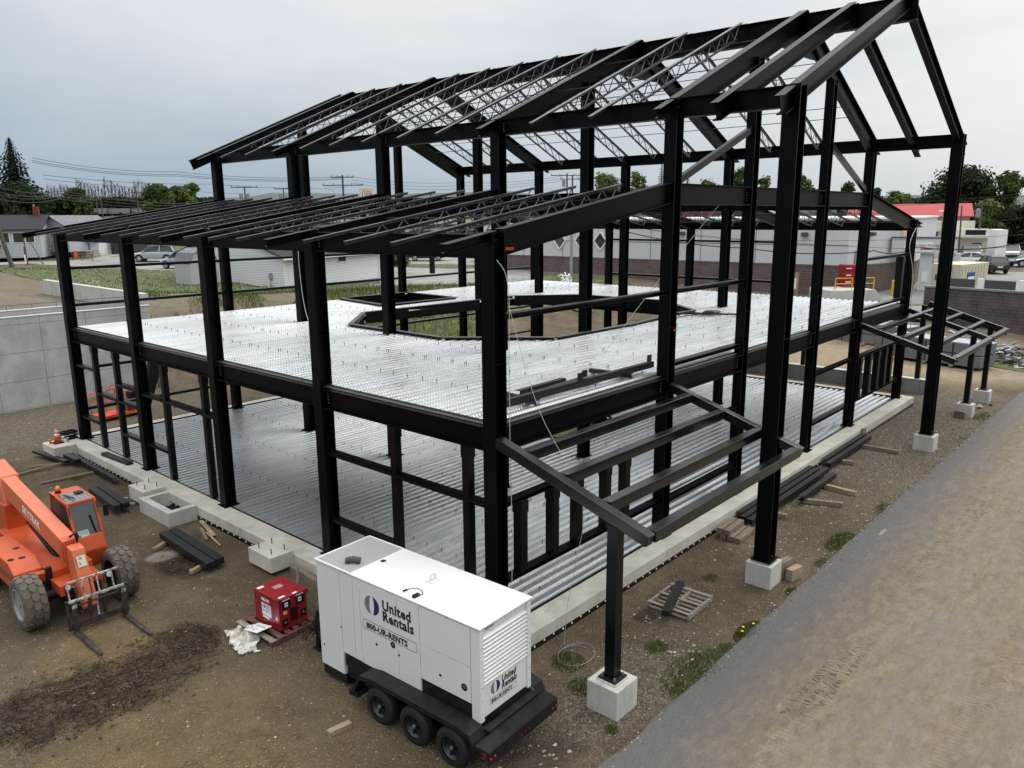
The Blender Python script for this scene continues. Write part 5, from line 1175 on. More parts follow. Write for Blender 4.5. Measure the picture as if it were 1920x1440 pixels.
# ================================================================== SURROUNDINGS
def at(u, v, d):
    """point seen at pixel u, v (1920 wide) at horizontal distance d from the viewpoint"""
    r = _fw+_R*((u-960)/FPX)+_U*((720-v)/FPX); return CAM+r*(d/math.hypot(r.x, r.y))
def gp(u, d):
    p = at(u, 500, d); return Vector((p.x, p.y, H(p.x, p.y)))
def zpix(u, v, d): return at(u, v, d).z
M['tarm'] = mat('pale_tarmac', (.17, .165, .155), .9, col2=(.25, .245, .235), vscale=.35, bump=.1)
M['side'] = None
def siding(name, a, lap=.13, seam=.75):
    m, k = new(name, .55); s = k.n.new('ShaderNodeSeparateXYZ'); k.l.new(k.n.new('ShaderNodeTexCoord').outputs['Object'], s.inputs[0])
    q = k.math('FRACT', k.math('DIVIDE', s.outputs[2], lap)); ln = k.math('LESS_THAN', q, .26)
    k.l.new(k.mix(k.math('MULTIPLY', ln, seam), a, tuple(x*.4 for x in a)), k.b.inputs['Base Color']); return m
M['side'] = siding('white_siding', (.74, .75, .76)); M['sideg'] = siding('grey_siding', (.50, .53, .56), .14); M['sidet'] = siding('tan_siding', (.30, .30, .29), .3)
M['shingle'] = mat('dark_shingles', (.020, .021, .025), .9, var=.4, vscale=6); M['shingle2'] = mat('grey_shingles', (.16, .165, .17), .9, var=.3, vscale=6); M['redroof'] = mat('red_metal_roof', (.33, .025, .025), .75, var=.06, vscale=.6)
M['found'] = mat('foundation_block', (.20, .19, .17), .9, var=.2); M['navy'] = mat('navy_trim', (.03, .035, .06), .5); M['eifs'] = mat('grey_render', (.55, .56, .575), .85, var=.04, vscale=.3); M['eifsd'] = mat('grey_render_joint', (.27, .27, .28), .85)
M['trim'] = mat('white_trim', (.78, .79, .8), .5); M['brickred'] = mat('chimney_brick', (.16, .03, .025), .9)
def blocks(name, a, b, w_, h_, mortar=(.05, .045, .045)):
    m, k = new(name, .9); g = k.n.new('ShaderNodeTexCoord').outputs['Object']; s = k.n.new('ShaderNodeSeparateXYZ'); k.l.new(g, s.inputs[0])
    cb_ = k.n.new('ShaderNodeCombineXYZ'); k.l.new(k.math('ADD', s.outputs[0], s.outputs[1]), cb_.inputs[0]); k.l.new(s.outputs[2], cb_.inputs[1])
    br = k.n.new('ShaderNodeTexBrick'); k.l.new(cb_.outputs[0], br.inputs[0]); br.inputs['Color1'].default_value = (*a, 1); br.inputs['Color2'].default_value = (*b, 1); br.inputs['Mortar'].default_value = (*mortar, 1)
    br.inputs['Scale'].default_value = 1; br.inputs['Brick Width'].default_value = w_; br.inputs['Row Height'].default_value = h_; br.inputs['Mortar Size'].default_value = .022; br.offset = .5
    k.l.new(k.mix(k.ramp(k.noise(k.pos(), .8, 4), [(.35, 0.), (.65, .35)]), br.outputs[0], (.20, .17, .155)), k.b.inputs['Base Color']); return m
M['phbrick'] = blocks('brown_split_block', (.16, .10, .095), (.115, .075, .072), .42, .21); M['seg'] = blocks('segmental_wall_block', (.085, .055, .055), (.055, .045, .05), .46, .2, (.02, .018, .018))
M['hedge'] = leafmat('hedge_leaves', (.012, .025, .008), (.035, .055, .018)); M['metalg'] = mat('galvanised_post', (.33, .34, .34), .5, .4); M['polewood'] = mat('utility_pole_wood', (.085, .07, .058), .9, var=.2)
def fr(name, label, cat, A, B, group=None):
    """thing whose x axis runs from A to B and whose y axis points away from the viewer"""
    A = Vector(A); B = Vector(B); d = B-A; t = thing(name, label, cat, (A.x, A.y, A.z), math.atan2(d.y, d.x), group); t['_L'] = math.hypot(d.x, d.y); return t, math.hypot(d.x, d.y)
def pb(par, x0, x1, y0, y1, z0, z1, name, mt, bev=0.): m = MB(); m.box(x0, x1, y0, y1, z0, z1); return m.build(name, mt, par, bevel=bev)
def window(par, x, z, w_, h_, y=-.03, mt='glass', nm='window'):
    f_ = pb(par, x-w_/2, x+w_/2, y-.03, y+.03, z, z+h_, nm, 'trim'); pb(f_, x-w_/2+.07, x+w_/2-.07, y-.04, y-.031, z+.07, z+h_-.07, 'pane', mt); return f_
def gable(par, L, D, z, h, axis, over, mt, wall, th=.12):
    """gable roof over a box 0..L x 0..D at height z, ridge along axis"""
    m = MB()
    if axis == 'x':
        for s in (0, 1):
            y0 = -over if s == 0 else D+over; m.prism([(-over, y0, z-over*h/(D/2)), (-over, D/2, z+h), (-over, D/2, z+h+th), (-over, y0, z-over*h/(D/2)+th)], (L+2*over, 0, 0))
        g_ = [[(x, 0, z), (x, D, z), (x, D/2, z+h)] for x in (0., L-.1)]; v_ = (.1, 0, 0)
    else:
        for s in (0, 1):
            x0 = -over if s == 0 else L+over; m.prism([(x0, -over, z-over*h/(L/2)), (L/2, -over, z+h), (L/2, -over, z+h+th), (x0, -over, z-over*h/(L/2)+th)], (0, D+2*over, 0))
        g_ = [[(0, y, z), (L, y, z), (L/2, y, z+h)] for y in (0., D-.1)]; v_ = (0, .1, 0)
    r_ = m.build('roof', mt, par)
    for q in g_: m = MB(); m.prism(q, v_); m.build('gable', wall, par)
    return r_
# ---- retaining walls on the left
rw = thing('retaining_wall', 'tall grey cast concrete retaining wall with panel seams beside the gravel', 'retaining wall', (0, 29.2, -.4))
pb(rw, -30, 6.4, -.15, .15, 0, 4.13, 'wall', 'concw', .02); m = MB(); m.box(-30, 6.45, -.17, .17, 4.132, 4.16); m.build('wall_top', 'concl', rw)
pb(rw, -30, 6.2, .45, .75, 3.4, 4.36, 'parapet', 'concw', .02); m = MB(); m.box(-30, 6.22, .43, .77, 4.362, 4.39); m.build('wall_top', 'concl', rw)
m = MB(); m.tube([(-30, .5, 4.6), (6.1, .5, 4.6)], .012, 4)
for i in range(36): m.tube([(-29.5+i, .5, 4.36), (-29.5+i, .5, 4.61)], .009, 4)
m.build('rebar', mat('rusty_rebar', (.07, .04, .03), .9), rw)
w2 = thing('retaining_wall', 'lower pale concrete wall running back from the end of the tall wall', 'retaining wall', (6.75, 30.2, 3.2))
m = MB(); m.prism([(-.15, 0, -.6), (-.15, 14.2, -.6), (-.15, 14.2, 1.05), (-.15, 0, 1.02)], (.3, 0, 0)); m.build('wall', 'concl', w2, bevel=.02)
m = MB()
for i in range(12): m.lathe((-.152, .8+i*1.1, .45+.2*math.sin(i)), (-1, 0, 0), [(0, .035), (.01, .03)], 6)
m.build('tie_holes', 'black', w2)['kind'] = 'stuff'
# gravel heap behind the tall wall
bm = bmesh.new(); bmesh.ops.create_grid(bm, x_segments=70, y_segments=50, size=1)
for v in bm.verts:
    x = -8.2+v.co.x*14.7; y = 33.6+v.co.y*3.5; e_ = (1-abs(v.co.x)**3)*(1-v.co.y*v.co.y); z0 = H(x, y)
    v.co = Vector((x, y, z0-.05+e_*(1.0+.5*noise.noise((x*.25, y*.3, 3)))+.05*noise.noise((x*3, y*3, 0))*e_))
me = bpy.data.meshes.new('gravel_heap'); bm.to_mesh(me); bm.free(); me.materials.append(mat('heap_gravel', (.085, .072, .06), .95, col2=(.17, .145, .12), vscale=14, bump=.6, bscale=18)); me.polygons.foreach_set('use_smooth', [True]*len(me.polygons))
o = bpy.data.objects.new('gravel_heap', me); C.objects.link(o); tag(o, kind='stuff')
# ---- sheets: street, car park, grass
def P2(l): return [tuple(at(u, 500, d)[:2]) for u, d in l]
M['turf'] = mat('turf_base', (.045, .062, .018), .95, col2=(.095, .110, .038), vscale=1.4, bump=.4, bscale=9)
sheet('street', P2([(-500, 84), (0, 84.5), (240, 82), (420, 74), (560, 90), (640, 88), (640, 112), (420, 100), (240, 94), (0, 92), (-500, 93)]), M['tarm'], .05, 3)
sheet('driveway', P2([(150, 93), (300, 88), (420, 92), (420, 118), (330, 118), (150, 104)]), M['tarm'], .055, 3)
sheet('driveway', P2([(255, 80), (415, 70), (420, 82), (280, 84)]), M['tarm'], .06, 3)
sheet('parking_lot', P2([(690, 66), (1000, 66), (1000, 80), (905, 84), (700, 84)]), M['tarm'], .06, 3)
sheet('road', P2([(560, 92), (1000, 88), (1000, 140), (560, 140)]), M['tarm'], .05, 5)
o = sheet('parking_lot', P2([(1330, 58), (1500, 56), (1640, 56.5), (1760, 57.5), (2050, 55), (2120, 92), (1880, 90), (1720, 92), (1640, 66.5), (1592, 62.5), (1440, 63.5)]), M['tarm'], .05, 3)
sheet('road', P2([(1715, 94), (1850, 93), (2100, 96), (2200, 112), (1850, 106), (1715, 106)]), M['tarm'], .055, 4)
sheet('parking_lot', P2([(1700, 108), (2160, 114), (2160, 128), (1700, 124)]), M['tarm'], .055, 4)
def lawn(poly, name='grass', off=.035, dens=0, h=.25):
    o = sheet(name, P2(poly), M['turf'], off, 2.); o['kind'] = 'stuff'; del_ = None
    if dens:
        me = o.data; tot = 0; m = MB(); areas = [p.area for p in me.polygons]; A_ = sum(areas)
        for p_, a in zip(me.polygons, areas):
            nn = dens*a; nn = int(nn)+(rnd.random() < nn-int(nn)); vs = [me.vertices[i].co for i in p_.vertices]
            for _ in range(nn):
                i = rnd.randrange(1, len(vs)-1); r1, r2 = rnd.random(), rnd.random()
                if r1+r2 > 1: r1, r2 = 1-r1, 1-r2
                q = vs[0]+(vs[i]-vs[0])*r1+(vs[i+1]-vs[0])*r2; hh = h*rnd.uniform(.4, 1.2)*(.6+.8*abs(noise.noise((q.x*.5, q.y*.5, 0)))); b = rnd.random()*6.28; w_ = .028; dx, dy = math.cos(b)*w_, math.sin(b)*w_; lx, ly = rnd.uniform(-.3, .3)*hh, rnd.uniform(-.3, .3)*hh
                m.poly([(q.x-dx, q.y-dy, q.z), (q.x+dx, q.y+dy, q.z), (q.x+lx, q.y+ly, q.z+hh)])
        g_ = m.build('grass_blades', 'grass'); tag(g_, kind='stuff')
    return o
lawn([(-300, 76), (0, 73), (100, 66), (200, 61), (300, 57), (430, 53), (540, 57), (500, 62), (415, 66), (330, 76), (250, 80), (120, 82.5), (0, 83), (-300, 83)], dens=12, h=.17)
lawn([(60, 93), (150, 93), (195, 91), (170, 98), (60, 97)], dens=4, h=.2)
lawn([(480, 57), (540, 55), (700, 46), (860, 46), (905, 62), (1000, 65), (1150, 64), (1290, 62), (1150, 72), (1000, 77), (960, 70), (700, 65.5), (712, 71), (560, 63), (531, 61), (500, 66)], dens=4, h=.3)
lawn([(690, 85), (910, 85), (1000, 81), (1000, 84), (900, 88), (690, 90)], dens=2, h=.2)
lawn([(1715, 87.5), (1860, 86), (2080, 89), (2090, 93), (1850, 91), (1715, 92.5)], dens=1, h=.15)
lawn([(1640, 128), (2250, 128), (2250, 190), (1640, 190)])
lawn([(1740, 52), (1800, 50.5), (1990, 47.5), (1990, 51.5), (1800, 54.5)], dens=9, h=.3)
lawn([(60, 110), (330, 122), (600, 150), (600, 230), (0, 230)])
# weeds on the bank behind the building
m = MB()
for i in range(15000):
    x = rnd.uniform(14, 38); y = rnd.uniform(27.5, 37)
    nn_ = noise.noise((x*.22, y*.3, 1))
    if nn_ < -.12+(.35 if y < x*1.0 else -.25) or (x > 30 and rnd.random() < .5): continue
    z = H(x, y); hh = rnd.uniform(.1, .45); b = rnd.random()*6.28; dx, dy = math.cos(b)*.025, math.sin(b)*.025; m.poly([(x-dx, y-dy, z), (x+dx, y+dy, z), (x+rnd.uniform(-.15, .15), y+rnd.uniform(-.15, .15), z+hh)])
for i in range(4200):
    x = rnd.uniform(7.5, 16); y = rnd.uniform(29.5, 41)
    if noise.noise((x*.5, y*.5, 4)) < .12: continue
    z = H(x, y); hh = rnd.uniform(.1, .35); b = rnd.random()*6.28; dx, dy = math.cos(b)*.03, math.sin(b)*.03; m.poly([(x-dx, y-dy, z), (x+dx, y+dy, z), (x+rnd.uniform(-.12, .12), y+rnd.uniform(-.12, .12), z+hh)])
tag(m.build('weeds', 'grass'), kind='stuff')
m = MB()
for i in range(170):
    if i < 110: x, y = rnd.uniform(16, 30), rnd.uniform(29, 34)
    elif i < 190: p_ = at(rnd.uniform(155, 185), 500, rnd.uniform(58, 66)); x, y = p_.x, p_.y
    else: p_ = at(rnd.uniform(560, 720), 500, rnd.uniform(60, 66)); x, y = p_.x, p_.y
    m.cur = 0 if i < 150 else 1; z = H(x, y)+.35; m.rock((x, y, z-.1), .035, rnd)
tag(m.build('wild_flowers', ['refl', 'dandelion']), kind='stuff')
m = MB()
for i in range(60): p_ = at(1063+rnd.gauss(0, 6), 500, 70+rnd.gauss(0, .5)); m.rock((p_.x, p_.y, H(p_.x, p_.y)+.5+rnd.uniform(-.3, .5)), .12, rnd)
tag(m.build('white_bloom_bush', 'refl'), 'small bush of white flowers on the lawn before the long grey wall', 'bush')
# ---- white clapboard building
A = gp(531, 62); B = gp(711, 70.5); A.z = B.z = min(A.z, B.z)+.1; Lc = gp(398, 76)
wb, L_ = fr('clapboard_building', 'white clapboard single storey building with dark roof and grey foundation', 'building', A, B)
dep = 12.
pb(wb, 0, L_, 0, dep, -.6, .45, 'foundation', 'found'); pb(wb, .02, L_-.02, .02, dep-.02, .452, 2.85, 'wall', 'side')
gable(wb, L_, dep, 2.85, 2.1, 'x', .35, 'shingle', 'side'); pb(wb, -.3, L_+.3, -.42, -.30, 2.60, 2.78, 'gutter', 'trim')
for x, w_, h_ in ((4.0, .8, .42), (6.6, 1.05, .6)): window(wb, x, 2.1, w_, h_)
for x in (.02, L_-.05): m = MB(); m.tube([(x, -.35, 2.6), (x, -.06, 2.35), (x, -.06, .1), (x, -.3, -.05)], .05, 6); m.build('downspout', 'trim', wb)
m = MB(); m.box(-.09, -.03, 1.2, 1.55, 1.1, 1.6); m.build('meter_box', 'metalg', wb, bevel=.03); m = MB(); m.tube([(-.06, 1.38, 1.1), (-.06, 1.38, -.2)], .03, 6); m.build('conduit', 'metalg', wb)
m = MB(); m.tube([(-.02, 9.5, 3.2), (-.5, 9.6, 3.3), (-.9, 9.7, 2.9)], .03, 6); m.box(-1.1, -.7, 9.5, 9.9, 2.6, 2.95); m.build('yard_lamp', 'dgrey', wb)
window(wb, 0, 0, .01, .01) if False else None
# shed
A = gp(327, 64); B = gp(356, 62.3); sh, L_ = fr('garden_shed', 'small white shed with dark gambrel roof beside the silver hatchback', 'shed', A, B)
q = .02; pr_ = [(0, 1.5), (.35, 2.25), (1.2, 2.6), (2.05, 2.25), (2.4, 1.5), (2.4, 0), (0, 0)]
m = MB(); m.prism([(0, y, z) for y, z in pr_], (L_, 0, 0)); m.build('wall', siding('shed_boards', (.72, .74, .75), 9.), sh)
m = MB()
for i in range(4): a, b = pr_[i], pr_[i+1]; m.prism([(-.08, a[0], a[1]), (-.08, b[0], b[1]), (-.08, b[0], b[1]+.07), (-.08, a[0]-.03, a[1]+.05)], (L_+.16, 0, 0))
m.build('roof', 'shingle2', sh)
# houses on the left
A = gp(-150, 98); B = gp(83, 95); A.z = B.z = zpix(40, 483, 96); h1, L_ = fr('house', 'pale house with dark shingle roof, brick chimney and steep front gable behind the leaning pole', 'house', A, B, 'houses across the street')
pb(h1, 0, L_, 0, 6, 0, 2.95, 'wall', 'sideg'); gable(h1, L_, 6, 2.95, 1.3, 'x', .4, 'shingle', 'sideg'); window(h1, L_-2.0, 1.5, 1.0, 1.1); window(h1, L_-.95-.0, 1.5, .9, 1.1); window(h1, L_-3.2, 1.5, .9, 1.1)
pb(h1, L_-1.0, L_-.5, 2.7, 3.3, 3.6, 5.2, 'chimney', 'brickred')
m = MB(); m.prism([(L_-5.4-2.2, -1.6, 0), (L_-5.4+1.6, -1.6, 0), (L_-5.4+1.5, -1.6, 1.3), (L_-5.4-.55, -1.6, 4.2), (L_-7.4, -1.6, 1.6)], (0, 1.7, 0)); m.build('porch_gable', 'side', h1)
m = MB(); m.prism([(L_-5.4+1.8, -1.75, 1.2), (L_-5.4-.5, -1.75, 4.35), (L_-5.4-.6, -1.75, 4.1), (L_-5.4+1.6, -1.75, 1.1)], (0, 1.9, 0)); m.build('porch_roof', 'shingle', h1)
d_ = pb(h1, L_-6.5, L_-5.6, -1.64, -1.61, 0, 2.1, 'door', 'trim'); window(h1, L_-7.2, 1.0, .9, 1.0, y=-1.63)
A = gp(80, 100); B = gp(136, 97); A.z = B.z = zpix(108, 473, 98); h2, L_ = fr('house', 'grey roofed white house with a picture window left of the picnic area', 'house', A, B, 'houses across the street')
pb(h2, 0, L_, 0, 6, 0, 2.7, 'wall', 'sideg'); gable(h2, L_, 6, 2.7, 1.1, 'y', .4, 'shingle2', 'sideg'); window(h2, 1.0, .8, 1.3, 1.6)
pb(h2, L_-.9, L_-.3, -.9, -.2, 0, 2., 'vending_box', 'trim'); pb(h2, 0, 1.7, -.4, -.1, .3, .5, 'bench', 'trim')
# picnic stall area
A = gp(150, 98.5); B = gp(182, 97.5); st_, L_ = fr('market_stall', 'open white stall with blue canopy beyond the driveway', 'stall', A, B)
M['bluec'] = mat('blue_canopy', (.15, .35, .6), .6); M['bluep'] = mat('dark_blue', (.02, .06, .25), .6)
pb(st_, -.6, L_, .8, 2.5, 0, 1.6, 'counter', 'side'); pb(st_, -.7, L_+.1, .3, 2.6, 1.65, 2.05, 'canopy', 'bluec'); pb(st_, -1.5, -.7, .3, .9, 0, 1.9, 'panel', 'bluep'); pb(st_, -.4, .9, .78, .79, .7, 1.4, 'opening', 'black')
for u, d, lb_ in ((158, 96, 'brown picnic table left of the yellow one'), (172, 95.5, 'yellowish picnic table beside the stall')):
    t = thing('picnic_table', lb_, 'picnic table', gp(u, d), .4, 'picnic tables by the stall'); mt = 'wood' if u == 158 else 'wood3'
    pb(t, -.9, .9, -.35, .35, .72, .76, 'table_top', mt)
    for y in (-.75, .55): pb(t, -.9, .9, y, y+.22, .43, .47, 'bench', mt)
    for x in (-.7, .7): m = MB(); m.bar((x, -.7, 0), (x, -.2, .72), .08, .05); m.bar((x, .7, 0), (x, .2, .72), .08, .05); m.bar((x, -.7, .41), (x, .7, .41), .05, .08); m.build('leg_frame', mt, t)
t = thing('barrel', 'small red barrel standing by the picnic tables', 'barrel', gp(146, 95.5)); m = MB(); m.lathe((0, 0, 0), (0, 0, 1), [(0, .25), (.3, .28), (.6, .25), (.7, .12), (.85, .1)], 14); m.build('drum', 'cone', t)
A = gp(212, 101); B = gp(280, 99); dk_, L_ = fr('dark_garage', 'low dark building with orange notice behind the silver crossover', 'building', A, B); pb(dk_, 0, L_, 0, 6, 0, 2.7, 'wall', 'dgrey'); pb(dk_, -.2, L_+.2, -.3, 6.2, 2.702, 2.9, 'roof', 'shingle'); pb(dk_, 2.9, 3.5, -.03, -.002, 1.5, 2.1, 'notice', 'cone'); pb(dk_, 1.5, 2.5, -.03, -.002, .2, 2.0, 'door', 'shingle')
# ---- long grey commercial building with block base
A = gp(948, 82); B = gp(1588, 65.5); A.z = B.z = 1.5
ph, L_ = fr('pharmacy_building', 'long pale grey building with brown block base and diamond windows', 'shop building', A, B); th_p = ph.rotation_euler.z
E_ = gp(1716, 74)
def lp(p): q = Vector((p.x, p.y, 0))-Vector((ph.location.x, ph.location.y, 0)); ca, sa = math.cos(-th_p), math.sin(-th_p); return Vector((q.x*ca-q.y*sa, q.x*sa+q.y*ca, 0))
e2 = lp(E_); back = 22
foot = [(0, 0), (L_, 0), (e2.x, e2.y), (e2.x-3, e2.y+back), (0, back)]
def walls(z0, z1, off, name, mt): m = MB(); c_ = Vector((L_/2, back/2, 0)); m.prism([(x+(off if x > L_/2 else -off), y+(-off if y < back/2 else off), z0) for x, y in foot], (0, 0, z1-z0)); return m.build(name, mt, ph)
walls(-.8, 2.3, .06, 'block_base', 'phbrick'); walls(2.302, 2.45, .09, 'base_cap', 'phbrick'); walls(2.452, 5.95, 0, 'wall', 'eifs'); walls(5.952, 6.1, .12, 'parapet_cap', 'trim')
pb(ph, .0, L_, -.03, -.004, 3.95, 4.03, 'joint', 'eifsd')
for i in range(1, 14): x = L_*i/14; pb(ph, x-.03, x+.03, -.028, -.003, 2.46, 3.94, 'joint', 'eifsd'); pb(ph, x-.03, x+.03, -.028, -.003, 4.04, 5.94, 'joint', 'eifsd')
def diamond(x, z, r):
    m = MB(); P = [(x, z+r), (x+r*.85, z), (x, z-r), (x-r*.85, z)]
    for i in range(4): a, b = P[i], P[(i+1) % 4]; m.bar((a[0], -.06, a[1]), (b[0], -.06, b[1]), .1, .14, up=(0, 1, 0))
    f_ = m.build('window', 'trim', ph); m = MB(); m.prism([(p[0], -.035, p[1]) for p in P], (0, .03, 0)); m.build('pane', 'glass', f_)
for u in (1006, 1050, 1090, 1126):
    q = lp(at(u, 500, 80-(u-948)*.026)); 
    # slide along the facade until it is seen where the window is
    lo, hi_ = 0., L_
    for _ in range(40):
        mid_ = (lo+hi_)/2; w_ = Vector((ph.location.x+mid_*math.cos(th_p), ph.location.y+mid_*math.sin(th_p), 5)); r_ = w_-CAM; uu = 960+FPX*r_.dot(_R)/r_.dot(_fw)
        if uu < u: lo = mid_
        else: hi_ = mid_
    diamond(lo, 4.0, .85)
for u in (1035, 1279, 1508):
    lo, hi_ = 0., L_
    for _ in range(40):
        mid_ = (lo+hi_)/2; w_ = Vector((ph.location.x+mid_*math.cos(th_p), ph.location.y+mid_*math.sin(th_p), 5)); r_ = w_-CAM; uu = 960+FPX*r_.dot(_R)/r_.dot(_fw)
        if uu < u: lo = mid_
        else: hi_ = mid_
    pb(ph, lo-.25, lo+.25, -.35, -.004, 4.65, 4.95, 'wall_lamp', 'dgrey', .05)
ang2 = math.atan2(e2.y, e2.x-L_); l2 = math.hypot(e2.x-L_, e2.y)
sidef = bpy.data.objects.new('side_fittings', None); C.objects.link(sidef); sidef.parent = ph; sidef.location = (L_+.0, 0, 0); sidef.rotation_euler = (0, 0, ang2)
pb(sidef, .9, 1.8, -.1, -.065, 1.9, 3.6, 'door', 'eifsd'); pb(sidef, .8, 1.9, -.09, -.064, 1.85, 3.65, 'door_frame', 'trim') if False else None
pb(sidef, 2.6, 3.0, -.4, -.004, 4.65, 4.95, 'wall_lamp', 'dgrey', .04); M['lampy'] = mat('lit_lamp', (1., .55, .12), .5, emit=1.2); pb(sidef, 7.2, 7.6, -.45, -.004, 4.95, 5.25, 'wall_lamp', 'lampy', .04)
# drive-through canopy
A = gp(1668, 70); B = gp(1790, 70); A.z = B.z = 1.6; cn_, L2 = fr('drive_through_canopy', 'grey flat drive-through canopy with a hexagonal white sign and square columns', 'canopy', A, B)
z0 = zpix(1668, 474, 70)-1.6; z1 = zpix(1668, 446, 70)-1.6
pb(cn_, 0, L2, 0, 2.2, z0, z1, 'fascia', 'eifs', .02); pb(cn_, -.05, L2+.05, -.06, 2.25, z1+.002, z1+.07, 'cap', 'navy')
for x in (L2*.56, L2*.98): pb(cn_, x-.45, x+.45, .3, 1.2, 0, z0-.002, 'column', 'eifs', .02); pb(cn_, x-.85, x+.85, -.1, 1.6, -.5, .18, 'kerb', 'conc', .05)
xs0, xs1, zs = L2*.19, L2*.70, (z0+z1)/2-.1; hh = .37
m = MB(); m.prism([(xs0, -.05, zs), (xs0+.3, -.05, zs+hh), (xs1-.3, -.05, zs+hh), (xs1, -.05, zs), (xs1-.3, -.05, zs-hh), (xs0+.3, -.05, zs-hh)], (0, .04, 0)); sgn_ = m.build('sign', 'trim', cn_)
text('lettering', 'DRIVE-THRU PHARMACY', .30, 'eifsd', sgn_, (xs0+.3, -.055, zs+.0), (1, 0, 0), (0, 0, 1), .004, xs=.72, off=.01)
pb(sgn_, xs0+1.2, xs0+2.1, -.058, -.0505, zs-.22, zs-.1, 'red_bar', 'redpaint'); text('lettering', 'DRIVE-UP', .14, 'eifsd', sgn_, (xs0+2.25, -.055, zs-.22), (1, 0, 0), (0, 0, 1), .003)
pb(cn_, L2*.56-.2, L2*.56+.2, .26, .298, .9, 1.7, 'notice', 'card')
# bollards, rails, loading dock
M['yellow'] = mat('safety_yellow', (.62, .42, .03), .5)
for u, d, lb_ in ((1678, 66.5, 'yellow bollard left of the pair by the canopy door'), (1686, 67.2, 'yellow bollard right of the pair by the canopy door'), (1709, 70.5, 'far left yellow bollard behind the far corner column'), (1714, 71., 'far right yellow bollard behind the far corner column')):
    t = thing('bollard', lb_, 'bollard', gp(u, d), 0, 'yellow bollards by the drive-through'); m = MB(); m.lathe((0, 0, 0), (0, 0, 1), [(0, .11), (1.2, .11), (1.27, .07), (1.29, 0)], 10); m.build('post', 'yellow', t)
t = thing('donation_bin', 'tall red locker standing on the loading dock by the grey wall', 'locker', gp(1593, 63.5)+Vector((0, 0, .9)), -.75); o = pb(t, -.58, .58, -.5, .5, 0, 1.75, 'cabinet', 'red', .04)
for i, z in enumerate((.3, .8, 1.3)): pb(t, -.55, .55, -.52, -.501, z, z+.05, 'door_seam', 'black'); pb(t, -.5, -.1, -.52, -.502, z+.15, z+.22, 'handle', 'refl')
ld = thing('loading_dock', 'rough pale concrete dock with yellow pipe railing in front of the red locker', 'loading dock', gp(1595, 61.), -.70); pb(ld, -1.6, 1.9, -.3, 2.6, -.3, 1.0, 'platform', 'concl', .06)
m = MB(); m.prism([(1.9, -.3, -.3), (3.2, -.3, -.3), (1.9, -.3, 1.0)], (0, 2.5, 0)); m.build('ramp', 'concl', ld)
for x0, x1 in ((-1.2, .1), (1.0, 1.8)):
    m = MB()
    for z in (1.45, 1.85): m.tube([(x0, -.2, z), (x1, -.2, z)], .035, 6)
    for x in (x0, x1): m.tube([(x, -.2, 1.), (x, -.2, 1.85)], .035, 6)
    m.build('railing', 'yellow', ld)
t = thing('gas_meter', 'small white meter box beside a yellow post at the block base', 'meter', gp(1492, 63.5)); pb(t, -.5, -.15, -.2, .1, .7, 1.5, 'box', 'trim', .03); pb(t, .1, .4, -.15, .15, 0, 1.9, 'post', 'wood3')
# storage container
A = gp(1747, 63.); B = gp(1803, 62.2); ct, L2 = fr('storage_container', 'cream steel storage container with blue notices behind the dark block wall', 'container', A, B); M['cream'] = mat('cream_container', (.50, .46, .33), .6, var=.06)
hc = zpix(1770, 496, 62)-A.z
m = MB(); n = 26; m.box(0, L2, .02, 4.4, 0, hc)
m.build('body', 'cream', ct, bevel=.03); 
for i in range(8): pb(ct, L2+.0005, L2+.03, .2+i*.5, .4+i*.5, .15, hc-.15, 'rib', 'cream', .01)
for x in (.02, L2*.5, L2-.08): pb(ct, x, x+.06, -.03, .018, .05, hc-.05, 'door_bar', 'cream')
for x in (L2*.3, L2*.7): m = MB(); m.tube([(x, -.05, .1), (x, -.05, hc-.1)], .03, 6); m.build('lock_rod', 'cream', ct)
pb(ct, L2*.15, L2*.33, -.03, .018, 1.45, 1.85, 'notice', 'bluep'); pb(ct, L2*.60, L2*.72, -.08, .018, .9, 1.2, 'lock', 'black'); pb(ct, L2+.031, L2+.04, 1.0, 2.2, 1.2, 2.0, 'blue_sign', 'bluep'); pb(ct, L2+.0405, L2+.045, 1.1, 2.1, 1.5, 1.7, 'sign_band', 'card')
# dark segmental block wall with fence panels on top
A = gp(1738, 57.); B = gp(2080, 54.); A.z = B.z = .1; bw, L2 = fr('block_wall', 'dark brown segmental block retaining wall behind the grass at the right edge', 'retaining wall', A, B)
zt = zpix(1800, 543, 56.2)-.1; pb(bw, 0, L2, 0, .5, -.6, zt, 'wall', 'seg', .02); pb(bw, -.05, L2, -.04, .55, zt+.002, zt+.12, 'coping', 'found', .02)
fp = thing('slat_fence', 'low fence of dark panels and pale posts on the block wall top', 'fence', (A.x, A.y, A.z+zt+.12), bw.rotation_euler.z)
for i in range(6):
    x = 1.2+i*2.25; pb(fp, x, x+1.7, .12, .18, .03, .55, 'panel', 'dgrey'); pb(fp, x-.4, x-.12, .08, .34, 0, .62, 'post', 'trim')
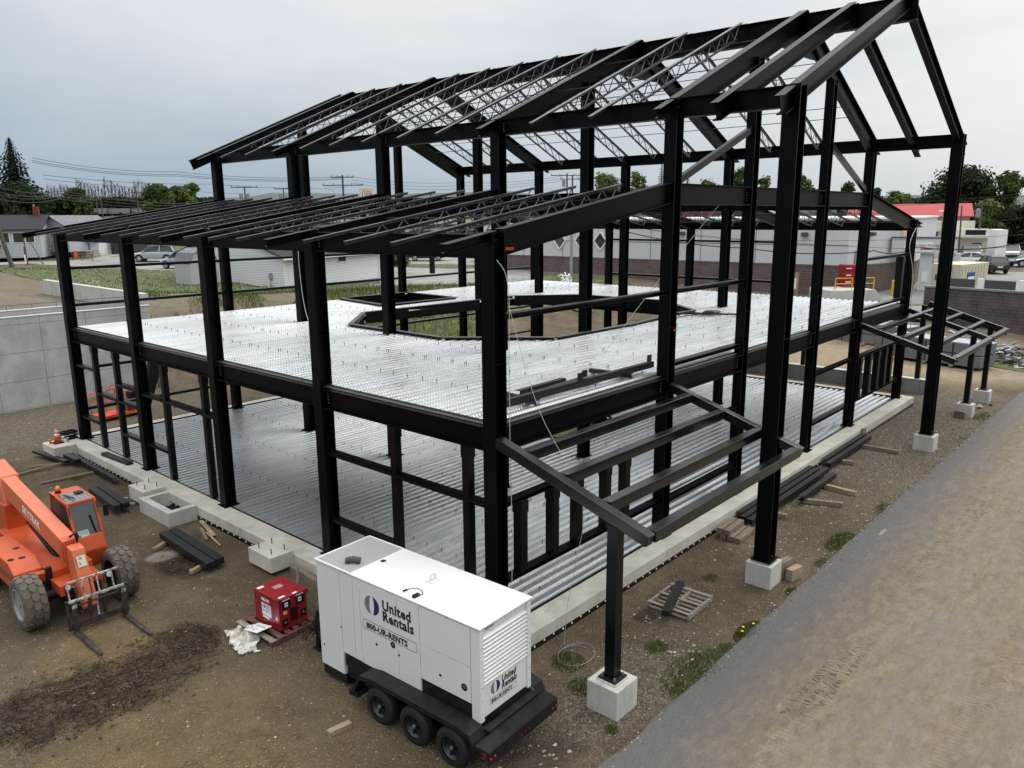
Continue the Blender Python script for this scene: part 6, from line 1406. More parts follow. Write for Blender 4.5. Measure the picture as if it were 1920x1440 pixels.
# ---- buildings on the right, beyond the road
A = gp(1585, 113); B = gp(1808, 113); A.z = B.z = 3.; rb, L2 = fr('red_roofed_building', 'long grey building with bright red metal roof behind the tan shopfronts', 'building', A, B)
zr = zpix(1811, 407, 113)-3.; zt = zpix(1823, 383, 117)-3.
pb(rb, 0, L2, 0, 11, -1, zr, 'wall', 'sidet'); m = MB()
for y0, y1 in ((-.4, 5.5), (11.4, 5.5)): m.prism([(-.4, y0, zr-.02), (-.4, y1, zt), (-.4, y1, zt+.15), (-.4, y0, zr+.13)], (L2+.8, 0, 0))
m.build('roof', 'redroof', rb); m = MB(); m.prism([(L2-.12, 0, zr), (L2-.12, 11, zr), (L2-.12, 5.5, zt)], (.12, 0, 0)); m.build('gable', 'sidet', rb)
A = gp(1700, 108); B = gp(1760, 106); A.z = B.z = 2.9; b2, L2 = fr('cream_shop', 'cream fronted shop with dark upper window in front of the red roof', 'shop', A, B); zt = zpix(1740, 415, 107)-2.9; zw = zpix(1740, 434, 107)-2.9
M['creamw'] = mat('cream_render', (.62, .59, .50), .8); pb(b2, 0, L2, 0, 7, -.8, zt, 'wall', 'creamw'); pb(b2, .6, L2-.5, -.03, -.003, zw-.75, zw, 'window', 'glass'); pb(b2, -.1, L2+.1, -.3, -.031, zw+.02, zw+.3, 'canopy', 'creamw')
A = gp(1760, 107); B = gp(1846, 107); A.z = B.z = 2.9; b3, L2 = fr('strip_shop', 'low tan shop with black fascia and open garage front', 'shop', A, B); zt = zpix(1800, 430, 106)-2.9
pb(b3, 0, L2, 0, 3, -.6, zt, 'wall', 'creamw'); pb(b3, 2.4, L2-.3, -.06, -.003, zt-.65, zt-.1, 'fascia_sign', 'black'); pb(b3, -.2, L2+.1, -1., -.003, zt-1., zt-.7, 'canopy', 'creamw'); pb(b3, 3.2, L2-.6, -.04, -.003, 0, zt-1.6, 'open_front', 'black')
A = gp(1846, 105); B = gp(1862, 100); A.z = B.z = 2.7; b4, L2 = fr('white_end_wall', 'plain white side wall at the right end of the tan shop', 'wall', A, B); pb(b4, 0, L2, 0, 1., -.6, zpix(1850, 430, 103)-2.7, 'wall', 'trim')
for A_, B_, za, lb_ in (((1860, 150), (2200, 160), 424, 'upper white barrier along the far slope right edge'), ((1862, 140), (2200, 150), 438, 'lower white barrier along the far slope right edge')):
    A = gp(*A_); B = gp(*B_); A.z = B.z = zpix(1890, za+14, A_[1]); t, L2 = fr('white_barrier', lb_, 'barrier', A, B, 'white barriers on the slope'); pb(t, 0, L2, 0, .3, -1, zpix(1890, za-6, A_[1])-A.z, 'panel', 'trim')
# shops and signs far behind, seen through the frame
def simple(u0, u1, d, v0, v1, dep, label, wall, extra=None, name='shop'):
    A = gp(u0, d); B = gp(u1, d); zb = min(A.z, B.z); A.z = B.z = zb; t, L2 = fr(name, label, 'shop' if name == 'shop' else 'building', A, B); hh = zpix((u0+u1)/2, v0, d)-zb
    pb(t, 0, L2, 0, dep, -1, hh, 'wall', wall); pb(t, -.2, L2+.2, -.3, dep+.2, hh+.002, hh+.3, 'roof', 'shingle')
    n = max(2, int(L2/5))
    for i in range(n): x = L2*(i+.5)/n; window(t, x, .8, L2/n*.6, hh*.42)
    return t
simple(770, 905, 150, 424, 455, 14, 'dark fronted shop block beyond the car park, left one', 'sidet'); simple(905, 965, 142, 418, 455, 10, 'taller shop front right of the dark fronted block', 'creamw')
simple(560, 690, 170, 420, 450, 12, 'low grey shop row behind the white clapboard roof', 'sidet'); simple(1180, 1260, 120, 400, 425, 12, 'pale low block seen above the long grey building', 'eifs'); simple(1275, 1345, 125, 385, 420, 12, 'building with maroon lower front behind the gable columns', 'brickred'); simple(1410, 1470, 118, 378, 410, 10, 'white flat roofed unit behind the gable columns', 'trim'); simple(1480, 1560, 126, 388, 420, 10, 'grey unit with white trim left of the red roof', 'eifsd')
t = thing('restaurant_sign', 'tall pole sign with a round burger logo beyond the low roof', 'sign', gp(694, 175)); zb = zpix(694, 372, 175)-t.location.z; zt = zpix(694, 352, 175)-t.location.z; wv_ = 1.6
t.rotation_euler = (0, 0, YAW)
pb(t, -.2, .2, -.2, .2, -1, zb-.01, 'pole', 'metalg'); o = pb(t, -wv_, wv_, -.3, .3, zb-.6, zt, 'sign_box', 'creamw', .05); cz = (zb+zt)/2-.3
m = MB(); m.lathe((.2, -.305, cz), (0, -1, 0), [(0, 1.2), (.02, 1.2)], 24); m.build('blue_ring', 'bluep', o); m = MB(); m.lathe((.28, -.327, cz), (0, -1, 0), [(0, 1.12), (.02, 1.12)], 24); m.build('white_disc', 'trim', o)
m = MB(); M['bun'] = mat('bun_orange', (.75, .33, .05), .6)
for s in (1, -1): m.prism([(.28+.85*math.cos(a), -.352, cz+s*(.42+.5*math.sin(a))) for a in [math.pi*i/10 for i in range(11)]], (0, .004, 0))
m.build('bun', 'bun', o); text('lettering', 'BURGER', .55, 'redpaint', o, (.28, -.353, cz-.02), (1, 0, 0), (0, 0, 1), .01, align='CENTER', xs=.8, off=.02); text('lettering', 'KING', .55, 'redpaint', o, (.28, -.353, cz-.42), (1, 0, 0), (0, 0, 1), .01, align='CENTER', xs=.9, off=.02)
# far trailers on the embankment at left
for u, lb_ in ((172, 'far left grey trailer on the distant bank'), (216, 'second grey trailer on the distant bank'), (262, 'small far vehicle on the distant bank')):
    p_ = at(u, 400, 205); t = thing('parked_trailer', lb_, 'trailer', (p_.x, p_.y, p_.z), YAW, 'trailers on the distant bank'); w_ = 1.7 if u < 250 else .8
    pb(t, -w_*1.8, w_*1.8, -1, 1, -.1, 1.1, 'box', 'grey'); m = MB()
    for x in (-w_, w_): m.lathe((x, -1.02, -.2), (0, 1, 0), [(0, .45), (2., .45)], 10)
    m.build('wheels', 'black', t)
bm = MB(); pts0 = [at(u, 400, 204) for u in range(-200, 520, 40)]
for i in range(len(pts0)-1):
    a, b = pts0[i], pts0[i+1]; r_ = (b-a).normalized(); nrm = Vector((r_.y, -r_.x, 0)); nrm = -nrm if nrm.dot(CAM-a) < 0 else nrm
    bm.hexa([(a.x+nrm.x*14, a.y+nrm.y*14, 3), (b.x+nrm.x*14, b.y+nrm.y*14, 3), (b.x-nrm.x*30, b.y-nrm.y*30, 3), (a.x-nrm.x*30, a.y-nrm.y*30, 3), (a.x, a.y, a.z-.6), (b.x, b.y, b.z-.6), (b.x-nrm.x*30, b.y-nrm.y*30, b.z-.5), (a.x-nrm.x*30, a.y-nrm.y*30, a.z-.5)])
o = bm.build('embankment', mat('grey_slope', (.10, .098, .085), .95, col2=(.15, .145, .12), vscale=.3)); tag(o, kind='structure')
# ---- hills on the horizon
m = MB(); cols = 110; prev = None
for i in range(cols+1):
    u = -1500+i*44; d = 1300; p_ = at(u, 400, d) if abs(u-960) < 2400 else None
    a = math.atan2((u-960), FPX); ang = -YAW+a; x = CAM.x+math.sin(ang)*d; y = CAM.y+math.cos(ang)*d
    top = 7.9+(27+12*noise.noise((i*.13, 0, 0))+5*noise.noise((i*.5, 3, 0))+(14 if 480 < u < 1000 else 4 if u < 1100 else 0))
    x2 = CAM.x+math.sin(ang)*(d+500); y2 = CAM.y+math.cos(ang)*(d+500); x1 = CAM.x+math.sin(ang)*(d-400); y1 = CAM.y+math.cos(ang)*(d-400)
    cur = [(x1, y1, 5), (x, y, top*.8), (x2, y2, top*1.25), (x2*1.3, y2*1.3, 0)]
    if prev:
        for j in range(3): m.poly([prev[j], cur[j], cur[j+1], prev[j+1]])
    prev = cur
o = m.build('hills', mat('hazy_wooded_hill', (.045, .062, .06), .95, col2=(.075, .095, .085), vscale=.02, detail=10), smooth=True); tag(o, kind='structure')
# ---- trees
M['bark'] = mat('bark', (.06, .05, .042), .9); M['barkg'] = mat('pale_bark', (.085, .072, .06), .9)
M['lf_dark'] = leafmat('leaves_dark', (.008, .016, .006), (.030, .050, .016)); M['lf_mid'] = leafmat('leaves_mid', (.022, .042, .010), (.075, .115, .025)); M['lf_lite'] = leafmat('leaves_light', (.045, .075, .018), (.13, .17, .045)); M['needle'] = leafmat('needles', (.006, .012, .008), (.022, .034, .020))
def limb(m, a, b, r0, r1, rr):
    a, b = Vector(a), Vector(b); mid = (a+b)/2+Vector((rr.uniform(-1, 1), rr.uniform(-1, 1), rr.uniform(-.3, .6)))*(b-a).length*.12; m.tube([a, mid, b], [r0, (r0+r1)/2, r1], 5, False)
def tree(u, d, v_top, halfw, label, leaf='lf_mid', dens=1., seed=0, crown_lo=.25, group='trees around the site', spread=1., name='leafy_tree', base=None):
    """halfw: half width of the crown in pixels at its distance"""
    rr = random.Random(seed+int(u)); b = base or gp(u, d); ht = zpix(u, v_top, d)-b.z; R_ = halfw*d/FPX
    t = thing(name, label, 'tree', b, rr.random()*6, group); tr = MB(); cr_ = MB()
    tr.tube([(0, 0, -.3), (0, 0, ht*.35), (rr.uniform(-.2, .2), 0, ht*.75)], [ht*.028, ht*.02, ht*.008], 7, False)
    lobes = []
    nl = int(26*spread)
    for i in range(nl):
        a = rr.random()*6.283; z = crown_lo+(.97-crown_lo)*((i+.5)/nl)**.8; q = (z-crown_lo)/(1-crown_lo); wid = math.sqrt(max(.06, 1-((q-.42)/.62)**2)); lr = R_*rr.uniform(.24, .42)
        r = max(0, R_*wid*(1. if i % 3 else rr.uniform(.1, .8))-lr*.7); lobes.append((Vector((math.cos(a)*r, math.sin(a)*r, ht*z-lr*.4)), lr))
    for c_, r in lobes: limb(tr, (0, 0, min(ht*.6, c_.z*.6)), c_, ht*.009, ht*.003, rr)
    tr.build('trunk', 'bark', t)
    ls = max(.10, d*.0021)
    for c_, r in lobes:
        n = int(min(2.2, dens)*120)
        for i in range(n):
            v = Vector((rr.gauss(0, 1), rr.gauss(0, 1), rr.gauss(0, 1))).normalized()*r*(rr.uniform(.45, 1.05) if rr.random() < .8 else rr.uniform(1., 1.45)); v.z *= .8; p_ = c_+v
            if p_.z > ht: continue
            nrm = (v.normalized()+Vector((rr.uniform(-1, 1), rr.uniform(-1, 1), rr.uniform(-.2, 1)))*.8).normalized(); q = nrm.orthogonal().normalized(); w2_ = nrm.cross(q); s = ls*rr.uniform(.6, 1.4)
            a = rr.random()*3; q2 = q*math.cos(a)+w2_*math.sin(a); w3 = nrm.cross(q2); cr_.poly([p_-q2*s, p_+w3*s*.55, p_+q2*s, p_-w3*s*.55])
    cr_.build('crown', leaf, t); return t
def spruce(u, d, v_top, halfw, label, seed=1, leaf='needle', gap=1., group='trees around the site'):
    rr = random.Random(seed+int(u)); b = gp(u, d); ht = zpix(u, v_top, d)-b.z; R_ = halfw*d/FPX; t = thing('spruce_tree', label, 'tree', b, 0, group)
    tr = MB(); tr.tube([(0, 0, -.3), (0, 0, ht)], [ht*.022, .02], 6, False); tr.build('trunk', 'bark', t); m = MB(); z = ht*.12
    while z < ht*.985:
        f_ = 1-z/ht; rad = R_*(f_**.85)*rr.uniform(.75, 1.12)+.05; nb = int(6+8*f_); a0 = rr.random()*6
        for i in range(nb):
            a = a0+6.283*i/nb+rr.uniform(-.2, .2); L3 = rad*rr.uniform(.7, 1.15); dx, dy = math.cos(a), math.sin(a); px, py = -dy, dx; ns = max(3, int(L3/(.30*max(1, d/60))))
            for j in range(ns):
                s = (j+.5)/ns; r = L3*s; zz = z-L3*.30*s+L3*.12*s*s; wd = (.42*(1-s)+.12)*L3*.42
                for sg_ in (-1, 1):
                    k_ = .1*rr.random(); m.poly([(dx*r, dy*r, zz+.03), (dx*(r+L3*.10)+px*wd*sg_, dy*(r+L3*.10)+py*wd*sg_, zz-.10*L3*.5-k_), (dx*(r+L3*.22)+px*wd*sg_*.5, dy*(r+L3*.22)+py*wd*sg_*.5, zz-.12-k_), (dx*(r+L3*.16), dy*(r+L3*.16), zz)])
        z += ht*.028*gap*(.6+.6*f_)
    m.build('crown', leaf, t); return t
def bare(u, d, v_top, label, seed=0, group='bare trees on the far bank'):
    rr = random.Random(seed*7+int(u)); b = gp(u, d); b.z += 1; ht = zpix(u, v_top, d)-b.z; t = thing('bare_tree', label, 'tree', b, 0, group); m = MB()
    m.tube([(0, 0, -1), (rr.uniform(-.3, .3), 0, ht*.5), (rr.uniform(-.6, .6), 0, ht)], [.16, .10, .03], 4, False)
    for i in range(34):
        z = ht*rr.uniform(.2, .97); a = rr.random()*6.28; l_ = ht*rr.uniform(.10, .26)*(1.15-z/ht*.6); e_ = (math.cos(a)*l_*.45, math.sin(a)*l_*.45, z+l_); m.tube([(0, 0, z), e_], [.06, .02], 3, False)
        for q in range(3): s = rr.uniform(.3, .9); a2 = rr.random()*6.28; p_ = Vector(e_)*s+Vector((0, 0, z))*(1-s); m.tube([p_, p_+Vector((math.cos(a2)*l_*.2, math.sin(a2)*l_*.2, l_*.35))], [.03, .015], 3, False)
    m.build('branches', 'barkg', t); return t
spruce(50, 108, 256, 66, 'tall dark spruce above the house roofs at the left edge', gap=.45); spruce(8, 112, 276, 46, 'dark spruce cut by the left edge of the picture')
tree(62, 104, 338, 48, 'broad dark leafy tree behind the chimneyed house', 'lf_dark', 2.2, 3, .05); tree(8, 103, 345, 45, 'dark leafy tree at the left edge under the spruces', 'lf_dark', 2.2, 5, .05)
for i in range(30): u = 108+i*6.2; bare(u, 215+(i*37) % 25, 338+((i*53) % 17)+(10 if i < 4 else 0), 'thin bare tree in the leafless row beyond the far bank', i)
tree(160, 212, 352, 20, 'fresh green tree among the bare ones', 'lf_mid', 1., 7, .1); tree(172, 205, 372, 14, 'small green tree low among the bare row', 'lf_mid', 1., 8, .1)
tree(312, 190, 344, 30, 'green tree left of the pair beyond the low roof', 'lf_mid', 1.5, 9, .05); tree(345, 192, 348, 24, 'darker round green tree between the far pair', 'lf_mid', 1.5, 10, .05); tree(368, 188, 343, 22, 'lighter green tree right of the pair beyond the low roof', 'lf_lite', 1.2, 11, .1)
tree(575, 300, 364, 15, 'small far green tree right of the first gable column', 'lf_mid', 1., 12, .1)
tree(1135, 150, 322, 32, 'yellow green tree behind the middle columns', 'lf_lite', 1.4, 13, .15); tree(1190, 140, 318, 20, 'thin airy young tree right of the yellow green one', 'lf_lite', .35, 14, .3)
spruce(1235, 130, 302, 22, 'dark spruce left of the first gable column'); spruce(1283, 132, 316, 16, 'dark spruce just right of the first gable column', 4)
tree(1378, 140, 311, 24, 'dark green round tree behind the second gable column', 'lf_mid', 1.6, 15, .1); tree(1318, 145, 334, 26, 'sparse tree under the slanting gable brace', 'lf_mid', .5, 16, .2); tree(1425, 145, 328, 18, 'thin airy tree between the gable columns', 'lf_lite', .3, 17, .3)
tree(1487, 138, 322, 32, 'loose green tree behind the tall front column', 'lf_mid', .9, 18, .2); tree(1575, 150, 340, 17, 'small loose tree between the gable columns on the right', 'lf_mid', .6, 19, .2); tree(1515, 160, 349, 12, 'small low tree right of the tall front column', 'lf_mid', .8, 20, .2)
tree(1672, 160, 357, 26, 'low pale green tree left of the red roof', 'lf_lite', 1., 21, .1); spruce(1717, 155, 350, 10, 'small dark conifer above the red roof'); tree(1632, 158, 350, 14, 'dark low tree above the right low roof', 'lf_dark', 1., 27, .1)
tree(1790, 135, 310, 58, 'huge round dark tree behind the tall right column', 'lf_dark', 2.6, 22, .02, spread=1.8); tree(1868, 132, 320, 34, 'tall mid green tree right of the huge round one', 'lf_mid', 1.5, 23, .1); spruce(1880, 140, 322, 24, 'dark conifer behind the mid green tree'); spruce(1930, 130, 328, 30, 'dark conifer cut by the right edge')
tree(1840, 125, 372, 22, 'bright green bushy tree below the huge dark one', 'lf_lite', 1.2, 24, .0); tree(1905, 128, 385, 40, 'dark bushy tree at the right edge above the white barriers', 'lf_dark', 1.8, 25, .0)
tree(1955, 126, 360, 40, 'dark tree beyond the right edge', 'lf_dark', 1.6, 26, .0)
# undergrowth masses
m = MB(); rr = random.Random(44)
def scrub(u0, u1, d, v0, v1, n, s):
    for i in range(n):
        u = rr.uniform(u0, u1); p_ = at(u, rr.uniform(v0, v1), d+rr.uniform(-4, 4)); nrm = Vector((rr.uniform(-1, 1), rr.uniform(-1, 1), rr.uniform(0, 1))).normalized(); q = nrm.orthogonal().normalized()*s*rr.uniform(.5, 1.3); w_ = nrm.cross(q)*.6; m.poly([p_-q, p_+w_, p_+q, p_-w_])
scrub(80, 400, 215, 372, 402, 5200, .75); scrub(1780, 2060, 140, 392, 425, 4200, .42); scrub(400, 1000, 420, 378, 404, 5000, 1.4); scrub(1000, 1780, 260, 372, 402, 6000, .9)
tag(m.build('undergrowth', 'lf_dark'), kind='stuff')
m = MB()
for c_ in range(60):
    p_ = gp(1843+rr.gauss(0, 7), 87+rr.gauss(0, .5)); p_.z += rr.uniform(.1, .8)
    for i in range(30): v = Vector((rr.gauss(0, .2), rr.gauss(0, .2), rr.gauss(0, .12))); q = Vector((rr.uniform(-1, 1), rr.uniform(-1, 1), rr.uniform(-1, 1)))*.09; w_ = Vector((rr.uniform(-1, 1), rr.uniform(-1, 1), rr.uniform(-1, 1)))*.06; m.poly([p_+v-q, p_+v+w_, p_+v+q])
tag(m.build('bush', 'lf_dark'), 'rounded dark bush right of the black crossover', 'bush')
for u, d in ((738, 87), (756, 86.5)):
    m = MB()
    for i in range(900): p_ = gp(u+rr.gauss(0, 6), d+rr.gauss(0, .5)); p_.z += rr.uniform(.1, 1.2); q = Vector((rr.uniform(-1, 1), rr.uniform(-1, 1), rr.uniform(-1, 1)))*.14; w_ = Vector((rr.uniform(-1, 1), rr.uniform(-1, 1), rr.uniform(-1, 1)))*.1; m.poly([p_-q, p_+w_, p_+q])
    tag(m.build('bush', 'lf_dark'), 'left of the two dark bushes beyond the car park' if u == 738 else 'right of the two dark bushes beyond the car park', 'bush')
# ---- utility poles and wires
def pole(u, d, v_base, v_top, label, arms=(), lean=0., r=.13, mt='polewood', tx=0):
    b = gp(u, d); zt = zpix(u, v_top, d)-b.z; t = thing('utility_pole' if mt != 'metalg' else 'lamp_post', label, 'pole', b, YAW, 'utility poles'); m = MB(); m.tube([(0, 0, -.4), (lean, 0, zt)], [r, r*.7], 7); m.build('pole', mt, t)
    for dz, w_ in arms:
        m = MB(); m.bar((lean-w_, -.15, zt-dz), (lean+w_, -.15, zt-dz), .12, .12); a_ = m.build('crossarm', mt, t); m = MB()
        for x in (-w_+.1, -w_*.45, w_*.45, w_-.1): m.tube([(lean+x, -.15, zt-dz+.06), (lean+x, -.15, zt-dz+.28)], .06, 5)
        m.build('insulators', 'grey', a_)
    for i in range(tx): m = MB(); m.lathe((lean+(-.5+i*1.), -.2, zt-1.9), (0, 0, 1), [(0, .26), (.9, .26), (.95, .15)], 9); m.build('transformer', 'grey', t)
    return t, Vector((b.x, b.y, b.z+zt))
pole(25, 81, 492, 352, 'leaning wooden utility pole nearest at the left edge', (), -1.55, .20)
pole(80, 101, 412, 383, 'short pale pole rising behind the grey roofed house', (), -.1, .14, 'metalg')
pole(271, 150, 398, 358, 'far twin armed pole before the bare trees', ((.3, 1.2), (1.2, 1.2))); pole(195, 160, 400, 370, 'far pole left of the bank trailers', ((.4, 1.),)); pole(204, 162, 400, 374, 'far slim pole beside the bank trailer', ()); pole(338, 140, 392, 365, 'far plain pole by the green trees', ())
pole(470, 120, 368, 350, 'pole with two transformers beyond the low roof', ((.1, 1.9),), 0, .14, tx=2); pole(541, 140, 370, 352, 'far pole with small crossarm left of the inner column', ((.2, 1.5),), 0, .13, tx=1)
tt, P1_ = pole(651, 105, 368, 328, 'dark pole with two crossarms left of the burger sign', ((.3, 1.5), (1.3, 2.6)), 0, .17); tt, P2_ = pole(1062, 118, 350, 325, 'left pole of the pair behind the middle columns', ((.3, 2.4),), 0, .16, tx=1); pole(1072, 118, 350, 328, 'right pole of the pair behind the middle columns', ((.6, 1.8),), 0, .16)
pole(1071, 72, 515, 424, 'tall pale pole in front of the diamond windows', (), 0, .17, 'metalg'); pole(1828, 108, 428, 376, 'wooden pole at the right end of the red roof', ((.5, 1.0),), 0, .15, tx=1); pole(1796, 95, 440, 385, 'slim dark pole in front of the black fascia', (), -.3, .10)
pole(86, 84, 484, 450, 'thin dark post on the verge by the pale house', (), -1.2, .05); pole(53, 84, 477, 440, 'slim post left of the thin one by the pale house', (), -.1, .07)
for u, d, v0, v1, lb_ in ((613, 130, 372, 352, 'curved street light arm left of the crossarm pole'), (1022, 135, 372, 352, 'curved street light left of the pole pair'), (1758, 100, 440, 396, 'street lamp before the red roof')):
    b = gp(u, d); zt = zpix(u, v1, d)-b.z; t = thing('street_lamp', lb_, 'street lamp', b, YAW, 'street lamps'); s_ = 0 if u == 1758 else 2.6
    m = MB(); m.tube([(s_, 0, -.3), (s_, 0, zt*.8), (s_*.6, 0, zt*.96), (0, 0, zt)], [.09, .08, .06, .05], 6); m.build('pole', 'metalg', t); m = MB(); m.box(-.5, .15, -.15, .15, zt-.05, zt+.1); m.build('lamp_head', 'lampy' if False else 'refl', t, bevel=.03)
def wire(pts, label, r=.012, sag=.0, mt='black'):
    P = [at(*q) for q in pts]; m = MB(); Q = []
    for i in range(len(P)-1):
        for j in range(10): t = j/10; q = P[i].lerp(P[i+1], t); q.z -= sag*4*t*(1-t); Q.append(q)
    Q.append(P[-1]); m.tube(Q, r, 4); tag(m.build('overhead_wire', mt), label, 'wire', 'overhead wires')
for i, dv in enumerate((0, 5, 8)): wire([(60, 296+dv, 95), (330, 322+dv, 98), (640, 331+dv*.6, 104)], ('topmost','second', 'third')[i]+' of the three long wires from the spruce to the crossarm pole', .022, .4)
wire([(80, 328, 95), (400, 345, 100), (650, 351, 104)], 'upper of the lower wires left of the crossarm pole', .02, .3); wire([(80, 335, 95), (330, 355, 110), (470, 362, 119)], 'faint wire running to the transformer pole', .018, .2)
for i, (a, b) in enumerate((((0, 352), (360, 383)), ((0, 361), (360, 381)), ((0, 366), (360, 386)), ((0, 374), (360, 392)))): wire([(a[0], a[1], 78), (110, 358+i*5, 86), (b[0], b[1], 130)], 'street wire number %s down from the leaning pole' % ('one', 'two', 'three', 'four')[i], .028, .3)
for i in range(3): wire([(660, 331+i*6, 105), (860, 342+i*6, 112), (1055, 330+i*4, 118)], ('upper', 'middle', 'lower')[i]+' wire between the crossarm pole and the pole pair', .02, .4)
for i in range(2): wire([(1080, 331+i*5, 118), (1300, 372+i*4, 116), (1560, 392+i*3, 112)], ('upper', 'lower')[i]+' wire leaving the pole pair to the right', .018, .3)
wire([(1150, 428, 58), (1400, 465, 58), (1640, 470, 58), (1720, 463, 60), (1920, 455, 62), (2100, 445, 64)], 'thick drooping cable across the long grey building', .035, .3); wire([(1150, 418, 60), (1400, 450, 60), (1920, 440, 70)], 'thin upper line across the long grey building', .014, .2); wire([(1180, 425, 60), (1600, 462, 60), (1920, 462, 70)], 'thin lower line across the long grey building', .014, .2)
wire([(1500, 388, 105), (1700, 378, 105), (1920, 362, 105)], 'upper line over the red roof towards the dark trees', .02, .2); wire([(1640, 386, 105), (1920, 368, 105)], 'lower line over the red roof towards the dark trees', .02, .2); wire([(1830, 416, 100), (1920, 408, 96)], 'short line from the roof end pole to the right edge', .02, .1)
# ---- vehicles
def car(u, d, heading, label, colour, L=4.5, W=1.82, Ht=1.65, suv=True, group='parked cars around the site', s=1.):
    """body lofted from cross sections; x forward"""
    t = thing('parked_car', label, 'car', gp(u, d)+Vector((0, 0, .06)), heading, group); t.scale = (s, s, s); l = L/2; hw = W/2
    if suv: top = [(-l, .78), (-l+.1, .98), (-l+.9, 1.02), (.35*l, 1.02), (.5*l, 1.0), (l-.25, .86), (l, .62)]; gh = [(-l+.18, 1.0, .0), (-l+.45, Ht-.1, 1), (-.3*l, Ht, 1), (.12*l, Ht-.05, 1), (.52*l, 1.0, 0)]
    else: top = [(-l, .70), (-l+.12, .92), (-l+.9, .96), (.3*l, .95), (.5*l, .90), (l-.3, .74), (l, .52)]; gh = [(-l+.55, .95, 0), (-.42*l, Ht-.08, 1), (-.12*l, Ht, 1), (.12*l, Ht-.05, 1), (.46*l, .92, 0)]
    m = MB(); ring = []
    for x, z in top:
        k_ = 1-.10*(abs(x)/l)**4; w_ = hw*k_; zb = .30+(.10 if abs(x) > l-.15 else 0); ring.append([(x, -w_*.9, zb), (x, -w_, zb+.12), (x, -w_, z*.72), (x, -w_*.96, z*.92), (x, -w_*.82, z), (x, w_*.82, z), (x, w_*.96, z*.92), (x, w_, z*.72), (x, w_, zb+.12), (x, w_*.9, zb)])
    b0 = 0; m.v = [p for r_ in ring for p in r_]; n = 10
    for i in range(len(ring)-1):
        for j in range(n): a = i*n+j; b = i*n+(j+1) % n; m.f.append((a, b, b+n, a+n)); m.mi.append(0)
    m.f.append(tuple(range(n))); m.f.append(tuple((len(ring)-1)*n+j for j in reversed(range(n)))); m.mi += [0, 0]
    body = m.build('body', colour, t, smooth=False, bevel=.03)
    g = MB(); rg = []
    for x, z, f_ in gh: w_ = hw*(.86 if not f_ else .70); rg.append([(x, -w_, z), (x, w_, z)])
    base_z = [1.0 if suv else .93]*5
    for i in range(4):
        a, b = rg[i], rg[i+1]; g.poly([a[0], a[1], b[1], b[0]])
    for s_ in (0, 1):
        P = [Vector(r_[s_]) for r_ in rg]; sy = -1 if s_ == 0 else 1
        g.poly([P[0], P[1], P[2], P[3], P[4]])
    g.build('windows', 'glass', t)
    rf_ = MB()
    for i in (1, 2): a, b = rg[i], rg[i+1]; q = Vector((0, 0, .012)); rf_.prism([Vector(a[0])+q, Vector(a[1])+q, Vector(b[1])+q, Vector(b[0])+q], (0, 0, .03))
    for s_ in (0, 1):       # pillars
        for i, j in ((0, 1), (3, 4)): rf_.bar(Vector(rg[i][s_])+Vector((0, 0, .01)), Vector(rg[j][s_])+Vector((0, 0, .01)), .07, .05)
        sy = -1 if s_ == 0 else 1; rf_.bar(Vector(rg[2][s_])*1.0+Vector((0, 0, .0)), (rg[2][s_][0]+.05, sy*hw*.88, 1.0 if suv else .93), .08, .04, up=(0, 1, 0))
    rf_.build('roof', colour, t)
    for x in (-.60*l, .62*l):
        for sy in (-1, 1):
            m = MB(); m.lathe((x, sy*(hw-.2), .34), (0, sy, 0), [(0, .33), (.17, .345), (.21, .32), (.212, .22)], 20); wh = m.build('wheel', 'tyre', t); m = MB(); m.lathe((x, sy*(hw+.012), .34), (0, sy, 0), [(0, .22), (.012, .20), (.016, .06)], 12); m.build('rim', 'metalg', wh)
            m = MB(); m.prism([(x+.42*math.cos(a), sy*(hw*1.0-.04), .34+.42*math.sin(a)) for a in [math.pi*i/10 for i in range(11)]], (0, sy*.05, 0)); m.build('wheel_arch', 'black', t)
    for sy in (-1, 1):
        m = MB(); m.box(l-.16, l-.02, sy*hw*.62-.18, sy*hw*.62+.18, .60, .72); m.build('headlight', 'refl', t); m = MB(); m.box(-l-.01, -l+.12, sy*hw*.72-.14, sy*hw*.72+.14, .72, .90); m.build('tail_light', 'tred', t)
        m = MB(); m.box(.36*l, .36*l+.14, sy*(hw+.12)-.08, sy*(hw+.12)+.08, 1.0, 1.12); m.build('mirror', colour, t)
    m = MB(); m.box(l-.06, l+.01, -.5, .5, .36, .55); m.box(-l-.01, -l+.03, -.55, .55, .36, .5); m.build('bumper_trim', 'black', t); m = MB(); m.box(-l-.02, -l-.005, -.22, .22, .62, .74); m.build('license_plate', 'refl', t)
    return t
M['csilver'] = mat('car_silver', (.42, .46, .47), .25, .5, coat=.5); M['cwhite'] = mat('car_white', (.70, .70, .69), .25, coat=.5); M['cblack'] = mat('car_black', (.012, .013, .016), .2, coat=.6); M['cgrey'] = mat('car_grey', (.10, .105, .11), .25, .4, coat=.5); M['cred'] = mat('car_red', (.35, .02, .02), .3, coat=.5)
car(294, 90, math.pi-YAW*-1+.15 if False else YAW+math.pi+.12, 'silver green crossover with its nose to the left, on the driveway', 'csilver', s=1.0)
car(345, 79, YAW+math.pi-.35, 'silver hatchback mostly hidden behind the white shed', 'csilver', L=4.2)
car(1812, 95, YAW+math.pi-.5, 'white saloon side on, above the cream container', 'cwhite', L=4.9, Ht=1.42, suv=False); car(1858, 88, YAW+1.37, 'black crossover seen from behind, right of the container', 'cblack', L=4.4)
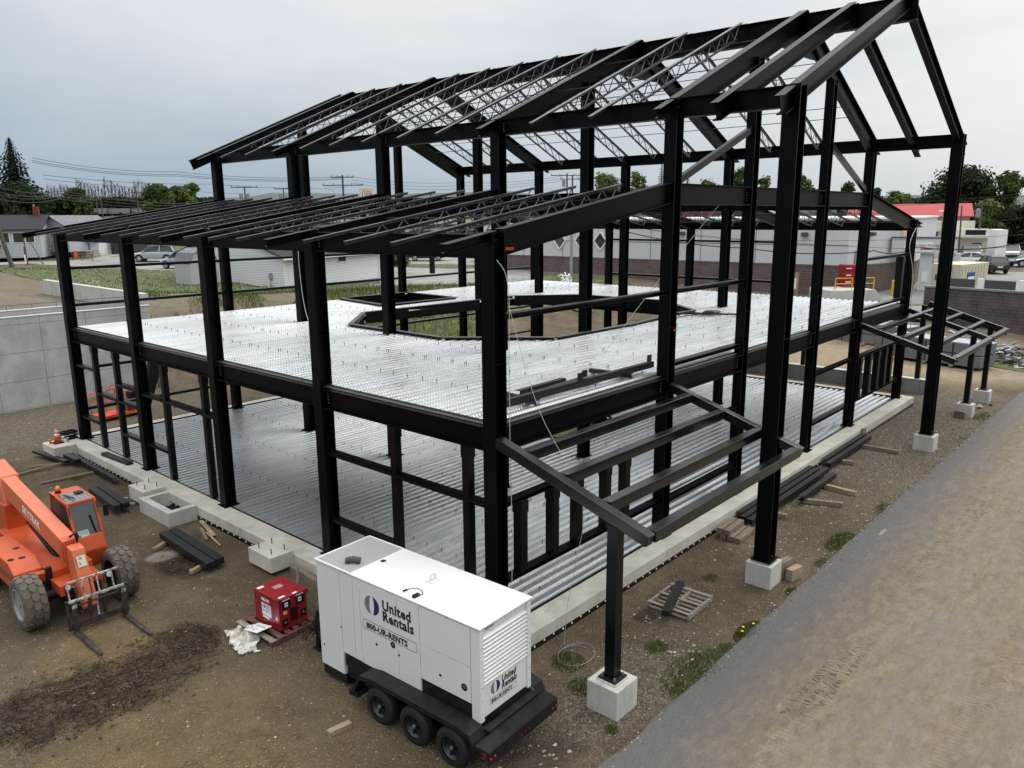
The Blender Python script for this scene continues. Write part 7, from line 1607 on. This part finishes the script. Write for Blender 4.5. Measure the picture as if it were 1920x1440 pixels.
car(1818, 101, YAW-math.pi/2-.45, 'dark pickup sized car in front of the open garage', 'cgrey', s=1.1); car(1870, 108, YAW-math.pi/2-.5, 'pale silver car left of the dark pair at right', 'csilver', suv=False, Ht=1.45); car(1893, 107, YAW-math.pi/2-.5, 'dark crossover right of the pale silver car', 'cgrey'); car(1930, 96, YAW+math.pi, 'car cut by the right edge on the road', 'cblack', suv=False, Ht=1.45)
car(812, 128, YAW+.2, 'white van like car in the far car park', 'cwhite', group='far cars'); car(868, 126, YAW+.1, 'dark car nearest the far shop front', 'cblack', group='far cars'); car(845, 130, YAW+.2, 'red car between the two far white ones', 'cred', group='far cars'); car(905, 124, YAW+.3, 'white crossover right of the far red car', 'cwhite', group='far cars'); car(925, 92, YAW, 'dark saloon on the road behind the near corner column', 'cblack', suv=False, Ht=1.4, group='far cars'); car(800, 94, YAW+.1, 'black saloon on the road left of the corner column', 'cblack', suv=False, Ht=1.4, group='far cars'); car(985, 128, YAW+.3, 'pale car far right of the shop block', 'csilver', group='far cars')
# ---- lumber stacks and debris on the far side
M['wrap'] = mat('grey_lumber_wrap', (.12, .135, .14), .55, var=.15, vscale=.7); M['stacktop'] = mat('pale_metal_sheets', (.50, .53, .58), .35, .5)
def stack(A, B, dep, hts, label, end='wrap'):
    A = Vector((*A, -.3)); B = Vector((*B, -.3)); t, L2 = fr('lumber_bundle', label, 'material stack', A, B, 'wrapped bundles beyond the frame'); z = .1
    for i, h_ in enumerate(hts): pb(t, 0, L2, .02*i, dep, z, z+h_, 'bundle', 'wrap', .02); z += h_+.05
    pb(t, -.05, L2+.05, .06, dep, z-.045, z, 'top_sheet', 'stacktop')
    for x in (.12, .4, .7, .9): pb(t, L2*x-.03, L2*x+.03, -.012, -.001, .1, z-.05, 'strap', 'black'); pb(t, L2*x-.1, L2*x+.1, -.1, dep+.1, 0, .098, 'bearer', 'wood2')
stack((37.6, 3.6), (36.4, -1.2), 1.6, (.6, .55), 'grey bundle nearest the right canopy, full length in view'); stack((41.5, 8.2), (40.4, 3.6), 1.5, (.6, .6), 'grey bundle behind the canopy rafters in the middle'); stack((46, 14), (44.0, 9.2), 1.5, (.55, .5), 'far left grey bundle beyond the gable columns')
pp = thing('pallet_crate', 'pale crate at the near end of the far left bundle', 'crate', (43.0, 8.3, -.3), .2); pb(pp, -.6, .6, -.5, .5, .1, 1.3, 'box', 'card', .02); pb(pp, -.6, .6, -.5, .5, 0, .098, 'bearer', 'wood2')
rr = random.Random(77)
def pile(cx, cy, n, sx, label, mats, ln, name='debris_pile'):
    ms = mats; m = MB()
    for i in range(n):
        m.cur = rr.randrange(len(ms)); x, y = rr.gauss(cx, sx), rr.gauss(cy, sx*1.2); z = H(x, y)+rr.uniform(.02, .5)*math.exp(-((x-cx)**2+(y-cy)**2)/(sx*sx*2)); a = rr.random()*6.28; l_ = rr.uniform(.2, ln); m.bar((x, y, z), (x+math.cos(a)*l_, y+math.sin(a)*l_, z+rr.uniform(-.05, .35)*l_), rr.uniform(.03, .16), rr.uniform(.01, .05))
    tag(m.build(name, ms), label, 'debris')
pile(41.8, 5.4, 70, .45, 'heap of broken pale timber offcuts by the bundles', ['wood3', 'wood3', 'card'], 1.2); pile(40.8, -1.6, 110, 1.0, 'scrap heap of black and pale strips near the right edge', ['black', 'card', 'wrap', 'stacktop', 'black'], 1.6); pile(42.2, -.6, 45, .9, 'tangle of pale strapping left of the scrap heap', ['stacktop', 'card'], 1.5)
t = thing('bucket', 'small white bucket on the concrete wall near the far corner', 'bucket', (29.05, 1.3, .31)); m = MB(); m.lathe((0, 0, 0), (0, 0, 1), [(0, .12), (.28, .15), (.29, .15), (.30, .155)], 14); m.build('pail', 'trim', t)
t = thing('bucket', 'white tin standing by the timber offcuts', 'bucket', (41.0, 4.9, -.33)); m = MB(); m.lathe((0, 0, 0), (0, 0, 1), [(0, .14), (.4, .16), (.41, .16), (.42, .165)], 14); m.build('pail', 'trim', t)
# chain-link enclosure by the clapboard building
A = gp(408, 68); B = gp(475, 64.5); A.z = B.z = min(A.z, B.z); cf, L2 = fr('chain_link_fence', 'chain link fence round the air unit by the clapboard wall', 'fence', A, B)
for i in range(4): m = MB(); m.tube([(L2*i/3, 0, -.2), (L2*i/3, 0, 2.0)], .04, 6); m.build('post', 'metalg', cf)
m = MB(); m.tube([(0, 0, 1.95), (L2, 0, 1.95)], .03, 6)
for i in range(16): x = L2*i/16; m.tube([(x, 0, .05), (min(L2, x+1.9), 0, 1.95)], .007, 3, False); m.tube([(x, 0, 1.95), (min(L2, x+1.9), 0, .05)], .007, 3, False)
m.build('mesh', 'metalg', cf)
t = thing('air_unit', 'grey boxed air unit behind the chain link fence', 'air unit', gp(447, 68.5), YAW); pb(t, -.6, .6, -.5, .5, 0, 1.2, 'casing', 'grey', .03); pb(t, -.5, .5, -.52, -.501, .2, 1., 'grille', 'dgrey')
# guy-like sign stake near the street
t = thing('stake', 'white and blue survey stake on the verge near the leaning pole', 'stake', gp(51, 86)); pb(t, -.12, .12, -.05, .05, 0, .8, 'lower', 'trim'); pb(t, -.09, .09, -.05, .05, .802, 1.5, 'upper', 'bluep')
